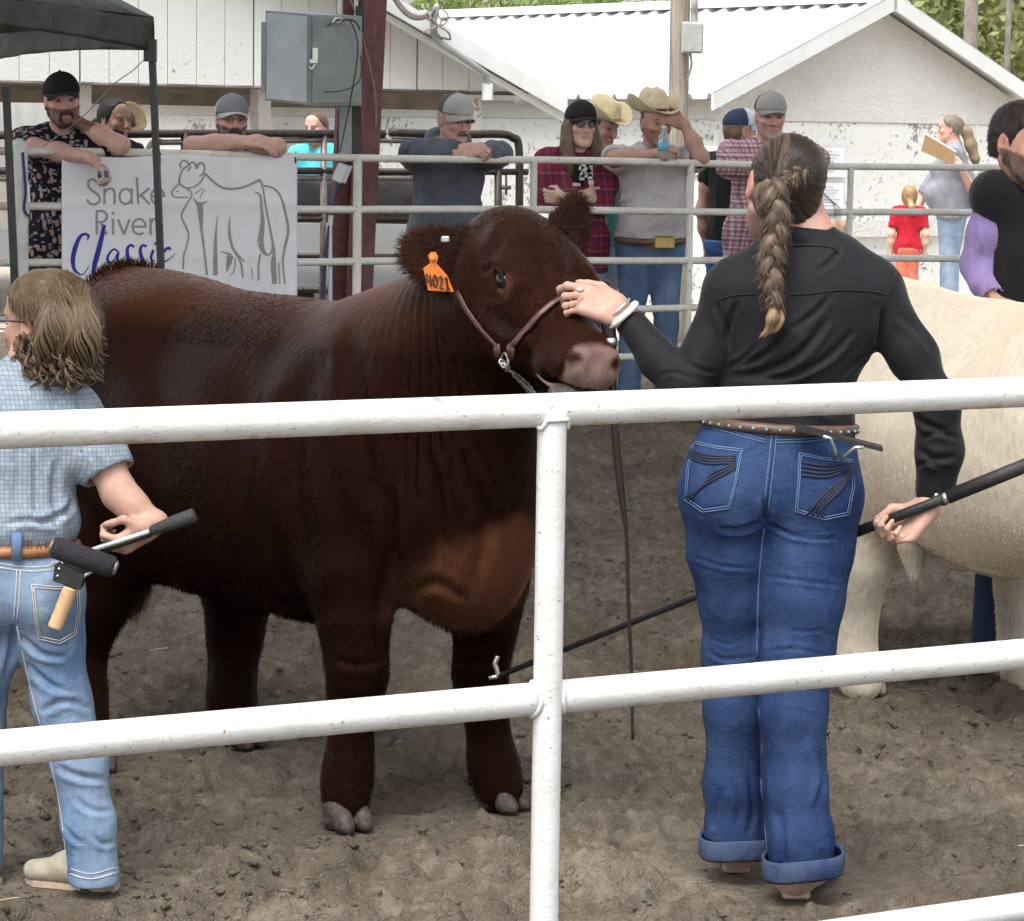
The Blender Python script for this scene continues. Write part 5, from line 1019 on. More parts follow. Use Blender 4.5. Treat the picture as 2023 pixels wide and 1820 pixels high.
def person(label, g, H=1.76, face=-90, lean=0., turn=0., nod=0., tilt=0., W=1., belly=0., skin=SK['fair'], beard=None, hair=None, shirt=None, sleeve=1., jeans=None, arms=None, h=.0075, gen='m', hem=.0, name='person', shoulder=0., group=None, cat='person', leggap=.1, jaw=1., extra=None, collar=True, neckl=0., tuck=False, bust=0., fold=.014, boots=True, headk=1., legk=1., hc=None, armk=1.):
    """generic standing figure. g ground point, face = heading in degrees; arms: {'L':(elbow, wrist, handdir, palm, curl), 'R':...} world points"""
    fa = math.radians(face); f = A(math.cos(fa), math.sin(fa), 0); sd = A(-f[1], f[0], 0); g = A(g[0], g[1], g[2] if len(g) > 2 else 0.); k = H/1.76
    ln = math.radians(lean); hipz = .93*k; B = lambda a, b, c: g+UZ*hipz+(f*(a*math.cos(ln)+(c-.93)*math.sin(ln))+UZ*((c-.93)*math.cos(ln)-a*math.sin(ln)))*k+sd*b*k if c >= .93 else g+(f*a+sd*b+UZ*c)*k
    root = thing(name, label, cat, g, group); up = nrm(f*math.sin(ln)+UZ*math.cos(ln)); R = np.stack([nrm(f*math.cos(ln)-UZ*math.sin(ln)), sd, up], 1)
    sw = .178*W+shoulder; SH = {'L': B(0, sw, 1.43), 'R': B(0, -sw, 1.43)}; sgn = {'L': 1, 'R': -1}
    # head
    tr = math.radians(turn); nd = math.radians(nod); tl = math.radians(tilt); hf = f*math.cos(tr)+sd*math.sin(tr); hsd = sd*math.cos(tr)-f*math.sin(tr); hu = UZ; hf, hu = hf*math.cos(nd)-hu*math.sin(nd), hu*math.cos(nd)+hf*math.sin(nd); hsd, hu = hsd*math.cos(tl)+hu*math.sin(tl), hu*math.cos(tl)-hsd*math.sin(tl)
    hk = k*.99*headk; NB = B(-.01, 0, 1.47); HC = NB+nrm(up*.75+UZ*.35+hf*.28)*(.165+neckl)*k
    if hc is not None: HC = A(*hc)
    if arms is None: arms = {}
    for q in 'LR':
        if q not in arms: e = SH[q]-UZ*.29*k+sd*sgn[q]*.05*k-f*.02; arms[q] = (e, e-UZ*.25*k+f*.06*k, -UZ+f*.2, -sd*sgn[q], .3)
    def torso(s, i, kk=.08, lo=True):
        E = lambda a, b, c, q: s.ell(B(a, b, c), (np.array(q)+i)*k, R, kk*k)
        E(0, 0, 1.28, (.105+belly*.25, .158*W, .19)); E(.0, 0, 1.08, (.1+belly*.5, .14*W+belly*.3, .17)); E(belly*.55, 0, 1.04, (.09+belly*.6, .12*W+belly*.4, .14)); E(-.005, 0, .94, (.11+belly*.2, .158*W+belly*.2, .13))
        s.cone(B(-.01, sw*.8, 1.425), B(-.01, -sw*.8, 1.425), (.062+i)*k, (.062+i)*k, kk*k); s.cone(B(-.01, .06, 1.46), B(-.01, -.06, 1.46), (.05+i)*k, (.05+i)*k, .06)
        if bust:
            for b in (-1, 1): E(.085, b*.075, 1.27, (bust, .07, .075))
    def arm(s, q, i, t1=2., kk=.04):
        e, w = arms[q][:2]; S_ = SH[q]; ri = [.058, .048, .043, .036]; i_ = i
        if t1 >= 1:
            s.path([S_, (S_+e)/2, e], [(.060*armk+i_)*k, (.050*armk+i_)*k, (.044*armk+i_)*k], kk)
            if t1 > 1: t = min(t1-1, 1); m = e+(w-e)*t; s.path([e, e+(m-e)*.45, m], [(.044*armk+i_)*k, (.045*armk+i_)*k, (.045*armk-.016*t+i_*(1-.2*t))*k], kk)
        else: s.path([S_, S_+(e-S_)*t1], [(.060+i_)*k, (.053+i_*1.4)*k], kk)
    s = SDF(); torso(s, -.014); P, HR = head_sdf(s, HC, hf, hsd, hu, hk, jaw)
    s.path([B(-.01, 0, 1.44), NB, HC-hf*.012*k-hu*.04*k], [.07*k*W**.5, .058*k*W**.5, .056*k*W**.5], .03)
    for q in 'LR':
        arm(s, q, -.004); e, w, d, n, cu = arms[q][:5]; w = np.asarray(w); ex = arms[q][5] if len(arms[q]) > 5 else {}
        hand_sdf(s, w+nrm(d)*.01, d, np.asarray(n, float), .98*k, cu, side=ex.pop('side', -sgn[q]), **ex)
    V, F = s.build(min(h, .0062)); cols = skincol(V, HC, hf, hsd, hu, hk, skin, beard); mesh('body', V, F, M_SKIN, root, True, cols); eyes(root, P, HR, hk)
    out = dict(root=root, P=P, HC=HC, f=hf, sd=hsd, u=hu, k=hk, B=B, SH=SH, R=R, arms=arms, bf=f, bsd=sd, sc=k)
    # shirt
    if shirt is not None:
        s = SDF(); torso(s, .008); hz = .90+hem
        if not tuck: s.cone(B(0, .09*W, .98), B(0, .09*W, hz), (.085+belly*.3)*k, (.09+belly*.3)*k, .06); s.cone(B(0, -.09*W, .98), B(0, -.09*W, hz), (.085+belly*.3)*k, (.09+belly*.3)*k, .06)
        for q in 'LR': arm(s, q, .014, sleeve)
        if collar: s.path([B(-.015, 0, 1.46), B(-.02, 0, 1.505)], [.075*k, .066*k], .02)
        s.clip(B(0, 0, hz), -UZ); nk = nrm(-hf*.0+up*.92+f*.42); s.ell(HC-hu*.005*k+f*.02, (.09*k, .085*k, .15*k), np.stack([f, sd, UZ], 1), .008, 's'); nc = B(.02, 0, 1.525); s.clipf(lambda X: np.where(np.linalg.norm((X-nc)[..., :2], axis=-1) < .15*k, (X-nc)@up, -1.), .004)
        for q in 'LR':   # open the cuffs
            e, w = arms[q][:2]; c0, d0 = (SH[q]+(e-SH[q])*sleeve, nrm(e-SH[q])) if sleeve < 1 else (e+(w-e)*min(sleeve-1, 1), nrm(w-e)); s.cone(c0-d0*.03, c0+d0*.09, .05*k if sleeve < 1 else .034*k, .06*k if sleeve < 1 else .05*k, .003, 's')
        V, F = s.build(h); V = relax(V, F, 2); V = folds(V, F, fold, 9, int(abs(g[0]*100)) % 50+2); o = mesh('shirt', V, F, shirt, root); out['shirt'] = o; out['shirtVF'] = (V, F)
    if jeans is not None:
        s = SDF(); wz = .99 if tuck else .96; E = lambda a, b, c, q: s.ell(B(a, b, c), np.array(q)*k, None if True else R, .06)
        s.ell(B(-.02, 0, .93), A(.16*W+belly*.1, .12+belly*.3, .13)*k if abs(f[1]) > .7 else A(.13+belly*.2, .16*W, .13)*k, None, .06); s.cone(B(0, .07*W, .98), B(0, -.07*W, .98), (.098+belly*.3)*k, (.098+belly*.3)*k, .06)
        for b in (-1, 1):
            s.path([B(-.01, b*leggap*.85, .88), B(.0, b*leggap, .5), B(-.01, b*leggap*1.05, .06)], [.098*k*W**.5*legk, .068*k*legk, .066*k*legk], .03)
        s.clip(B(0, 0, wz), UZ); s.clip(B(0, 0, .035), -UZ); V, F = s.build(h+.001); V = relax(V, F, 2); V = folds(V, F, .005, 10, 7, (1, 1, 1.3)); mesh('jeans', V, F, jeans, root)
        for b in (-1, 1):
            s = SDF(); c = B(-.01, b*leggap*1.05, .0); s.cone(c+UZ*.05*k-f*.05*k, c+UZ*.04*k+f*.13*k, .045*k, .036*k, .03); s.cone(c+UZ*.16*k, c+UZ*.05*k, .05*k, .05*k, .03); s.clip(c, -UZ); V, F = s.build(.01); mesh('boot', V, F, M_BOOT, root)
    if hair is not None: hair_cap(root, HC, hf, hsd, hu, hk, **hair)
    if extra: extra(out)
    return out
def beard_mesh(o, col, full=1., mous=True):
    P, k = o['P'], o['k']; s = SDF(); R = np.stack([o['f'], o['sd'], o['u']], 1)
    for b in (-1, 1): s.cone(P(.005, b*.062, -.05), P(.07, b*.03, -.108), .014*k, .02*k*full, .02); s.cone(P(.0, b*.066, -.0), P(.005, b*.064, -.05), .008*k, .013*k, .01)
    s.cone(P(.085, -.02, -.108), P(.085, .02, -.108), .022*k*full, .022*k*full, .02)
    if mous: s.cone(P(.097, -.024, -.057), P(.097, .024, -.057), .0085*k, .0085*k, .008); s.path([P(.095, .026, -.058), P(.09, .032, -.085)], [.007*k, .008*k], .006); s.path([P(.095, -.026, -.058), P(.09, -.032, -.085)], [.007*k, .008*k], .006)
    V, F = s.build(.0055); cc = np.tile(np.asarray(col, float), (len(V), 1)); m = mesh('beard', V, F, M_HAIRM, o['root'], True, cc); fur('beard_strands', V, F, cc*1.2, lambda p_, NN, rg: (-o['u']*.8+NN*.4+rg.randn(len(p_), 3)*.2, .008+.008*rg.rand(len(p_))), 900, m, .0009, 2, M_HAIRM)
def glasses(o, dark=False, name='glasses', col=(.02, .02, .022)):
    P, k = o['P'], o['k']; c = thing_child(name, o['root']); m = plain('frame_'+name, col, .35)
    for b in (-1, 1):
        ring = [P(.105-.25*(b*.034+.021*math.cos(t))**2*4, b*.034+.023*math.cos(t), .004+.017*math.sin(t)) for t in np.linspace(0, 2*math.pi, 17)]; MB().tube(ring, .0016*k if not dark else .002*k, 5).build('rim', m, c, True)
        if dark: MB().add(ring[:-1], [tuple(range(16))]).build('lens', M_LENS, c)
        MB().tube([P(.1, b*.058, .008), P(.05, b*.078, .010), P(-.005, b*.083, .008), P(-.02, b*.082, -.008)], .002*k, 5).build('temple', m, c)
    MB().tube([P(.108, -.011, .008), P(.111, 0, .010), P(.108, .011, .008)], .0018*k, 5).build('bridge', m, c)
# ================================================================ spectators beyond the far fence
fy = lambda px: onU(px, FAR0)[1]
def G0(px, Y): return A(Y*(px-CX)/FPX, Y, 0)
J_BLUE = denim('jeans_mid_blue', (.07, .12, .22), (.22, .31, .44), .6); J_LIGHT = denim('jeans_light_blue', (.16, .23, .34), (.36, .45, .55), .7); J_DARK = denim('jeans_dark', (.02, .028, .05), (.05, .07, .11)); J_BRIGHT = denim('jeans_bright_blue', (.05, .12, .34), (.16, .28, .55), .6)
def m_floral():
    t = NT('floral_shirt'); p = t.obj(); w = t.noise(p, 9, 3); d = t.vor(t.obj((1, 1, .55), (.6, .3, .4)), 34, 'F1', 'Distance'); e = t.vor(t.obj((.5, .5, 1), (-.4, .5, .2)), 40); m = t.math('MAXIMUM', t.map(d, .34, .40, 1, 0), t.map(e, .28, .33, 1, 0)); m = t.math('MULTIPLY', m, t.map(t.noise(p, 16, 2), .40, .46))
    t.col(t.mix((.012, .013, .022), t.mix((.32, .30, .32), (.38, .22, .17), t.map(w, .45, .6)), m), .85, spec=.15); return t.m
PL_RED = plaid('red_navy_plaid', (.26, .02, .045), [((.02, .025, .07), .25, .34), ((.03, .03, .05), .7, .16), ((.18, .2, .3), .48, .05)], .09, .3); PL_PINK = plaid('pink_plaid', (.62, .44, .48), [((.17, .04, .07), .25, .28), ((.25, .08, .12), .72, .16), ((.8, .7, .72), .5, .08)], .055, .2, .9)
S_WHITE = cloth('pale_shirt', (.50, .47, .50), (.62, .58, .60)); S_GREY = cloth('grey_hoodie', (.10, .115, .145), (.15, .17, .2)); S_BLK = cloth('black_cloth', (.012, .012, .013), (.022, .022, .024)); S_TEE = cloth('grey_tee', (.22, .23, .27), (.3, .31, .36)); S_RED = cloth('red_tee', (.42, .012, .03), (.5, .02, .045)); S_TEAL = cloth('teal_shirt', (.05, .22, .20), (.09, .3, .27)); S_TURQ = cloth('turquoise_shirt', (.06, .48, .58), (.12, .58, .66)); S_CORAL = cloth('coral_trousers', (.6, .16, .1), (.66, .22, .15))
def bottle(lab, a, b, r, holdcol=(.5, .7, .85)):
    """water bottle from base a to cap b"""
    a, b = A(*a), A(*b); t = NT('pet_'+str(len(MAT))); t.col((.75, .85, .9), .08); t.b.inputs['Transmission Weight'].default_value = .75; t.b.inputs['IOR'].default_value = 1.2
    o = thing('water_bottle', lab, 'bottle', a); q = np.linspace(0, 1, 13); MB().tube([a+(b-a)*v for v in q], np.interp(q, [0, .04, .55, .72, .86, .87, 1], [r*.85, r, r, r*.95, r*.42, r*.42, r*.42]), 14).build('bottle', t.m, o, True)
    MB().tube([a+(b-a)*.3, a+(b-a)*.56], r*1.02, 14).build('wrapper', plain('label_'+str(len(MAT)), holdcol, .4, 0, .3, 40), o, True); MB().tube([a+(b-a)*.93, a+(b-a)*1.02], r*.5, 10).build('cap', M_TRIM, o, True)
# -- man in floral shirt
def floral_man():
    Yb = 14.62; Yr = 14.30
    arms = {'R': (at(68, 291, Yr+.02), at(178, 312, Yr-.12), A(.75, -.3, -.6), A(-.5, .1, -.8), .75), 'L': (at(238, 287, Yr+.02), at(152, 240, Yr+.12), A(-.8, .1, .25), A(-.3, .8, -.2), .9)}
    o = person('man in dark floral shirt and black cap leaning on the far left fence', G0(118, Yb), 1.9, -82, 10, 10, -2, 4, .98, skin=SK['red'], beard=A(.10, .045, .025), shirt=m_floral(), sleeve=.72, jeans=J_DARK, arms=arms, hem=-.06, jaw=1.)
    hair_cap(o['root'], o['HC'], o['f'], o['sd'], o['u'], o['k'], (.1, .05, .03), line=[-.04, -.03, .0, .01, -.02, -.05], grow=.004, strands=500, L=.01); beard_mesh(o, (.09, .04, .022), .8); brows(o['root'], o['P'], o['k'], M_HAIRM, A(.06, .03, .02))
    cap(o['root'], o['HC'], o['f'], o['sd'], o['u'], o['k'], (.022, .022, .022), (.02, .02, .02), (.028, .028, .028), [(0., .102, .05, .02, (.2, .02, .03)), (0, .086, .06, .006, (.35, .35, .35))])
    bottle('clear water bottle dangling upside down from the floral-shirted man\'s hand', at(205, 364, Yr-.17), at(201, 322, Yr-.15), .027, (.05, .09, .12))
floral_man()
# -- bearded man with arms folded on the rail
def bearded_man():
    Yb, Yr = 15.22, 14.72
    arms = {'R': (at(380, 287, Yr), at(478, 283, Yr-.06), A(.9, .0, -.12), A(0, .1, -1), .25), 'L': (at(548, 290, Yr), at(462, 277, Yr-.02), A(-.9, .0, .08), A(0, .1, -1), .25)}
    o = person('bearded man in grey and white cap resting folded arms above the banner', G0(462, Yb), 1.78, -90, 22, 16, -2, 0, 1.12, .06, skin=SK['red'], beard=A(.05, .035, .03), shirt=cloth('charcoal_polo', (.016, .017, .02), (.028, .03, .034)), sleeve=.55, jeans=J_BLUE, arms=arms, hc=at(458, 240, 14.98))
    hair_cap(o['root'], o['HC'], o['f'], o['sd'], o['u'], o['k'], (.05, .035, .03), line=[-.04, -.03, .0, .01, -.02, -.05], grow=.004, strands=500, L=.01); beard_mesh(o, (.06, .045, .04), 1.1); brows(o['root'], o['P'], o['k'], M_HAIRM, A(.04, .03, .025)); glasses(o)
    cap(o['root'], o['HC'], o['f'], o['sd'], o['u'], o['k'], (.22, .23, .25), (.62, .62, .63), (.42, .42, .43), None)
bearded_man()
# -- older man in hoodie
def hoodie_man():
    Yb, Yr = 15.98, 15.44
    arms = {'R': (at(822, 297, Yr+.03), at(916, 296, Yr-.06), A(.75, -.4, .0), A(.1, .55, -.5), .8), 'L': (at(990, 303, Yr+.06), at(952, 304, Yr-.06), A(-.75, -.4, .05), A(.1, .55, -.5), .8)}
    o = person('older man in charcoal hoodie and grey cap leaning with clasped hands', G0(872, Yb), 1.86, -80, 17, 22, 10, 0, 1.16, .06, skin=SK['red'], shirt=S_GREY, sleeve=1.93, jeans=J_BLUE, arms=arms, hem=-.08, fold=.018)
    hair_cap(o['root'], o['HC'], o['f'], o['sd'], o['u'], o['k'], (.4, .38, .36), line=[-.04, -.03, .0, .01, -.02, -.05], grow=.003, strands=400, L=.008); brows(o['root'], o['P'], o['k'], M_HAIRM, A(.3, .28, .26)); P = o['P']
    MB().tube(spline([P(.097, -.028, -.064), P(.105, 0, -.054), P(.097, .028, -.064)], 4), .008, 6).build('moustache', M_HAIRM, o['root'], True, col=A(.2, .17, .15))
    cap(o['root'], o['HC'], o['f'], o['sd'], o['u'], o['k'], (.42, .41, .4), (.10, .095, .1), (.42, .41, .4), [(0., .094, .085, .012, (.12, .07, .04)), (0, .095, .02, .014, (.02, .02, .02))], curve=.045)
    s = SDF(); b = o['B']; s.path([b(-.04, .11, 1.45), b(-.1, .07, 1.5), b(-.13, 0, 1.5), b(-.1, -.07, 1.5), b(-.04, -.11, 1.45)], [.035, .05, .055, .05, .035], .03); V, F = s.build(.009); mesh('hood', folds(V, F, .006, 14, 3), F, S_GREY, o['root'])
    MB().tube([o['B'](.13, .01, z) for z in (1.2, 1.16)], .006, 6).build('drawcord_tip', M_ZINC, o['root'])
hoodie_man()
# -- woman in plaid with sunglasses
def plaid_woman():
    Y = 16.35; B_ = lambda x, y, dy=0.: at(x, y, Y+dy)
    arms = {'R': (B_(1082, 398, -.14), B_(1160, 386, -.22), A(.7, .7, .1), A(-.1, .9, 0), .4), 'L': (B_(1192, 402, -.14), B_(1116, 392, -.26), A(-.75, .3, .05), A(.1, .9, 0), .6)}
    o = person('long-haired woman in red plaid shirt, black cap and sunglasses with crossed arms', G0(1132, Y), 1.8, -86, 0, 14, -3, 0, 1.02, .02, skin=SK['fair'], shirt=PL_RED, sleeve=1.75, jeans=J_LIGHT, arms=arms, hem=-.1, bust=.06)
    P, k, HC = o['P'], o['k'], o['HC']; s = SDF(); R = np.stack([o['f'], o['sd'], o['u']], 1)
    s.ell(P(-.02, 0, .02), A(.1, .088, .09)*k, R, .03)
    for b in (-1, 1): s.path([P(.02, b*.07, .0), P(.02, b*.085, -.09), P(.045, b*.08, -.19), P(.05, b*.07, -.26)], [.03, .036, .034, .012], .02); s.path([P(-.05, b*.05, -.02), P(-.05, b*.06, -.15), P(-.03, b*.055, -.24)], [.05, .05, .02], .03)
    s.ell(P(.07, 0, -.02), A(.07, .062, .11)*k, R, .01, 's'); V, F = s.build(.007); cc = A(.20, .13, .085)*(1+.45*fbm(V*A(55, 55, 5), 2, 4)[:, None]); h_ = mesh('hair', V, F, M_HAIRM, o['root'], True, cc)
    fur('hair_strands', V, F, cc*1.3, lambda p_, NN, rg: (-UZ+NN*.12+rg.randn(len(p_), 3)*.06, .05+.04*rg.rand(len(p_))), 2500, h_, .0012, 3, M_HAIRM)
    cap(o['root'], HC, o['f'], o['sd'], o['u'], k, (.025, .024, .027), (.022, .022, .025), (.03, .028, .03)); glasses(o, True, 'sunglasses')
    V, F = o['shirtVF']; bt = o['B']; s = SDF(); s.ell(bt(.12, 0, 1.24), (.075, .03, .14), np.stack([o['bsd'], o['bf'], UZ], 1), .02); s.cone(bt(.1, 0, 1.42), bt(.13, 0, 1.2), .04, .06, .03); V, F = s.build(.008); mesh('undershirt', V, F, S_BLK, o['root'])
    m = MB(); rg = random.Random(2); c0 = at(1152, 347, Y-.2)
    for i in range(16): q = c0+A(rg.uniform(-.05, .05), -.004, rg.uniform(-.055, .055)); m.box(q, (.009+.008*rg.random(), .004, .007+.008*rg.random()))
    m.build('shirt_print', plain('white_print', (.7, .7, .7), .8), o['root'])
plaid_woman()
# -- man behind her in straw hat
def hidden_cowboy():
    Y = 17.3; o = person('man in teal shirt and tilted straw hat half hidden behind the plaid woman', G0(1172, Y), 1.80, -40, 0, -6, 14, 0, .95, skin=SK['tan'], shirt=S_TEAL, sleeve=1.9, jeans=J_LIGHT)
    cowboy_hat(thing_child('straw_hat', o['root']), o['HC'], o['f'], o['sd'], o['u'], o['k']*.96, (.8, .72, .45)); hair_cap(o['root'], o['HC'], o['f'], o['sd'], o['u'], o['k'], (.1, .07, .05), grow=.004, strands=0)
    rp = thing('rope', 'green and white coiled rope hanging at the hidden cowboy\'s hip', 'rope', at(1160, 600, 16.4)); MB().tube(spline([at(x, y, 16.42) for x, y in ((1183, 420), (1196, 440), (1185, 462), (1160, 468), (1140, 455))]+[at(x, y, 16.42) for x, y in ((1150, 470), (1178, 480), (1168, 500), (1158, 508))], 6), .012, 6).build('rope', plain('green_rope', (.3, .42, .3), .8, 0, .5, 120), rp, True)
hidden_cowboy()
# -- man in straw hat with bottle
def straw_man():
    Yb, Yr = 16.28, 15.98
    arms = {'R': (at(1213, 313, Yr+.04), at(1288, 306, Yr-.05), A(.8, -.2, .35), A(.5, .1, -.3), .75, {'side': -1}), 'L': (at(1385, 311, Yr+.05), at(1352, 246, Yr+.14), A(-.75, .0, .3), A(-.4, .5, .2), .7)}
    o = person('man in straw cowboy hat and pale shirt leaning on the fence with a bottle', G0(1278, Yb), 1.82, -86, 3, 16, 2, 0, 1.14, .055, skin=SK['tan'], shirt=S_WHITE, sleeve=.72, jeans=J_BLUE, arms=arms, tuck=True, fold=.016, jaw=1.03, hem=.06, beard=A(.2, .12, .09))
    hair_cap(o['root'], o['HC'], o['f'], o['sd'], o['u'], o['k'], (.08, .05, .035), line=[-.04, -.03, .0, .01, -.02, -.05], grow=.004, strands=300, L=.008); brows(o['root'], o['P'], o['k'], M_HAIRM, A(.05, .03, .02))
    cowboy_hat(thing_child('straw_hat', o['root']), o['HC']+o['u']*.012, o['f'], o['sd'], nrm(o['u']-o['f']*.2), o['k'], (.78, .68, .48))
    b = o['B']; bl = [b(.0+(.13+.055)*math.cos(t)+.02, .195*math.sin(t), .985) for t in np.linspace(0, 2*math.pi, 25)]; MB().tube(bl, .02, 6, flat=1.).build('belt', plain('brown_belt', (.11, .06, .035), .5, 0, .4, 60), o['root'], True)
    bk = b(.215, .05, .985); MB().box(bk, (.062, .012, .04), np.stack([o['bsd'], o['bf'], UZ], 1), .012).build('buckle', M_GOLD, o['root'])
    bottle('clear water bottle held upright against the straw-hatted man\'s chin', at(1310, 318, Yr-.09), at(1312, 250, Yr-.09), .032, (.15, .4, .65))
straw_man()
# -- man in black vest from behind, next to the plaid man
def vest_back():
    Y = 17.6; o = person('man in black vest and navy-and-white cap turned away beside the pink plaid man', G0(1440, Y), 1.78, 45, 0, -22, 0, 0, 1.05, skin=SK['red'], shirt=S_BLK, sleeve=.3, jeans=J_BRIGHT, hem=-.05)
    hair_cap(o['root'], o['HC'], o['f'], o['sd'], o['u'], o['k'], (.25, .17, .12), grow=.004, strands=300, L=.008, line=[-.03, -.02, 0, .0, -.01, -.02]); cap(o['root'], o['HC'], o['f'], o['sd'], o['u'], o['k'], (.62, .64, .7), (.04, .055, .1), (.62, .64, .7))
vest_back()
def pink_man():
    Yb, Yr = 16.75, 16.32
    arms = {'R': (at(1438, 330, Yr+.1), at(1510, 318, Yr-.02), A(.9, -.1, -.1), A(0, .3, -1), .3), 'L': (at(1618, 315, Yr+.06), at(1540, 318, Yr-.02), A(-.9, -.1, -.1), A(0, .3, -1), .3)}
    o = person('stout man in pink plaid shirt and grey cap behind the braided woman', G0(1502, Yb), 1.88, -88, 6, 6, 3, 0, 1.2, .09, skin=SK['red'], beard=A(.36, .25, .2), shirt=PL_PINK, sleeve=1.9, jeans=J_BLUE, arms=arms, hem=-.1)
    hair_cap(o['root'], o['HC'], o['f'], o['sd'], o['u'], o['k'], (.3, .25, .21), grow=.004, strands=300, L=.008, line=[-.04, -.03, .0, .01, -.02, -.05]); brows(o['root'], o['P'], o['k'], M_HAIRM, A(.18, .12, .1))
    cap(o['root'], o['HC'], o['f'], o['sd'], o['u'], o['k'], (.36, .36, .34), (.03, .03, .032), (.3, .29, .28), [(0, .098, .085, .012, (.1, .08, .06))])
    s = SDF(); P = o['P']; s.cone(P(.092, -.015, -.108), P(.092, .015, -.108), .016, .016, .01); V, F = s.build(.006); mesh('goatee', V, F, M_HAIRM, o['root'], True, A(.5, .44, .4))
pink_man()
def clipboard_woman():
    Y = 26.3; B_ = lambda x, y, dy=0.: at(x, y, Y+dy)
    arms = {'L': (B_(1935, 402, -.12), B_(1898, 330, -.42), A(-.5, -.1, .5), A(-.5, .5, 0.), .5), 'R': (B_(1815, 400, .25), B_(1800, 430, .1), A(-.3, 0, -1), A(0, 1, 0), .3)}
    o = person('woman in grey tee with long greying ponytail holding a clipboard', G0(1868, Y), 1.85, 172, 0, -4, 0, 0, 1.28, .13, skin=SK['red'], shirt=S_TEE, sleeve=.8, jeans=J_LIGHT, arms=arms, bust=.1, hem=-.06, h=.012, legk=1.25)
    P, k = o['P'], o['k']; col = A(.23, .19, .15); hr = hair_cap(o['root'], o['HC'], o['f'], o['sd'], o['u'], k, col, line=[-.04, -.035, -.02, .03, .068, .05], strands=1200, L=.03, drop=-.04)
    s = SDF(); s.path([P(-.1, 0, .02), P(-.15, .0, -.03), P(-.19, .01, -.14), P(-.235, .02, -.27), P(-.25, .02, -.33)], [.04, .05, .055, .04, .012], .03); V, F = s.build(.011); cc = A(.30, .22, .14)*(1+.4*fbm(V*A(40, 40, 6), 2, 4)[:, None]); mesh('ponytail', V, F, M_HAIRM, o['root'], True, cc)
    c = thing('clipboard', 'brown clipboard with paper held up by the grey-shirted woman', 'clipboard', B_(1860, 330, -.45)); q = [B_(x, y, -.47) for x, y in ((1829, 266), (1888, 301), (1882, 327), (1820, 298))]; MB().ext(q, A(.0, .012, 0)).build('board', plain('hardboard', (.3, .2, .1), .7, 0, .12), c)
    MB().ext([B_(x, y, -.455) for x, y in ((1831, 263), (1889, 298), (1886, 312), (1828, 280))], A(0, .006, 0)).build('paper', MAT['paper'], c)
clipboard_woman()
def red_girl():
    Y = 25.2; o = person('small blond girl in red tee and coral trousers seen from behind', G0(1786, Y), 1.18, 84, 0, 0, 0, 0, 1.0, skin=SK['fair'], shirt=S_RED, sleeve=.62, jeans=S_CORAL, h=.010, headk=1.25, hem=-.04, leggap=.075)
    P = o['P']; col = A(.42, .29, .15); hair_cap(o['root'], o['HC'], o['f'], o['sd'], o['u'], o['k'], col, strands=1000, L=.03, drop=-.07)
    s = SDF(); s.path([P(-.10, 0, -.03), P(-.13, -.02, -.10), P(-.12, -.02, -.19)], [.03, .03, .012], .02); V, F = s.build(.009); mesh('ponytail', V, F, M_HAIRM, o['root'], True, A(.5, .36, .2)*(1+.3*fbm(V*40, 2, 3)[:, None]))
red_girl()
def turq_boy():
    Y = 21.5; o = person('short-haired youth in turquoise shirt behind the corral left of the maroon column', G0(622, Y), 1.76, -105, 0, -12, 0, 0, .95, skin=SK['red'], shirt=S_TURQ, sleeve=.8, jeans=J_BLUE, h=.010)
    hair_cap(o['root'], o['HC'], o['f'], o['sd'], o['u'], o['k'], (.16, .10, .07), strands=600, L=.012, line=[-.04, -.03, -.01, .02, .06, .07])
turq_boy()
def dark_man():
    Y = 17.0; o = person('dark-haired man in shade behind the floral-shirted man\'s raised arm', G0(205, Y), 1.80, -40, 4, 0, 4, 0, 1., skin=SK['tan']*.7, shirt=S_BLK, sleeve=1.9, jeans=J_DARK, h=.010)
    hair_cap(o['root'], o['HC'], o['f'], o['sd'], o['u'], o['k'], (.012, .01, .009), strands=500, L=.012, line=[-.04, -.03, .02, .04, .06, .07])
    Y2 = 17.6; p = at(238, 285, Y2); h = thing('cowboy_hat', 'dark brown felt cowboy hat behind the floral-shirted man\'s elbow', 'hat', p); cowboy_hat(h, p+UZ*.06, nrm(A(.8, -.5, -.1)), nrm(A(.5, .8, .35)), nrm(A(-.1, -.25, .95)), 1., (.06, .045, .035))
    st = thing('post', 'short dark post under the brown felt hat', 'post', A(p[0], p[1], 0)); MB().tube([(p[0], p[1], -.1), (p[0], p[1], p[2]+.1)], .035, 8).build('post', M_STEEL, st, True)
dark_man()
def black_cow():
    a = nrm(-U); c0 = onU(690, FAR0, 4.6); root = thing('black_cow', 'black cow standing behind the pipe rails by the maroon column', 'cow', c0); r_ = A(a[1], -a[0], 0); legs = []
    for x, y in ((.46, .19), (.46, -.19), (-.46, -.19), (-.46, .19)):
        b = c0+a*x+r_*y; legs.append(([b+UZ*z for z in (.62, .42, .3, .1, .04)], [.14, .085, .066, .05, .055]))
    p = c0+a*1.0+UZ*1.12; D, L, Nf = frame(a*.6-UZ*.8, r_); Nf = Nf if Nf[2] > 0 else -Nf
    bovine(root, c0, a, 1.04, legs, dict(D=D, L=L, N=Nf, p=p, neck=[((c0+a*.46+UZ*.92), p+D*.02-Nf*.16, .23, .13, .10)], ears=[(p+D*.04+L*s*.105-Nf*.07, p+D*.06+L*s*.26-Nf*.1, .055, a) for s in (-1, 1)]), lambda V, N_, B: np.tile(A(.022, .021, .022), (len(V), 1)), h=.022)
black_cow()
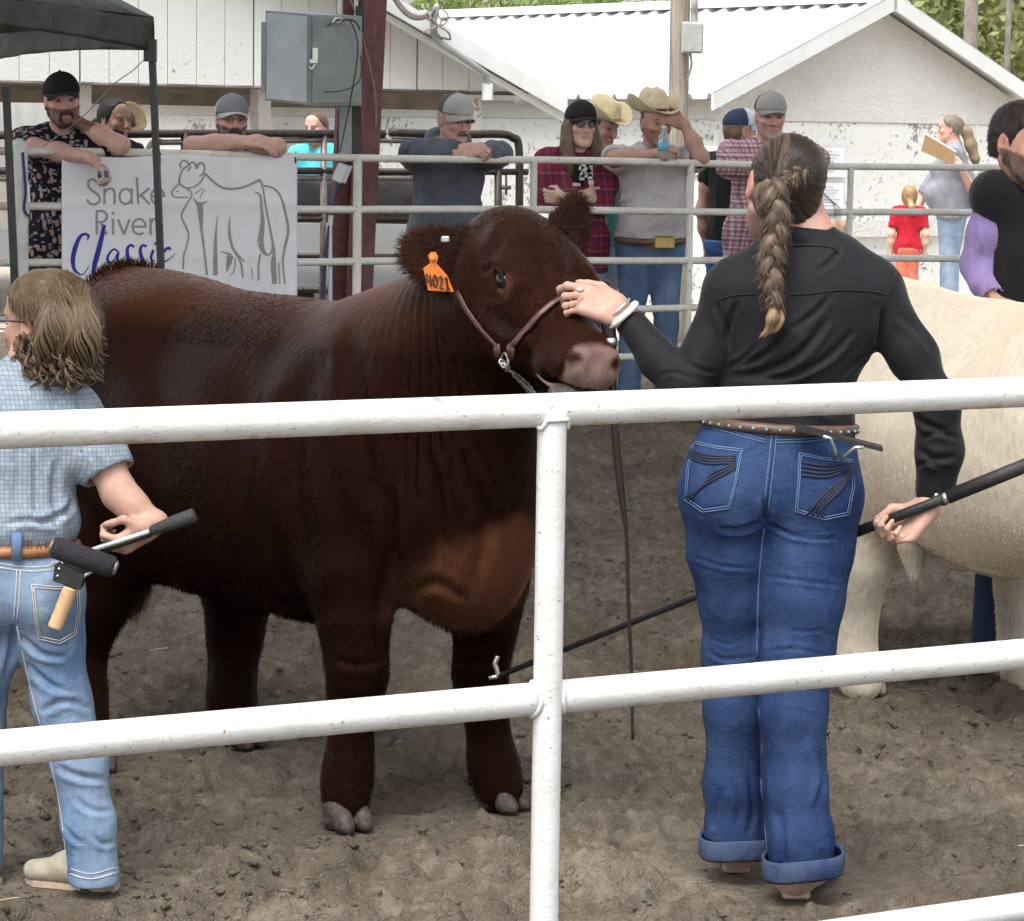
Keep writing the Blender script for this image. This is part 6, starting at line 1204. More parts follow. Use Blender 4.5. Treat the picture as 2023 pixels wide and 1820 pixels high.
# ================================================================ people in the ring
class Proj:
    def __init__(s, V, F): s.b = BVHTree.FromPolygons([tuple(v) for v in V], [tuple(map(int, f)) for f in F])
    def __call__(s, px, py, lift=.003, Y=5.95):
        h = s.b.ray_cast(Vector(CAMP), Vector(ray(px, py)))
        if h[0] is None: return at(px, py, Y), A(0, -1, 0)
        return A(*h[0])+A(*h[1])*lift, A(*h[1])
def seam(pr, name, pts, w, mat, par, lift=.001, flat=.5, n=5, dash=False):
    Q = [pr(*q, lift) for q in spline([A(*q) for q in pts], n)]; return MB().tube([q[0] for q in Q], w, 6, flat=flat, up=[tuple(q[1]) for q in Q]).build(name, mat, par, True)
def strand_tube(mb, P, r, cols, nr=14, base=A(.1, .07, .05), var=.5, seed=0, flat=1.):
    """hair lock: tube whose lengthwise fibres differ in tone"""
    n0 = len(mb.v); mb.tube(P, r, nr, flat=flat); rg = np.random.RandomState(seed); c = base*(1+var*(rg.rand(nr, 1)*2-1)); m = len(P); g = np.linspace(0, 1, m)[:, None, None]
    cols += list((c[None]*(1+.25*np.sin(np.arange(m)*.9+seed)[:, None, None]*rg.rand())).reshape(-1, 3)); return mb
def showwoman():
    Y = 5.92; W = lambda x, y, d=0.: at(x, y, Y+d); s0 = 1/921.
    root = thing('person', 'woman with long braid in black shirt and blue jeans holding the steer\'s halter', 'person', gnd(1570, 1770))
    f = nrm(A(-.22, .97, .02)); sd = A(-f[1], f[0], 0); u = UZ; tl = math.radians(-9); sd, u = nrm(sd*math.cos(tl)-u*math.sin(tl)), nrm(u*math.cos(tl)+sd*math.sin(tl))
    HC = W(1548, 372, .02); k = .95
    # body
    s = SDF(); P, R = head_sdf(s, HC, f, sd, u, k); s.path([W(1600, 520), W(1592, 470), W(1568, 420, .01)], [.062, .056, .055], .03)
    s.ell(W(1586, 620), (.135, .075, .14), None, .06); s.ell(W(1552, 790), (.11, .075, .18), None, .08); s.cone(W(1470, 560), W(1715, 560), .045, .045, .06)
    LE, LW, RE, RW = W(1352, 762, -.02), W(1238, 630, .06), W(1850, 800, -.04), W(1840, 966, -.02)
    s.path([W(1450, 570), LE, LW], [.04, .03, .018], .03); s.path([W(1730, 578), RE, RW], [.04, .034, .026], .03)
    hand_sdf(s, LW+A(-.012, .0, .012), A(-.9, -.05, .32), A(-.1, .75, -.55), .98, .62, side=-1, thumb=.5, fc=[.55, .8, .95, 1.0])
    hand_sdf(s, RW+A(-.008, -.02, -.03), A(-.45, -.12, -.55), A(-.55, -.45, .62), .95, .95, side=1, thumb=.9)
    V, F = s.build(.0052); mesh('body', V, F, M_SKIN, root, True, skincol(V, HC, f, sd, u, k, A(.44, .27, .21)))
    nl = MB(); nl.sph(W(1146, 573, .03), (.009, .005, .006), 8, 5); nl.build('nail', plain('nail', (.62, .42, .38), .25), root, True)
    # shirt
    t = NT('black_shirt'); p = t.pos(); n = t.noise(p, 300, 2); t.col(t.mix((.006, .0065, .008), (.012, .013, .016), n), .72, spec=.18, sheen=.1); t.bump(n, .15, .003); MS = t.m
    s = SDF(); s.ell(W(1586, 615), (.176, .112, .16), None, .07); s.ell(W(1555, 760), (.14, .104, .17), None, .07); s.ell(W(1540, 835), (.158, .114, .085), None, .05); s.cone(W(1466, 562), W(1716, 562), .062, .062, .06); s.cone(W(1545, 512), W(1648, 512), .052, .052, .05)
    s.path([W(1443, 580), W(1400, 690), LE], [.056, .047, .045], .035); s.path([LE, W(1300, 712, .02), LW+A(.012, 0, -.01)], [.045, .041, .035], .02); s.path([W(1734, 580), W(1802, 700, -.02), RE], [.056, .048, .045], .035); s.path([RE, W(1856, 890, -.03), W(1846, 968, -.025)], [.049, .049, .044], .03)
    s.path([W(1596, 500), W(1594, 482)], [.072, .066], .02); s.cone(W(1592, 462), W(1585, 380), .056, .06, .003, 's')
    s.cone(LW+nrm(LW-LE)*.045, LW+nrm(LW-LE)*.08, .026, .03, .002, 's'); s.cone(RW+nrm(RW-RE)*.028, RW+nrm(RW-RE)*.08, .034, .038, .002, 's'); zc, xc = W(1540, 852)[2], W(1762, 852)[0]; s.clipf(lambda X: np.where(X[..., 0] < xc, zc-X[..., 2], -1.))
    V, F = s.build(.0052); V = relax(V, F, 2); V = folds(V, F, .006, 7, 5)
    c6 = lambda x, y: (1271+x*.386, 234.1+y*.386)
    L6 = lambda pts, w, a: ([c6(*q) for q in pts], w, a)
    V = crease(V, F, [L6([(420, 1280), (560, 1245), (680, 1160), (760, 1060)], 7, .009), L6([(430, 1310), (640, 1290), (820, 1180), (950, 1020)], 9, .012), L6([(460, 1335), (720, 1320), (930, 1230), (1080, 1080)], 8, .010), L6([(440, 1265), (520, 1225), (590, 1150)], 5, .007), L6([(380, 960), (420, 1060), (440, 1180)], 8, .008), L6([(480, 930), (455, 1010), (430, 1120)], 7, .008), L6([(960, 900), (880, 990), (760, 1080)], 7, .006), L6([(1020, 650), (960, 730), (880, 790)], 6, .005), L6([(1230, 980), (1215, 1080), (1200, 1170)], 9, .012), L6([(1000, 1340), (1080, 1250), (1180, 1180)], 7, .007),
        L6([(60, 1330), (150, 1300), (260, 1340)], 5, .004), L6([(200, 1240), (300, 1290), (380, 1300)], 5, .005), L6([(1380, 1520), (1460, 1570), (1560, 1600)], 7, .008), L6([(1420, 1640), (1500, 1610), (1620, 1640)], 6, .006), L6([(1400, 1680), (1480, 1740), (1600, 1730)], 8, .009), L6([(1390, 1790), (1450, 1760), (1540, 1790)], 6, .006), L6([(1300, 1000), (1400, 1080), (1480, 1200)], 9, .006), L6([(640, 1480), (800, 1470), (1000, 1520)], 7, .006)])
    sh = mesh('shirt', V, F, MS, root); pr = Proj(V, F)
    seam(pr, 'yoke_seam', [c6(*q) for q in ((370, 935), (470, 905), (620, 900), (800, 902), (1000, 880), (1180, 888), (1245, 905))], .0022, MS, sh); seam(pr, 'sleeve_seam', [c6(*q) for q in ((360, 850), (400, 960), (430, 1100), (410, 1260))], .002, MS, sh); seam(pr, 'sleeve_seam', [c6(*q) for q in ((1290, 790), (1250, 900), (1225, 1050), (1205, 1160))], .002, MS, sh); seam(pr, 'collar_seam', [c6(*q) for q in ((730, 655), (850, 650), (960, 660), (1000, 690))], .0025, MS, sh)
    G_ = []
    for a in np.linspace(0, 2*math.pi, 41):
        c0 = W(1592, 474, .0); ca, sa = math.cos(a), math.sin(a); hz = .020-.012*max(0, sa)
        G_.append([c0+A(rx_*ca, rx_*.95*sa, z_)+UZ*(-.006*ca) for rx_, z_ in ((.058, -.025), (.060, .012+hz*.5), (.0635, .016+hz*.5), (.068, .008), (.075, -.016-.006*(sa < -.2)))])
    V_, F_ = shell(G_, .0035); mesh('collar', V_, F_, MS, root)
    # white under-cuff and bracelet, right cuff button
    MB().tube([LW+A(-.008, 0, .008)+nrm(np.cross(LW-LE, A(0, 1, 0)))*.036*math.cos(a)+A(0, 1, 0)*.036*math.sin(a) for a in np.linspace(0, 2*math.pi, 21)], .0075, 6).build('under_cuff', plain('white_cuff', (.75, .75, .74), .8), root, True)
    MB().tube([LW+A(-.020, 0, .02)+nrm(np.cross(LW-LE, A(0, 1, 0)))*.033*math.cos(a)+A(0, 1, 0)*.033*math.sin(a) for a in np.linspace(0, 2*math.pi, 21)], .003, 5).build('bracelet', M_ZINC, root, True)
    q, n = pr(*c6(1500, 1930), .002); MB().sph(q, (.006, .003, .006), 8, 5).build('cuff_button', M_ZINC, sh, True)
    # jeans
    JN = denim('dark_blue_jeans', (.013, .03, .088), (.055, .095, .2), .6); s = SDF()
    s.ell(W(1538, 850), (.160, .117, .07), None, .06); s.ell(W(1524, 930), (.174, .12, .12), None, .06); s.ell(W(1434, 968, -.04), (.092, .096, .11), None, .05); s.ell(W(1610, 972, -.04), (.096, .096, .115), None, .05)
    s.path([W(1432, 985), W(1440, 1090, .01), W(1448, 1180, .03), W(1450, 1290, .05), W(1450, 1400, .07), W(1448, 1550, .09), W(1452, 1640, .10), W(1455, 1706, .11)], [.098, .084, .072, .065, .062, .061, .062, .063], .035)
    s.path([W(1612, 990, -.02), W(1600, 1090, -.03), W(1590, 1180, -.04), W(1576, 1290, -.04), W(1568, 1400, -.05), W(1570, 1550, -.05), W(1580, 1650, -.06), W(1586, 1750, -.07)], [.097, .09, .082, .075, .070, .068, .069, .071], .03)
    s.clip(W(1540, 826), UZ); s.clipf(lambda X: -(X[..., 2]-np.where(X[..., 0] < (1521-CX)/FPX*5.92, W(1455, 1680)[2], W(1586, 1714)[2])-.0))
    V, F = s.build(.0055); V = relax(V, F, 2); V = folds(V, F, .004, 7, 9, (1, 1, .6))
    c7 = lambda x, y: (1271+x*.37166, 802.8+y*.37166); L7 = lambda pts, w, a: ([c7(*q) for q in pts], w, a)
    V = crease(V, F, [L7([(400, 650), (520, 655), (630, 615)], 6, .008), L7([(650, 620), (820, 690), (1030, 705)], 5, .008), L7([(760, 650), (880, 675), (1000, 668)], 4, .004), L7([(260, 800), (420, 850), (610, 862)], 4, .004), L7([(640, 905), (820, 925), (1060, 958)], 4, .005), L7([(760, 1190), (860, 1200), (960, 1188)], 4, .003), L7([(350, 1240), (450, 1265), (520, 1240)], 4, .003), L7([(340, 1300), (430, 1345), (600, 1330)], 5, .004), L7([(640, 1310), (800, 1290), (990, 1330)], 4, .004), L7([(655, 480), (650, 560), (640, 620)], 9, .012),
        ([(1500, 1500), (1506, 1580), (1505, 1640)], 9, .008), ([(1478, 1520), (1488, 1590), (1480, 1650)], 8, .006), ([(1540, 1600), (1548, 1680), (1545, 1730)], 9, .007), ([(1620, 1480), (1628, 1540), (1612, 1600)], 8, .008), ([(1420, 1560), (1412, 1610), (1408, 1640)], 8, .005), ([(1440, 1540), (1460, 1590), (1455, 1640)], 8, .004)])
    jn = mesh('jeans', V, F, JN, root); pr = Proj(V, F); MT = plain('denim_stitch', (.10, .16, .30), .8, 0, .3, 200); MD = plain('dark_embroidery', (.008, .014, .04), .7)
    def st(pts, w=.0013, m=MT, nm='stitching', lift=.0012): seam(pr, nm, [c7(*q) for q in pts], w, m, jn, lift)
    for d in (0, 14): st([(290, 88+d), (420, 115+d), (540, 150+d), (655, 180+d)]); st([(705, 180+d), (880, 172+d), (1000, 158+d), (1110, 145+d)])
    for d in (-13, 13): st([(700+d, 90), (685+d, 250), (665+d, 420), (652+d, 555)])
    st([(692, 70), (680, 260), (660, 430), (650, 590)], .004, JN, 'back_seam', .0)
    def pocket(out, sgn):
        Q = [A(*c7(*q)) for q in out]; m = MB(); cen = np.mean(Q, 0); b = []
        for j in range(len(Q)):
            for t in np.linspace(0, 1, 8)[:-1]: b.append(Q[j]+(Q[(j+1) % len(Q)]-Q[j])*t)
        rings = [[pr(*(cen+(q-cen)*v), .0022 if v < 1 else .0002)[0] for q in b] for v in (1., .985, .8, .6, .4, .2)]; n = len(b); VV = [p for r_ in rings for p in r_]+[pr(*cen, .0022)[0]]
        FF = [(i*n+j, i*n+(j+1) % n, (i+1)*n+(j+1) % n, (i+1)*n+j) for i in range(5) for j in range(n)]+[(5*n+j, 5*n+(j+1) % n, 6*n) for j in range(n)]; pk = m.add(VV, FF).build('pocket', JN, jn, True)
        for v in (.97, .90): seam(pr, 'pocket_stitching', [tuple(cen+(q-cen)*v) for q in b+[b[0]]], .0012, MT, pk, .0035, n=1)
        return pk
    pl = pocket([(262, 182), (400, 212), (533, 226), (500, 390), (462, 545), (318, 567), (222, 500), (235, 330)], -1); prr = pocket([(825, 243), (960, 270), (1108, 284), (1122, 420), (1092, 578), (960, 606), (806, 560), (818, 400)], 1)
    for i in range(4): st([(250, 222+i*17), (330, 262+i*14), (490, 268+i*12)], .0026, MD, 'embroidery', .0045)
    for i in range(3): st([(490, 305+i*12), (360, 365+i*18), (285-15*i+30, 430+i*12), (232+i*18, 485+i*8)], .0026, MD, 'embroidery', .0045)
    for i in range(4): st([(838, 298+i*22), (960, 318+i*20), (1050, 310+i*14), (1112, 305+i*6)], .0028, MD, 'embroidery', .0045); st([(1112, 325+i*8), (1040, 400+i*16), (950, 475+i*20), (872+i*26, 575+i*4)], .0028, MD, 'embroidery', .0045)
    st([(640, 650), (618, 860), (608, 1100), (606, 1330)], .0016); seam(pr, 'stitching', [(1500, 1400), (1502, 1500), (1508, 1600), (1518, 1690)], .0014, MT, jn, .001)
    for (x, y) in ((692, 70),): Q = [pr(*c7(x, y+v), .004)[0] for v in (-60, -20, 30)]; MB().tube(Q, .012, 8, flat=.35, up=(0, -1, 0)).build('belt_loop', JN, jn, True)
    # turned-up hems
    def hem(cx, cy, rx, dz, d, tiltx):
        c = W(cx, cy, d); G_ = []
        for a in np.linspace(0, 2*math.pi, 37):
            row = []
            for v, (gr, zz) in enumerate(((.98, .030), (1.05, .040), (1.06, .036), (1.05, 0.), (1.03, -.005), (.95, 0.))): row.append(c+A(rx*gr*math.cos(a), rx*gr*math.sin(a), zz+tiltx*math.cos(a)+.003*math.sin(3*a)))
            G_.append(row)
        V, F = shell(G_, .003); mesh('turned_hem', V, F, denim('faded_hem', (.028, .05, .115), (.10, .125, .18), .8), root)
    hem(1455, 1682, .079, 0, .11, .004); hem(1586, 1720, .083, 0, -.07, .010)
    # belt and boots
    bt = [W(1538, 838)+A(.163*math.cos(a), .121*math.sin(a), -.008*math.cos(a)) for a in np.linspace(0, 2*math.pi, 41)]; b = MB().tube(bt, .0125, 6, flat=1.).build('belt', plain('tooled_belt', (.09, .05, .035), .5, 0, .6, 90), root, True)
    m = MB()
    for a in np.linspace(math.pi*1.12, math.pi*1.9, 16): m.sph(W(1538, 838)+A(.176*math.cos(a), .134*math.sin(a), -.008*math.cos(a)), (.0034, .0025, .0034), 6, 4)
    tag(m.build('stud', plain('turquoise_stud', (.12, .33, .33), .3), b, True), kind='stuff')
    MBt = plain('pale_tan_boot', (.42, .29, .21), .75, 0, .2, 25, .3)
    for (hx, hy, d, dx, tx) in ((1570, 1768, -.06, .12, 1), (1455, 1716, .05, -.02, 0)):
        h_ = gnd(hx, hy); h_[2] = 0; h_ = h_+A(0, .012, 0); dr = nrm(A(dx, .2, 0)); s = SDF(); s.cone(h_+UZ*.036, h_+dr*.17+UZ*.032, .042, .036, .03); s.cone(h_+UZ*.09+A(0, .03, 0), h_+UZ*.05, .04, .042, .03); s.clip(h_+UZ*-.004, -UZ); V, F = s.build(.007); bo = mesh('boot', V, F, MBt, root)
        MB().box(h_+UZ*.004+dr*.005, (.03, .032, .012), bev=.006).build('heel', plain('crepe_sole', (.42, .33, .25), .85), bo)
    # hair
    base = A(.026, .018, .013); lite = A(.20, .14, .088); s = SDF(); Rh = np.stack([f, sd, u], 1); s.ell(P(-.016, 0, .03), A(.104, .084, .094)*k, Rh, .02); s.ell(P(-.05, 0, -.03), A(.055, .066, .065)*k, Rh, .03); s.ell(P(-.075, .012, .03), A(.04, .05, .05)*k, Rh, .03)
    s.clipf(lambda X: ((X-HC)@f)/k-np.interp(((X-HC)@u)/k, [-.12, -.05, -.01, .03, .075, .13], [-.045, -.035, -.012, .03, .07, .05]), .004); s.clip(P(0, 0, -.075), -u)
    for b_ in (-1, 1): s.ell(P(.012, b_*.086, -.008), A(.036, .018, .044)*k, Rh, .006, 's')
    V, F = s.build(.0052)
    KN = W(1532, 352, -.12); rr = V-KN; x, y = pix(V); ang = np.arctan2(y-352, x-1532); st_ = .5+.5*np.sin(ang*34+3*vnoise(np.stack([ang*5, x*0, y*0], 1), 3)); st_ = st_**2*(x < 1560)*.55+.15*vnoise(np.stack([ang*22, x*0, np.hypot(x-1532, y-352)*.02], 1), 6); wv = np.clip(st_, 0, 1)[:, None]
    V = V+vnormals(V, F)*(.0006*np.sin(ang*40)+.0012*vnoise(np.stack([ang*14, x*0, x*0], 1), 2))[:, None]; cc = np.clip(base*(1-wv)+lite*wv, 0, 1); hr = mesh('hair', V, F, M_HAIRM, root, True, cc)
    fur('hair_strands', V, F, cc*1.1, lambda p_, NN, rg: ((KN-p_)/np.linalg.norm(KN-p_, axis=1)[:, None]+NN*.1+rg.randn(len(p_), 3)*.05, .03+.03*rg.rand(len(p_))), 15000, hr, .0005, 3, M_HAIRM)
    def braid(path, am, rad, per, name, par, bs, seed=0, ph0=0.):
        C_ = spline(path, 14); L = np.concatenate([[0], np.cumsum(np.linalg.norm(np.diff(C_, axis=0), axis=1))]); tt = np.linspace(0, 1, len(C_)); o = thing_child(name, par)
        for j in range(3):
            P_ = []; rs = []
            for c, l, v in zip(C_, L, tt):
                ph = 2*math.pi*l/per+j*2*math.pi/3+ph0; a_ = np.interp(v, [0, .1, 1], [am*.6, am, am*.62]); d = nrm(C_[-1]-C_[0]); side = nrm(np.cross(d, A(0, 1, 0))); P_.append(c+side*a_*math.sin(ph)+A(0, -1, 0)*a_*.62*math.sin(2*ph)); rs.append(np.interp(v, [0, .08, .5, 1], [rad*.6, rad, rad*.92, rad*.55])*(1+.12*math.sin(2*ph+1)))
            m = MB(); cl = []; strand_tube(m, P_, rs, cl, 18, bs*(1+.25*(j-1)), .75, seed+j); o2 = m.build('braid_strand', M_HAIRM, o, True, col=np.clip(np.array(cl), 0, 1))
            V = np.array(m.v); nq = len(P_); Fq = np.array([q for q in m.f if len(q) == 4]); fur('loose_hair', V, Fq, np.clip(np.array(cl)*1.15, 0, 1), lambda p_, NN, rg: (A(0, 0, -1)+side*.5*np.sign(rg.randn(len(p_), 1))+NN*.25+rg.randn(len(p_), 3)*.25, .012+.02*rg.rand(len(p_))), int(1900*rad/.02), o2, .0005, seed+j, M_HAIRM)
    braid([W(1530, 356, -.115), W(1528, 400, -.125), W(1534, 440, -.13), W(1526, 490, -.135), W(1523, 540, -.14), W(1527, 590, -.145), W(1529, 606, -.145)], .0185, .016, .14, 'braid', root, A(.095, .066, .043), 4)
    m = MB(); cl = []
    rgb = random.Random(8)
    for i in range(9):
        o_ = rgb.uniform(-10, 10); strand_tube(m, spline([W(1529+o_*.3, 602, -.145), W(1533+o_, 625, -.148+rgb.uniform(-.01, .01)), W(1526+o_, 650, -.145), W(1512+o_*1.2+rgb.uniform(-4, 4), 664+rgb.uniform(-5, 5), -.14)], 5), np.interp(np.linspace(0, 1, 16), [0, .4, 1], [.006, .011, .001]), cl, 8, A(.28, .185, .105), .5, i)
    m.build('braid_tail', M_HAIRM, root, True, col=np.clip(np.array(cl), 0, 1)); MB().tube([W(1522, 604, -.145), W(1537, 605, -.145)], .009, 8).build('hair_tie', M_BLACK, root, True)
    braid([W(1604, 300, -.03), W(1598, 322, -.06), W(1580, 338, -.085), W(1558, 346, -.1), W(1538, 352, -.108)], .011, .0105, .075, 'crown_braid', root, A(.17, .12, .075), 20, 1.)
    m = MB(); cl = []
    for i in range(5): strand_tube(m, spline([W(1545, 356-i*2, -.11), W(1500+i*6, 372+i*6, -.10), W(1500+i*8, 410+i*4, -.105), W(1520, 440, -.125)], 6), np.interp(np.linspace(0, 1, 19), [0, .5, 1], [.006, .012, .008]), cl, 10, A(.10, .07, .045)*(1+.3*(i % 2)), .6, 40+i)
    m.build('hair_wrap', M_HAIRM, root, True, col=np.clip(np.array(cl), 0, 1))
    m = MB()
    for i in range(9): a = W(1618+i, 372+i*3, .06); m.tube(spline([a, W(1640+i*2.5, 395+i*2, .07), W(1648+i*1.2, 420+i*3, .08), W(1640+i*1.5, 452+i*2, .09)], 5), .0004, 4)
    m.build('flyaway_hair', M_HAIRM, root, True, col=A(.12, .08, .05))
    # show stick
    st_ = thing('show_stick', 'long black show stick in the braided woman\'s right hand with steel hook', 'show stick', W(1700, 1046)); q = lambda x, y, d: at(x, y, Y+d)
    tip = at(985, 1336, 6.30); a1 = q(2075, 900, -.12); g2 = q(1872, 982, -.085); P3 = q(1835, 997, -.08)
    MB().tube([a1, g2], .0155, 14).build('grip', plain('rubber_grip', (.012, .012, .013), .6, 0, .3, 120, .4), st_, True); MB().tube([g2, g2+(P3-g2)*.25], .012, 12).build('ferrule', M_ZINC, st_, True)
    MB().tube([g2, P3, q(1690, 1052, -.03)], .0115, 10).build('lower_grip', MAT['rubber_grip'], st_, True); MB().tube([q(1692, 1051, -.01), at(1382, 1176, 6.14), tip], [.0095, .008, .006], 10).build('shaft', plain('black_shaft', (.01, .01, .011), .3), st_, True)
    MB().tube(spline([tip, at(981, 1322, 6.3), at(978, 1312, 6.3), at(981, 1303, 6.3), at(983, 1297, 6.3)], 5), .0055, 8).build('hook', M_ZINC, st_, True); MB().tube([tip, at(966, 1340, 6.3)], .005, 8).build('point', M_ZINC, st_, True)
    # comb in pocket
    cb = thing('show_comb', 'black show comb with steel wire handle in the woman\'s back pocket', 'comb', W(1660, 895, -.16)); z = -.165
    MB().ext([W(1572, 842, z), W(1745, 886, z), W(1743, 893, z), W(1574, 850, z)], A(0, .03, .004)).build('blade', MAT['rubber_grip'], cb); MB().tube([W(1626, 862, z), W(1640, 866, z), W(1652, 896, z+.02), W(1648, 905, z+.03)], .0042, 7).build('wire_handle', M_ZINC, cb, True); MB().tube([W(1706, 884, z), W(1690, 884, z), W(1668, 901, z+.02), W(1664, 908, z+.03)], .0042, 7).build('wire_handle', M_ZINC, cb, True)
showwoman()
def showboy():
    Y = 5.87; W = lambda x, y, d=0.: at(x, y, Y+d); k = .9
    root = thing('person', 'boy with curly mullet in pale blue checked shirt and faded jeans, seen from behind', 'person', gnd(100, 1758))
    f = nrm(A(-.86, .5, -.03)); sd = A(-f[1], f[0], 0); sd = nrm(sd); u = nrm(np.cross(f, sd)); HC = W(92, 640, .03)
    c4 = lambda x, y: (x*.4411, 468.3+y*.4411)
    s = SDF(); P, R = head_sdf(s, HC, f, sd, u, k); s.path([W(40, 800), W(52, 745), W(85, 690, .01)], [.056, .048, .048], .03); s.ell(W(25, 860), (.12, .08, .13), None, .05); s.cone(W(-80, 805), W(140, 800), .04, .04, .05)
    RE, RW = W(236, 975, -.03), W(304, 1030, -.05); s.path([W(160, 815), W(200, 900, -.01), RE], [.045, .040, .037], .03); s.path([RE, W(262, 1000, -.04), RW], [.034, .032, .022], .02); s.path([W(-90, 815), W(-130, 940), W(-140, 1050, .1)], [.045, .036, .025], .03)
    hand_sdf(s, RW+A(-.004, -.005, -.01), A(-.72, -.25, -.45), A(-.2, .55, .6), .82, 1.0, side=-1, thumb=.9); hand_sdf(s, W(-140, 1052, .1), A(0, .3, -.9), A(1, 0, 0), .8, .6, side=1)
    V, F = s.build(.005); mesh('body', V, F, M_SKIN, root, True, skincol(V, HC, f, sd, u, k, A(.43, .265, .20)))
    eyes(root, P, R, k); o = dict(P=P, k=k, root=root); glasses(o, False, 'black_glasses', (.012, .012, .014))
    # shirt
    t = NT('blue_print_shirt'); p = t.obj((1, 1, 1), (.0, .0, .0)); sx = t.sep(p); cell = 1/.0098; jx = t.math('ADD', t.math('MULTIPLY', sx[0], cell), t.math('MULTIPLY', sx[1], cell*.6)); jz = t.math('MULTIPLY', sx[2], cell)
    ax = t.math('PINGPONG', jx, .5); az = t.math('PINGPONG', jz, .5); mn = t.math('MINIMUM', ax, az); ln = t.map(mn, .05, .12, 1, 0); vr = t.n('TexWhiteNoise'); cb = t.n('CombineXYZ'); t.l(t.math('FLOOR', jx), cb.inputs[0]); t.l(t.math('FLOOR', jz), cb.inputs[1]); t.l(cb.outputs[0], vr.inputs['Vector'])
    base = t.mix((.23, .28, .33), (.33, .375, .405), vr.outputs['Value']); t.col(t.mix(base, (.10, .16, .25), t.math('MULTIPLY', ln, .75)), .85, spec=.15); t.bump(t.noise(t.pos(), 24, 4), .3, .008); MS = t.m
    s = SDF(); s.ell(W(25, 850), (.142, .10, .14), None, .07); s.ell(W(20, 980), (.135, .098, .16), None, .07); s.ell(W(18, 1035), (.15, .108, .075), None, .05); s.cone(W(-80, 812), W(132, 808), .058, .058, .05); s.cone(W(10, 770), W(80, 768), .045, .045, .04)
    s.path([W(150, 822), W(190, 890, -.01), RE+(W(200, 900)-RE)*.42], [.058, .056, .057], .035); s.path([W(-90, 822), W(-125, 930)], [.06, .062], .04); s.path([W(50, 770), W(58, 735)], [.066, .06], .02); s.cone(W(62, 745), W(75, 680), .048, .06, .003, 's')
    c0 = RE+(W(200, 900)-RE)*.42; s.cone(c0-nrm(RE-c0)*.02, c0+nrm(RE-c0)*.09, .043, .055, .006, 's'); s.cone(c0+nrm(RE-c0)*.045, c0+nrm(RE-c0)*.2, .075, .085, .006, 's'); s.clip(W(20, 1072), -UZ)
    V, F = s.build(.005); V = relax(V, F, 2); V = folds(V, F, .004, 8, 6); c4l = lambda pts, w, a: ([c4(*q) for q in pts], w, a)
    V = crease(V, F, [c4l([(60, 820), (80, 1000), (70, 1200)], 9, .005), c4l([(150, 950), (155, 1100), (150, 1250)], 6, .005), c4l([(250, 1000), (240, 1150), (260, 1300)], 9, .008), c4l([(330, 1180), (280, 1240), (160, 1290)], 8, .009), c4l([(20, 1290), (120, 1270), (260, 1290)], 7, .008), c4l([(340, 700), (360, 780), (350, 900)], 8, .006), c4l([(420, 960), (450, 1040), (440, 1120)], 8, .005), c4l([(120, 600), (220, 650), (300, 660)], 6, .004)])
    sh = mesh('shirt', V, F, MS, root); pr = Proj(V, F); seam(pr, 'back_pleat', [c4(*q) for q in ((148, 930), (152, 1050), (150, 1220))], .0015, MS, sh); seam(pr, 'armhole_seam', [c4(*q) for q in ((330, 660), (345, 760), (350, 900), (365, 960))], .002, MS, sh)
    # jeans
    JN = denim('faded_blue_jeans', (.085, .15, .27), (.32, .40, .47), .85); s = SDF(); s.ell(W(22, 1095), (.137, .10, .06), None, .05); s.ell(W(25, 1160), (.145, .108, .10), None, .05); s.ell(W(95, 1180, -.035), (.072, .08, .09), None, .04); s.ell(W(-45, 1180, -.035), (.072, .08, .09), None, .04)
    s.path([W(92, 1190), W(98, 1260), W(122, 1385), W(156, 1500, -.02), W(176, 1630, -.03), W(186, 1738, -.04)], [.078, .070, .060, .058, .054, .056], .03); s.path([W(-42, 1190), W(-38, 1300), W(-48, 1450, .05), W(-50, 1735, .05)], [.08, .07, .06, .06], .03); s.clip(W(20, 1066), UZ); s.clip(W(186, 1736), -UZ)
    V, F = s.build(.0052); V = relax(V, F, 2); V = folds(V, F, .004, 7, 3, (1, 1, .8)); c8 = lambda x, y: (x*.4484, 1003.5+y*.4484); L8 = lambda pts, w, a: ([c8(*q) for q in pts], w, a)
    V = crease(V, F, [L8([(90, 560), (180, 640), (290, 660)], 7, .008), L8([(110, 680), (220, 780), (340, 820)], 8, .008), L8([(180, 900), (290, 850), (400, 890)], 8, .009), L8([(240, 990), (330, 960), (400, 985)], 5, .004), L8([(250, 1140), (340, 1180), (470, 1200)], 8, .007), L8([(330, 1280), (400, 1330), (490, 1340)], 7, .006), L8([(280, 1400), (330, 1460), (380, 1480)], 6, .004), L8([(400, 1440), (450, 1480), (510, 1470)], 6, .004), L8([(60, 510), (50, 620), (20, 760)], 8, .008)])
    jn = mesh('jeans', V, F, JN, root); pr = Proj(V, F); MT = plain('pale_stitch', (.5, .5, .48), .8); 
    def st(pts, w=.0014, m=MT, nm='stitching', lift=.0012): seam(pr, nm, [c8(*q) for q in pts], w, m, jn, lift)
    for d in (0, 18): st([(0, 245+d), (80, 258+d), (160, 262+d), (232, 255+d)])
    for d in (-8, 8): st([(82+d, 270), (78+d, 380), (68+d, 500)])
    st([(75, 520), (150, 850), (215, 1080), (262, 1300), (302, 1600)], .0016); st([(310, 1612), (400, 1635), (520, 1605)], .0016); st([(315, 1590), (400, 1612), (520, 1582)], .0012)
    Q = [A(*c8(*q)) for q in ((138, 335), (240, 345), (345, 340), (350, 450), (330, 560), (262, 600), (170, 578), (150, 460))]
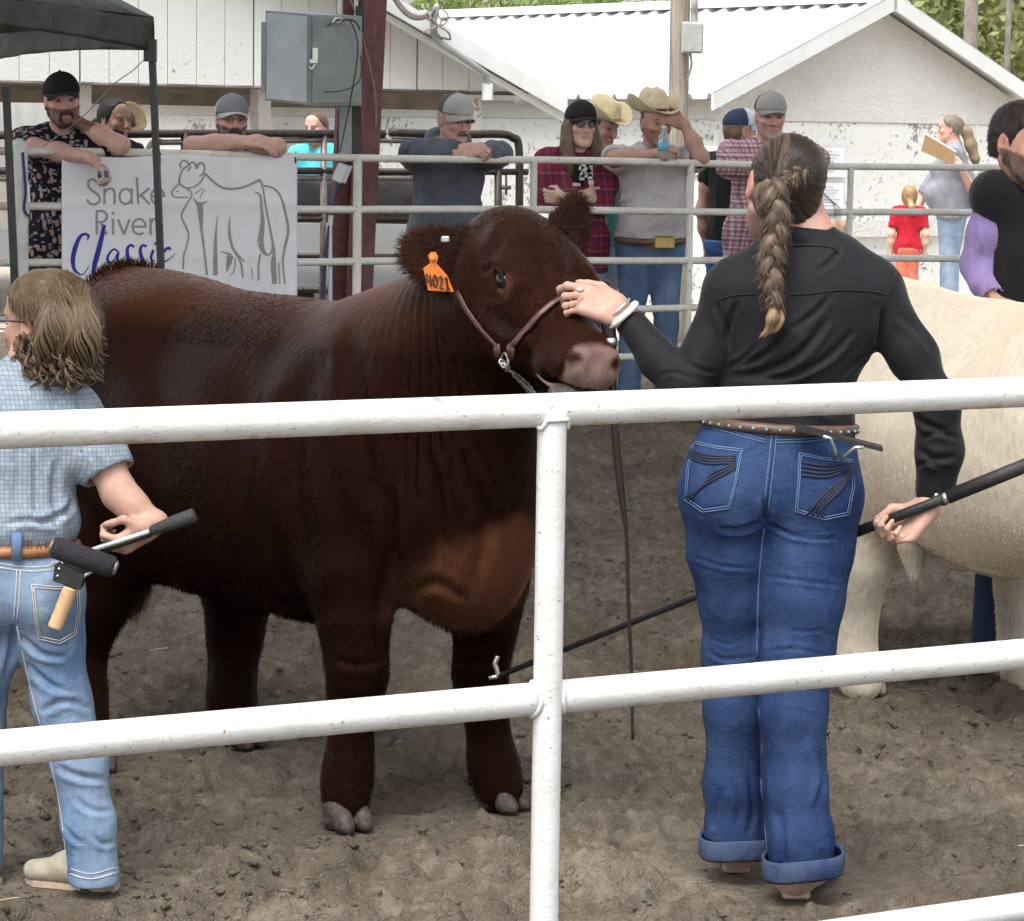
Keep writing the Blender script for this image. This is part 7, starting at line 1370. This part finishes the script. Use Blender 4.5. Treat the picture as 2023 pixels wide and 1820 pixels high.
    cen = np.mean(Q, 0); b = [Q[j]+(Q[(j+1) % 8]-Q[j])*t_ for j in range(8) for t_ in (0, .25, .5, .75)]; rings = [[pr(*(cen+(q-cen)*v), .002 if v < 1 else 0.)[0] for q in b] for v in (1., .98, .7, .4, .15)]; n = len(b); pk = MB().add([p_ for r_ in rings for p_ in r_]+[pr(*cen, .002)[0]], [(i*n+j, i*n+(j+1) % n, (i+1)*n+(j+1) % n, (i+1)*n+j) for i in range(4) for j in range(n)]+[(4*n+j, 4*n+(j+1) % n, 5*n) for j in range(n)]).build('pocket', JN, jn, True)
    for v in (.97, .88): seam(pr, 'pocket_stitching', [tuple(cen+(q-cen)*v) for q in b+[b[0]]], .0014, MT, pk, .0034, n=1)
    MB().tube([W(33, 1052, -.112), W(33, 1075, -.118), W(33, 1106, -.115)], .0115, 8, flat=.35, up=(0, -1, 0)).build('belt_loop', JN, jn, True)
    bt = [W(21, 1078)+A(.139*math.cos(a), .104*math.sin(a), 0) for a in np.linspace(0, 2*math.pi, 41)]; bl = MB().tube(bt, .0135, 8).build('belt', M_BELT, root, True); m = MB(); ML = plain('belt_lettering', (.10, .035, .015), .6)
    for i, ch in enumerate('EBAR'):
        x0, y0 = 38+i*17.5, 1069.; Lt = {'E': [[(1, 0), (0, 0), (0, 1), (1, 1)], [(0, .5), (.8, .5)]], 'B': [[(0, 0), (.8, .05), (.8, .45), (0, .5), (.9, .55), (.9, .95), (0, 1), (0, 0)]], 'A': [[(0, 1), (.5, 0), (1, 1)], [(.2, .65), (.8, .65)]], 'R': [[(0, 1), (0, 0), (.85, .1), (.8, .45), (0, .5), (.9, 1)]]}[ch]
        if i == 0: continue
        for l_ in Lt: m.tube([W(x0+8*a_, y0+16*b_, -.122+.00012*(x0-21)) for a_, b_ in l_], .0016, 5)
    m.build('lettering', ML, bl)
    # boots
    MBt = plain('dusty_boot', (.34, .30, .23), .85, 0, .25, 30, .3)
    for (hx, hy, dr) in ((206, 1756, A(-.98, .2, 0)), (-30, 1745, A(-.9, .45, 0))):
        h_ = gnd(hx, hy)+A(0, .03, 0); dr = nrm(dr); s = SDF(); s.cone(h_+UZ*.03, h_+dr*.06+UZ*.03, .029, .03, .02); s.cone(h_+dr*.06+UZ*.032, h_+dr*.165+UZ*.022, .032, .024, .02); s.cone(h_+dr*.03+UZ*.07, h_+dr*.09+UZ*.04, .034, .03, .02); s.clip(h_+UZ*-.002, -UZ); V, F = s.build(.007); bo = mesh('boot', V, F, MBt, root); MB().ext([h_+dr*v+A(-dr[1], dr[0], 0)*w_-UZ*.010 for v, w_ in ((-.024, -.02), (.07, -.026), (.16, -.02), (.185, 0), (.16, .02), (.07, .026), (-.024, .02))], UZ*.013).build('sole', MAT['crepe_sole'], bo)
    # hair: waves on top, curls at the nape
    base = A(.135, .09, .053); Rh = np.stack([f, sd, u], 1)
    ex = lambda s_, P_, R_: (s_.ell(P_(-.065, 0, -.02), A(.05, .07, .08)*k, R_, .03), s_.ell(P_(.008, .088, -.004), A(.036, .02, .042)*k, R_, .006, 's'), s_.ell(P_(.008, -.088, -.004), A(.036, .02, .042)*k, R_, .006, 's'))
    hr = hair_cap(root, HC, f, sd, u, k, base, line=[-.05, -.045, -.028, .02, .07, .05], grow=.014, strands=16000, L=.03, drop=-.075, extra=ex, comb=lambda p_, N_: -f*.55-u*.8, h=.005)
    m = MB(); cl = []; rg = random.Random(6)
    for i in range(260):
        c_ = (rg.uniform(78, 460), rg.uniform(420, 625)); x, y = c4(*c_)
        if (x < 55 and y > 720) or (x < 74 and y < 668): continue
        if y > 740-abs(x-130)*.35+10: continue
        b0 = W(x, y-12, -.085-.03*rg.random()+.0006*abs(x-125)); ph = rg.random()*6; r_ = rg.uniform(.005, .0105); L = rg.uniform(.05, .085); tw = rg.uniform(6, 11); bx_ = rg.uniform(-.012, .012); pts = [b0+A(r_*math.cos(ph+tw*v)*(.4+.8*v)+bx_*v, r_*.8*math.sin(ph+tw*v), -L*v*(1-.25*v)) for v in np.linspace(0, 1, 12)]
        strand_tube(m, pts, np.interp(np.linspace(0, 1, 12), [0, .3, 1], [.003, .0046, .001]), cl, 6, base*(.75+.6*rg.random()), .35, i)
    m.build('curls', M_HAIRM, root, True, col=np.clip(np.array(cl), 0, 1))
    m = MB(); cl = []
    for i in range(300):
        a0 = rg.uniform(-1.0, 1.0); v0 = rg.uniform(0, 1); x0 = 78+rg.uniform(0, 109); y0 = 545+rg.uniform(0, 60)+abs(x0-125)*.35; z0 = -.02-.075*math.sin(min(1, (y0-527)/90)*1.5)
        pts = [W(x0+9*math.sin(v*6+x0*.09)+(x0-120)*.12*v, y0+105*v, z0-.02*math.sin(v*3)-.012) for v in np.linspace(0, 1, 9)]; strand_tube(m, pts, np.interp(np.linspace(0, 1, 9), [0, .4, 1], [.0012, .0032, .001]), cl, 5, base*(.75+.6*rg.random()), .3, i+300)
    m.build('hair_locks', M_HAIRM, root, True, col=np.clip(np.array(cl), 0, 1))
    # show stick
    sk = thing('show_stick', 'short silver show stick with black rubber grip in the boy\'s hand', 'show stick', W(300, 1050)); q = lambda x, y, d: at(x, y, Y+d)
    MB().tube([q(386, 1017, -.12), q(384, 1018, -.12), q(345, 1032, -.115), q(302, 1048, -.11), q(296, 1050, -.11)], [.008, .0155, .015, .011, .006], 14).build('grip', plain('grey_rubber_grip', (.025, .025, .026), .7, 0, .3, 200, .5), sk, True); MB().tube([q(300, 1048, -.11), q(215, 1076, -.10), q(60, 1128, -.08)], .0055, 8).build('shaft', plain('silver_shaft', (.75, .75, .76), .25, .6, .1), sk, True)
    sk2 = thing('show_stick', 'dark show stick held under the boy\'s silver one', 'show stick', q(280, 1062, -.09)); MB().tube([q(300, 1055, -.095), q(180, 1095, -.085), q(60, 1136, -.06)], .006, 8).build('shaft', MAT['black_shaft'], sk2, True)
    # scotch comb / brush in holster
    br = thing('grooming_brush', 'black roller brush with wooden handle hanging from the boy\'s back pocket', 'brush', W(120, 1240, -.16)); z = -.165
    a, b = W(104, 1080, z), W(226, 1122, z); MB().tube([a, a+(b-a)*.04, a+(b-a)*.96, b], [.018, .0235, .0235, .018], 18).build('bristle_roller', plain('bristle_black', (.014, .012, .018), .8, 0, .5, 300, 1.), br, True)
    for e, d in ((a, -1), (b, 1)): MB().tube([e, e+nrm(b-a)*.006*d], [.017, .013], 14).build('end_cap', M_GPIPE, br, True)
    for x0, y0 in ((122, 1096), (186, 1126)): MB().tube([W(x0, y0, z), W(x0+3 if x0 < 150 else 163, 1122 if x0 < 150 else 1140, z), W(140, 1150, z)], .0042, 7).build('wire', M_ZINC, br, True)
    ho = thing('holster', 'black leather brush holster riveted on the boy\'s back pocket', 'holster', W(135, 1165, -.15)); MB().ext([W(x, y, z-.012) for x, y in ((108, 1118), (122, 1114), (166, 1136), (158, 1166), (104, 1148))], A(0, .05, 0)).build('pouch', plain('black_leather', (.014, .015, .015), .5, 0, .3, 40, .3), ho); m = MB(); m.sph(W(117, 1124, z-.013), .0035, 8, 5); m.sph(W(114, 1138, z-.013), .0035, 8, 5); m.build('rivet', M_ZINC, ho, True)
    pts = [W(139, 1160, z), W(126, 1196, z), W(108, 1240, z)]; C_ = spline(pts, 14); MB().tube(C_, [.0145+.0016*abs(math.sin(i*1.5)) for i in range(len(C_))], 14).build('handle', plain('turned_wood', (.55, .36, .19), .5, 0, .2, 20), br, True)
showboy()
def vest_man():
    Y = 8.42
    arms = {'R': (at(1932, 525, Y-.02), at(1976, 604, 8.30), A(.8, -.2, -.15), A(0, -.1, -1), .25), 'L': (at(2160, 540, Y), at(2130, 640, 8.15), A(-.2, -.4, -.8), A(0, 0, -1), .3)}
    lav = cloth('lavender_shirt', (.25, .19, .40), (.33, .25, .50))
    o = person('dark-haired man in black vest and lavender shirt at the right edge', G0(2048, Y), 1.80, -74, 5, 22, 10, 0, 1.05, .02, skin=A(.50, .30, .225), beard=A(.055, .035, .026), shirt=lav, sleeve=1.93, jeans=J_DARK if False else denim('navy_jeans', (.02, .035, .075), (.06, .09, .15)), arms=arms, h=.0065, hc=at(2022, 283, 8.32), fold=.009, jaw=1., armk=.7, shoulder=-.012)
    hair_cap(o['root'], o['HC'], o['f'], o['sd'], o['u'], o['k'], (.028, .018, .013), strands=6000, L=.008, line=[-.03, -.02, .015, .03, .066, .07], grow=.006, h=.005); beard_mesh(o, (.045, .03, .022), .75); brows(o['root'], o['P'], o['k'], M_HAIRM, A(.02, .014, .011))
    b, k = o['B'], o['sc']; R = o['R']; s = SDF(); s.ell(b(0, 0, 1.26), (.135, .20, .235), R, .08); s.ell(b(.0, 0, 1.06), (.132, .178, .18), R, .08); s.cone(b(-.01, .168, 1.428), b(-.01, -.168, 1.428), .083, .083, .06); s.cone(b(-.01, .06, 1.48), b(-.01, -.06, 1.48), .062, .062, .05); s.path([b(-.01, 0, 1.48), b(.0, 0, 1.56)], [.088, .078], .03); s.ell(o['HC'], (.085, .085, .13), None, .006, 's')
    for q in 'LR': e = o['arms'][q][0]; S_ = o['SH'][q]; s.cone(S_+nrm(e-S_)*.125, e, .075, .09, .006, 's')
    s.clip(b(0, 0, .92), -UZ); V, F = s.build(.0075); V = relax(V, F, 2); V = folds(V, F, .006, 7, 12); mesh('vest', V, F, cloth('black_fleece', (.008, .008, .009), (.013, .013, .014), sheen=.2), o['root'])
vest_man()
# ================================================================ groups of alike things
GR = {'log_post': 'log posts by the block building', 'bunk_board': 'white bunk boards behind the far fence', 'notice': 'notices on the block building', 'water_bottle': 'water bottles held by spectators', 'bare_trunk': 'bare trunks among the trees', 'show_stick': 'show sticks held by the exhibitors', 'steer': 'steers in the show ring'}
for o in sc.objects:
    if o.parent is None and o.get('category'):
        nm = o.name.split('.')[0]
        if nm in GR: o['group'] = GR[nm]
        elif nm == 'person' and o.location.y > 13: o['group'] = 'spectators behind the far fence'
        elif nm == 'person': o['group'] = 'people in the show ring'
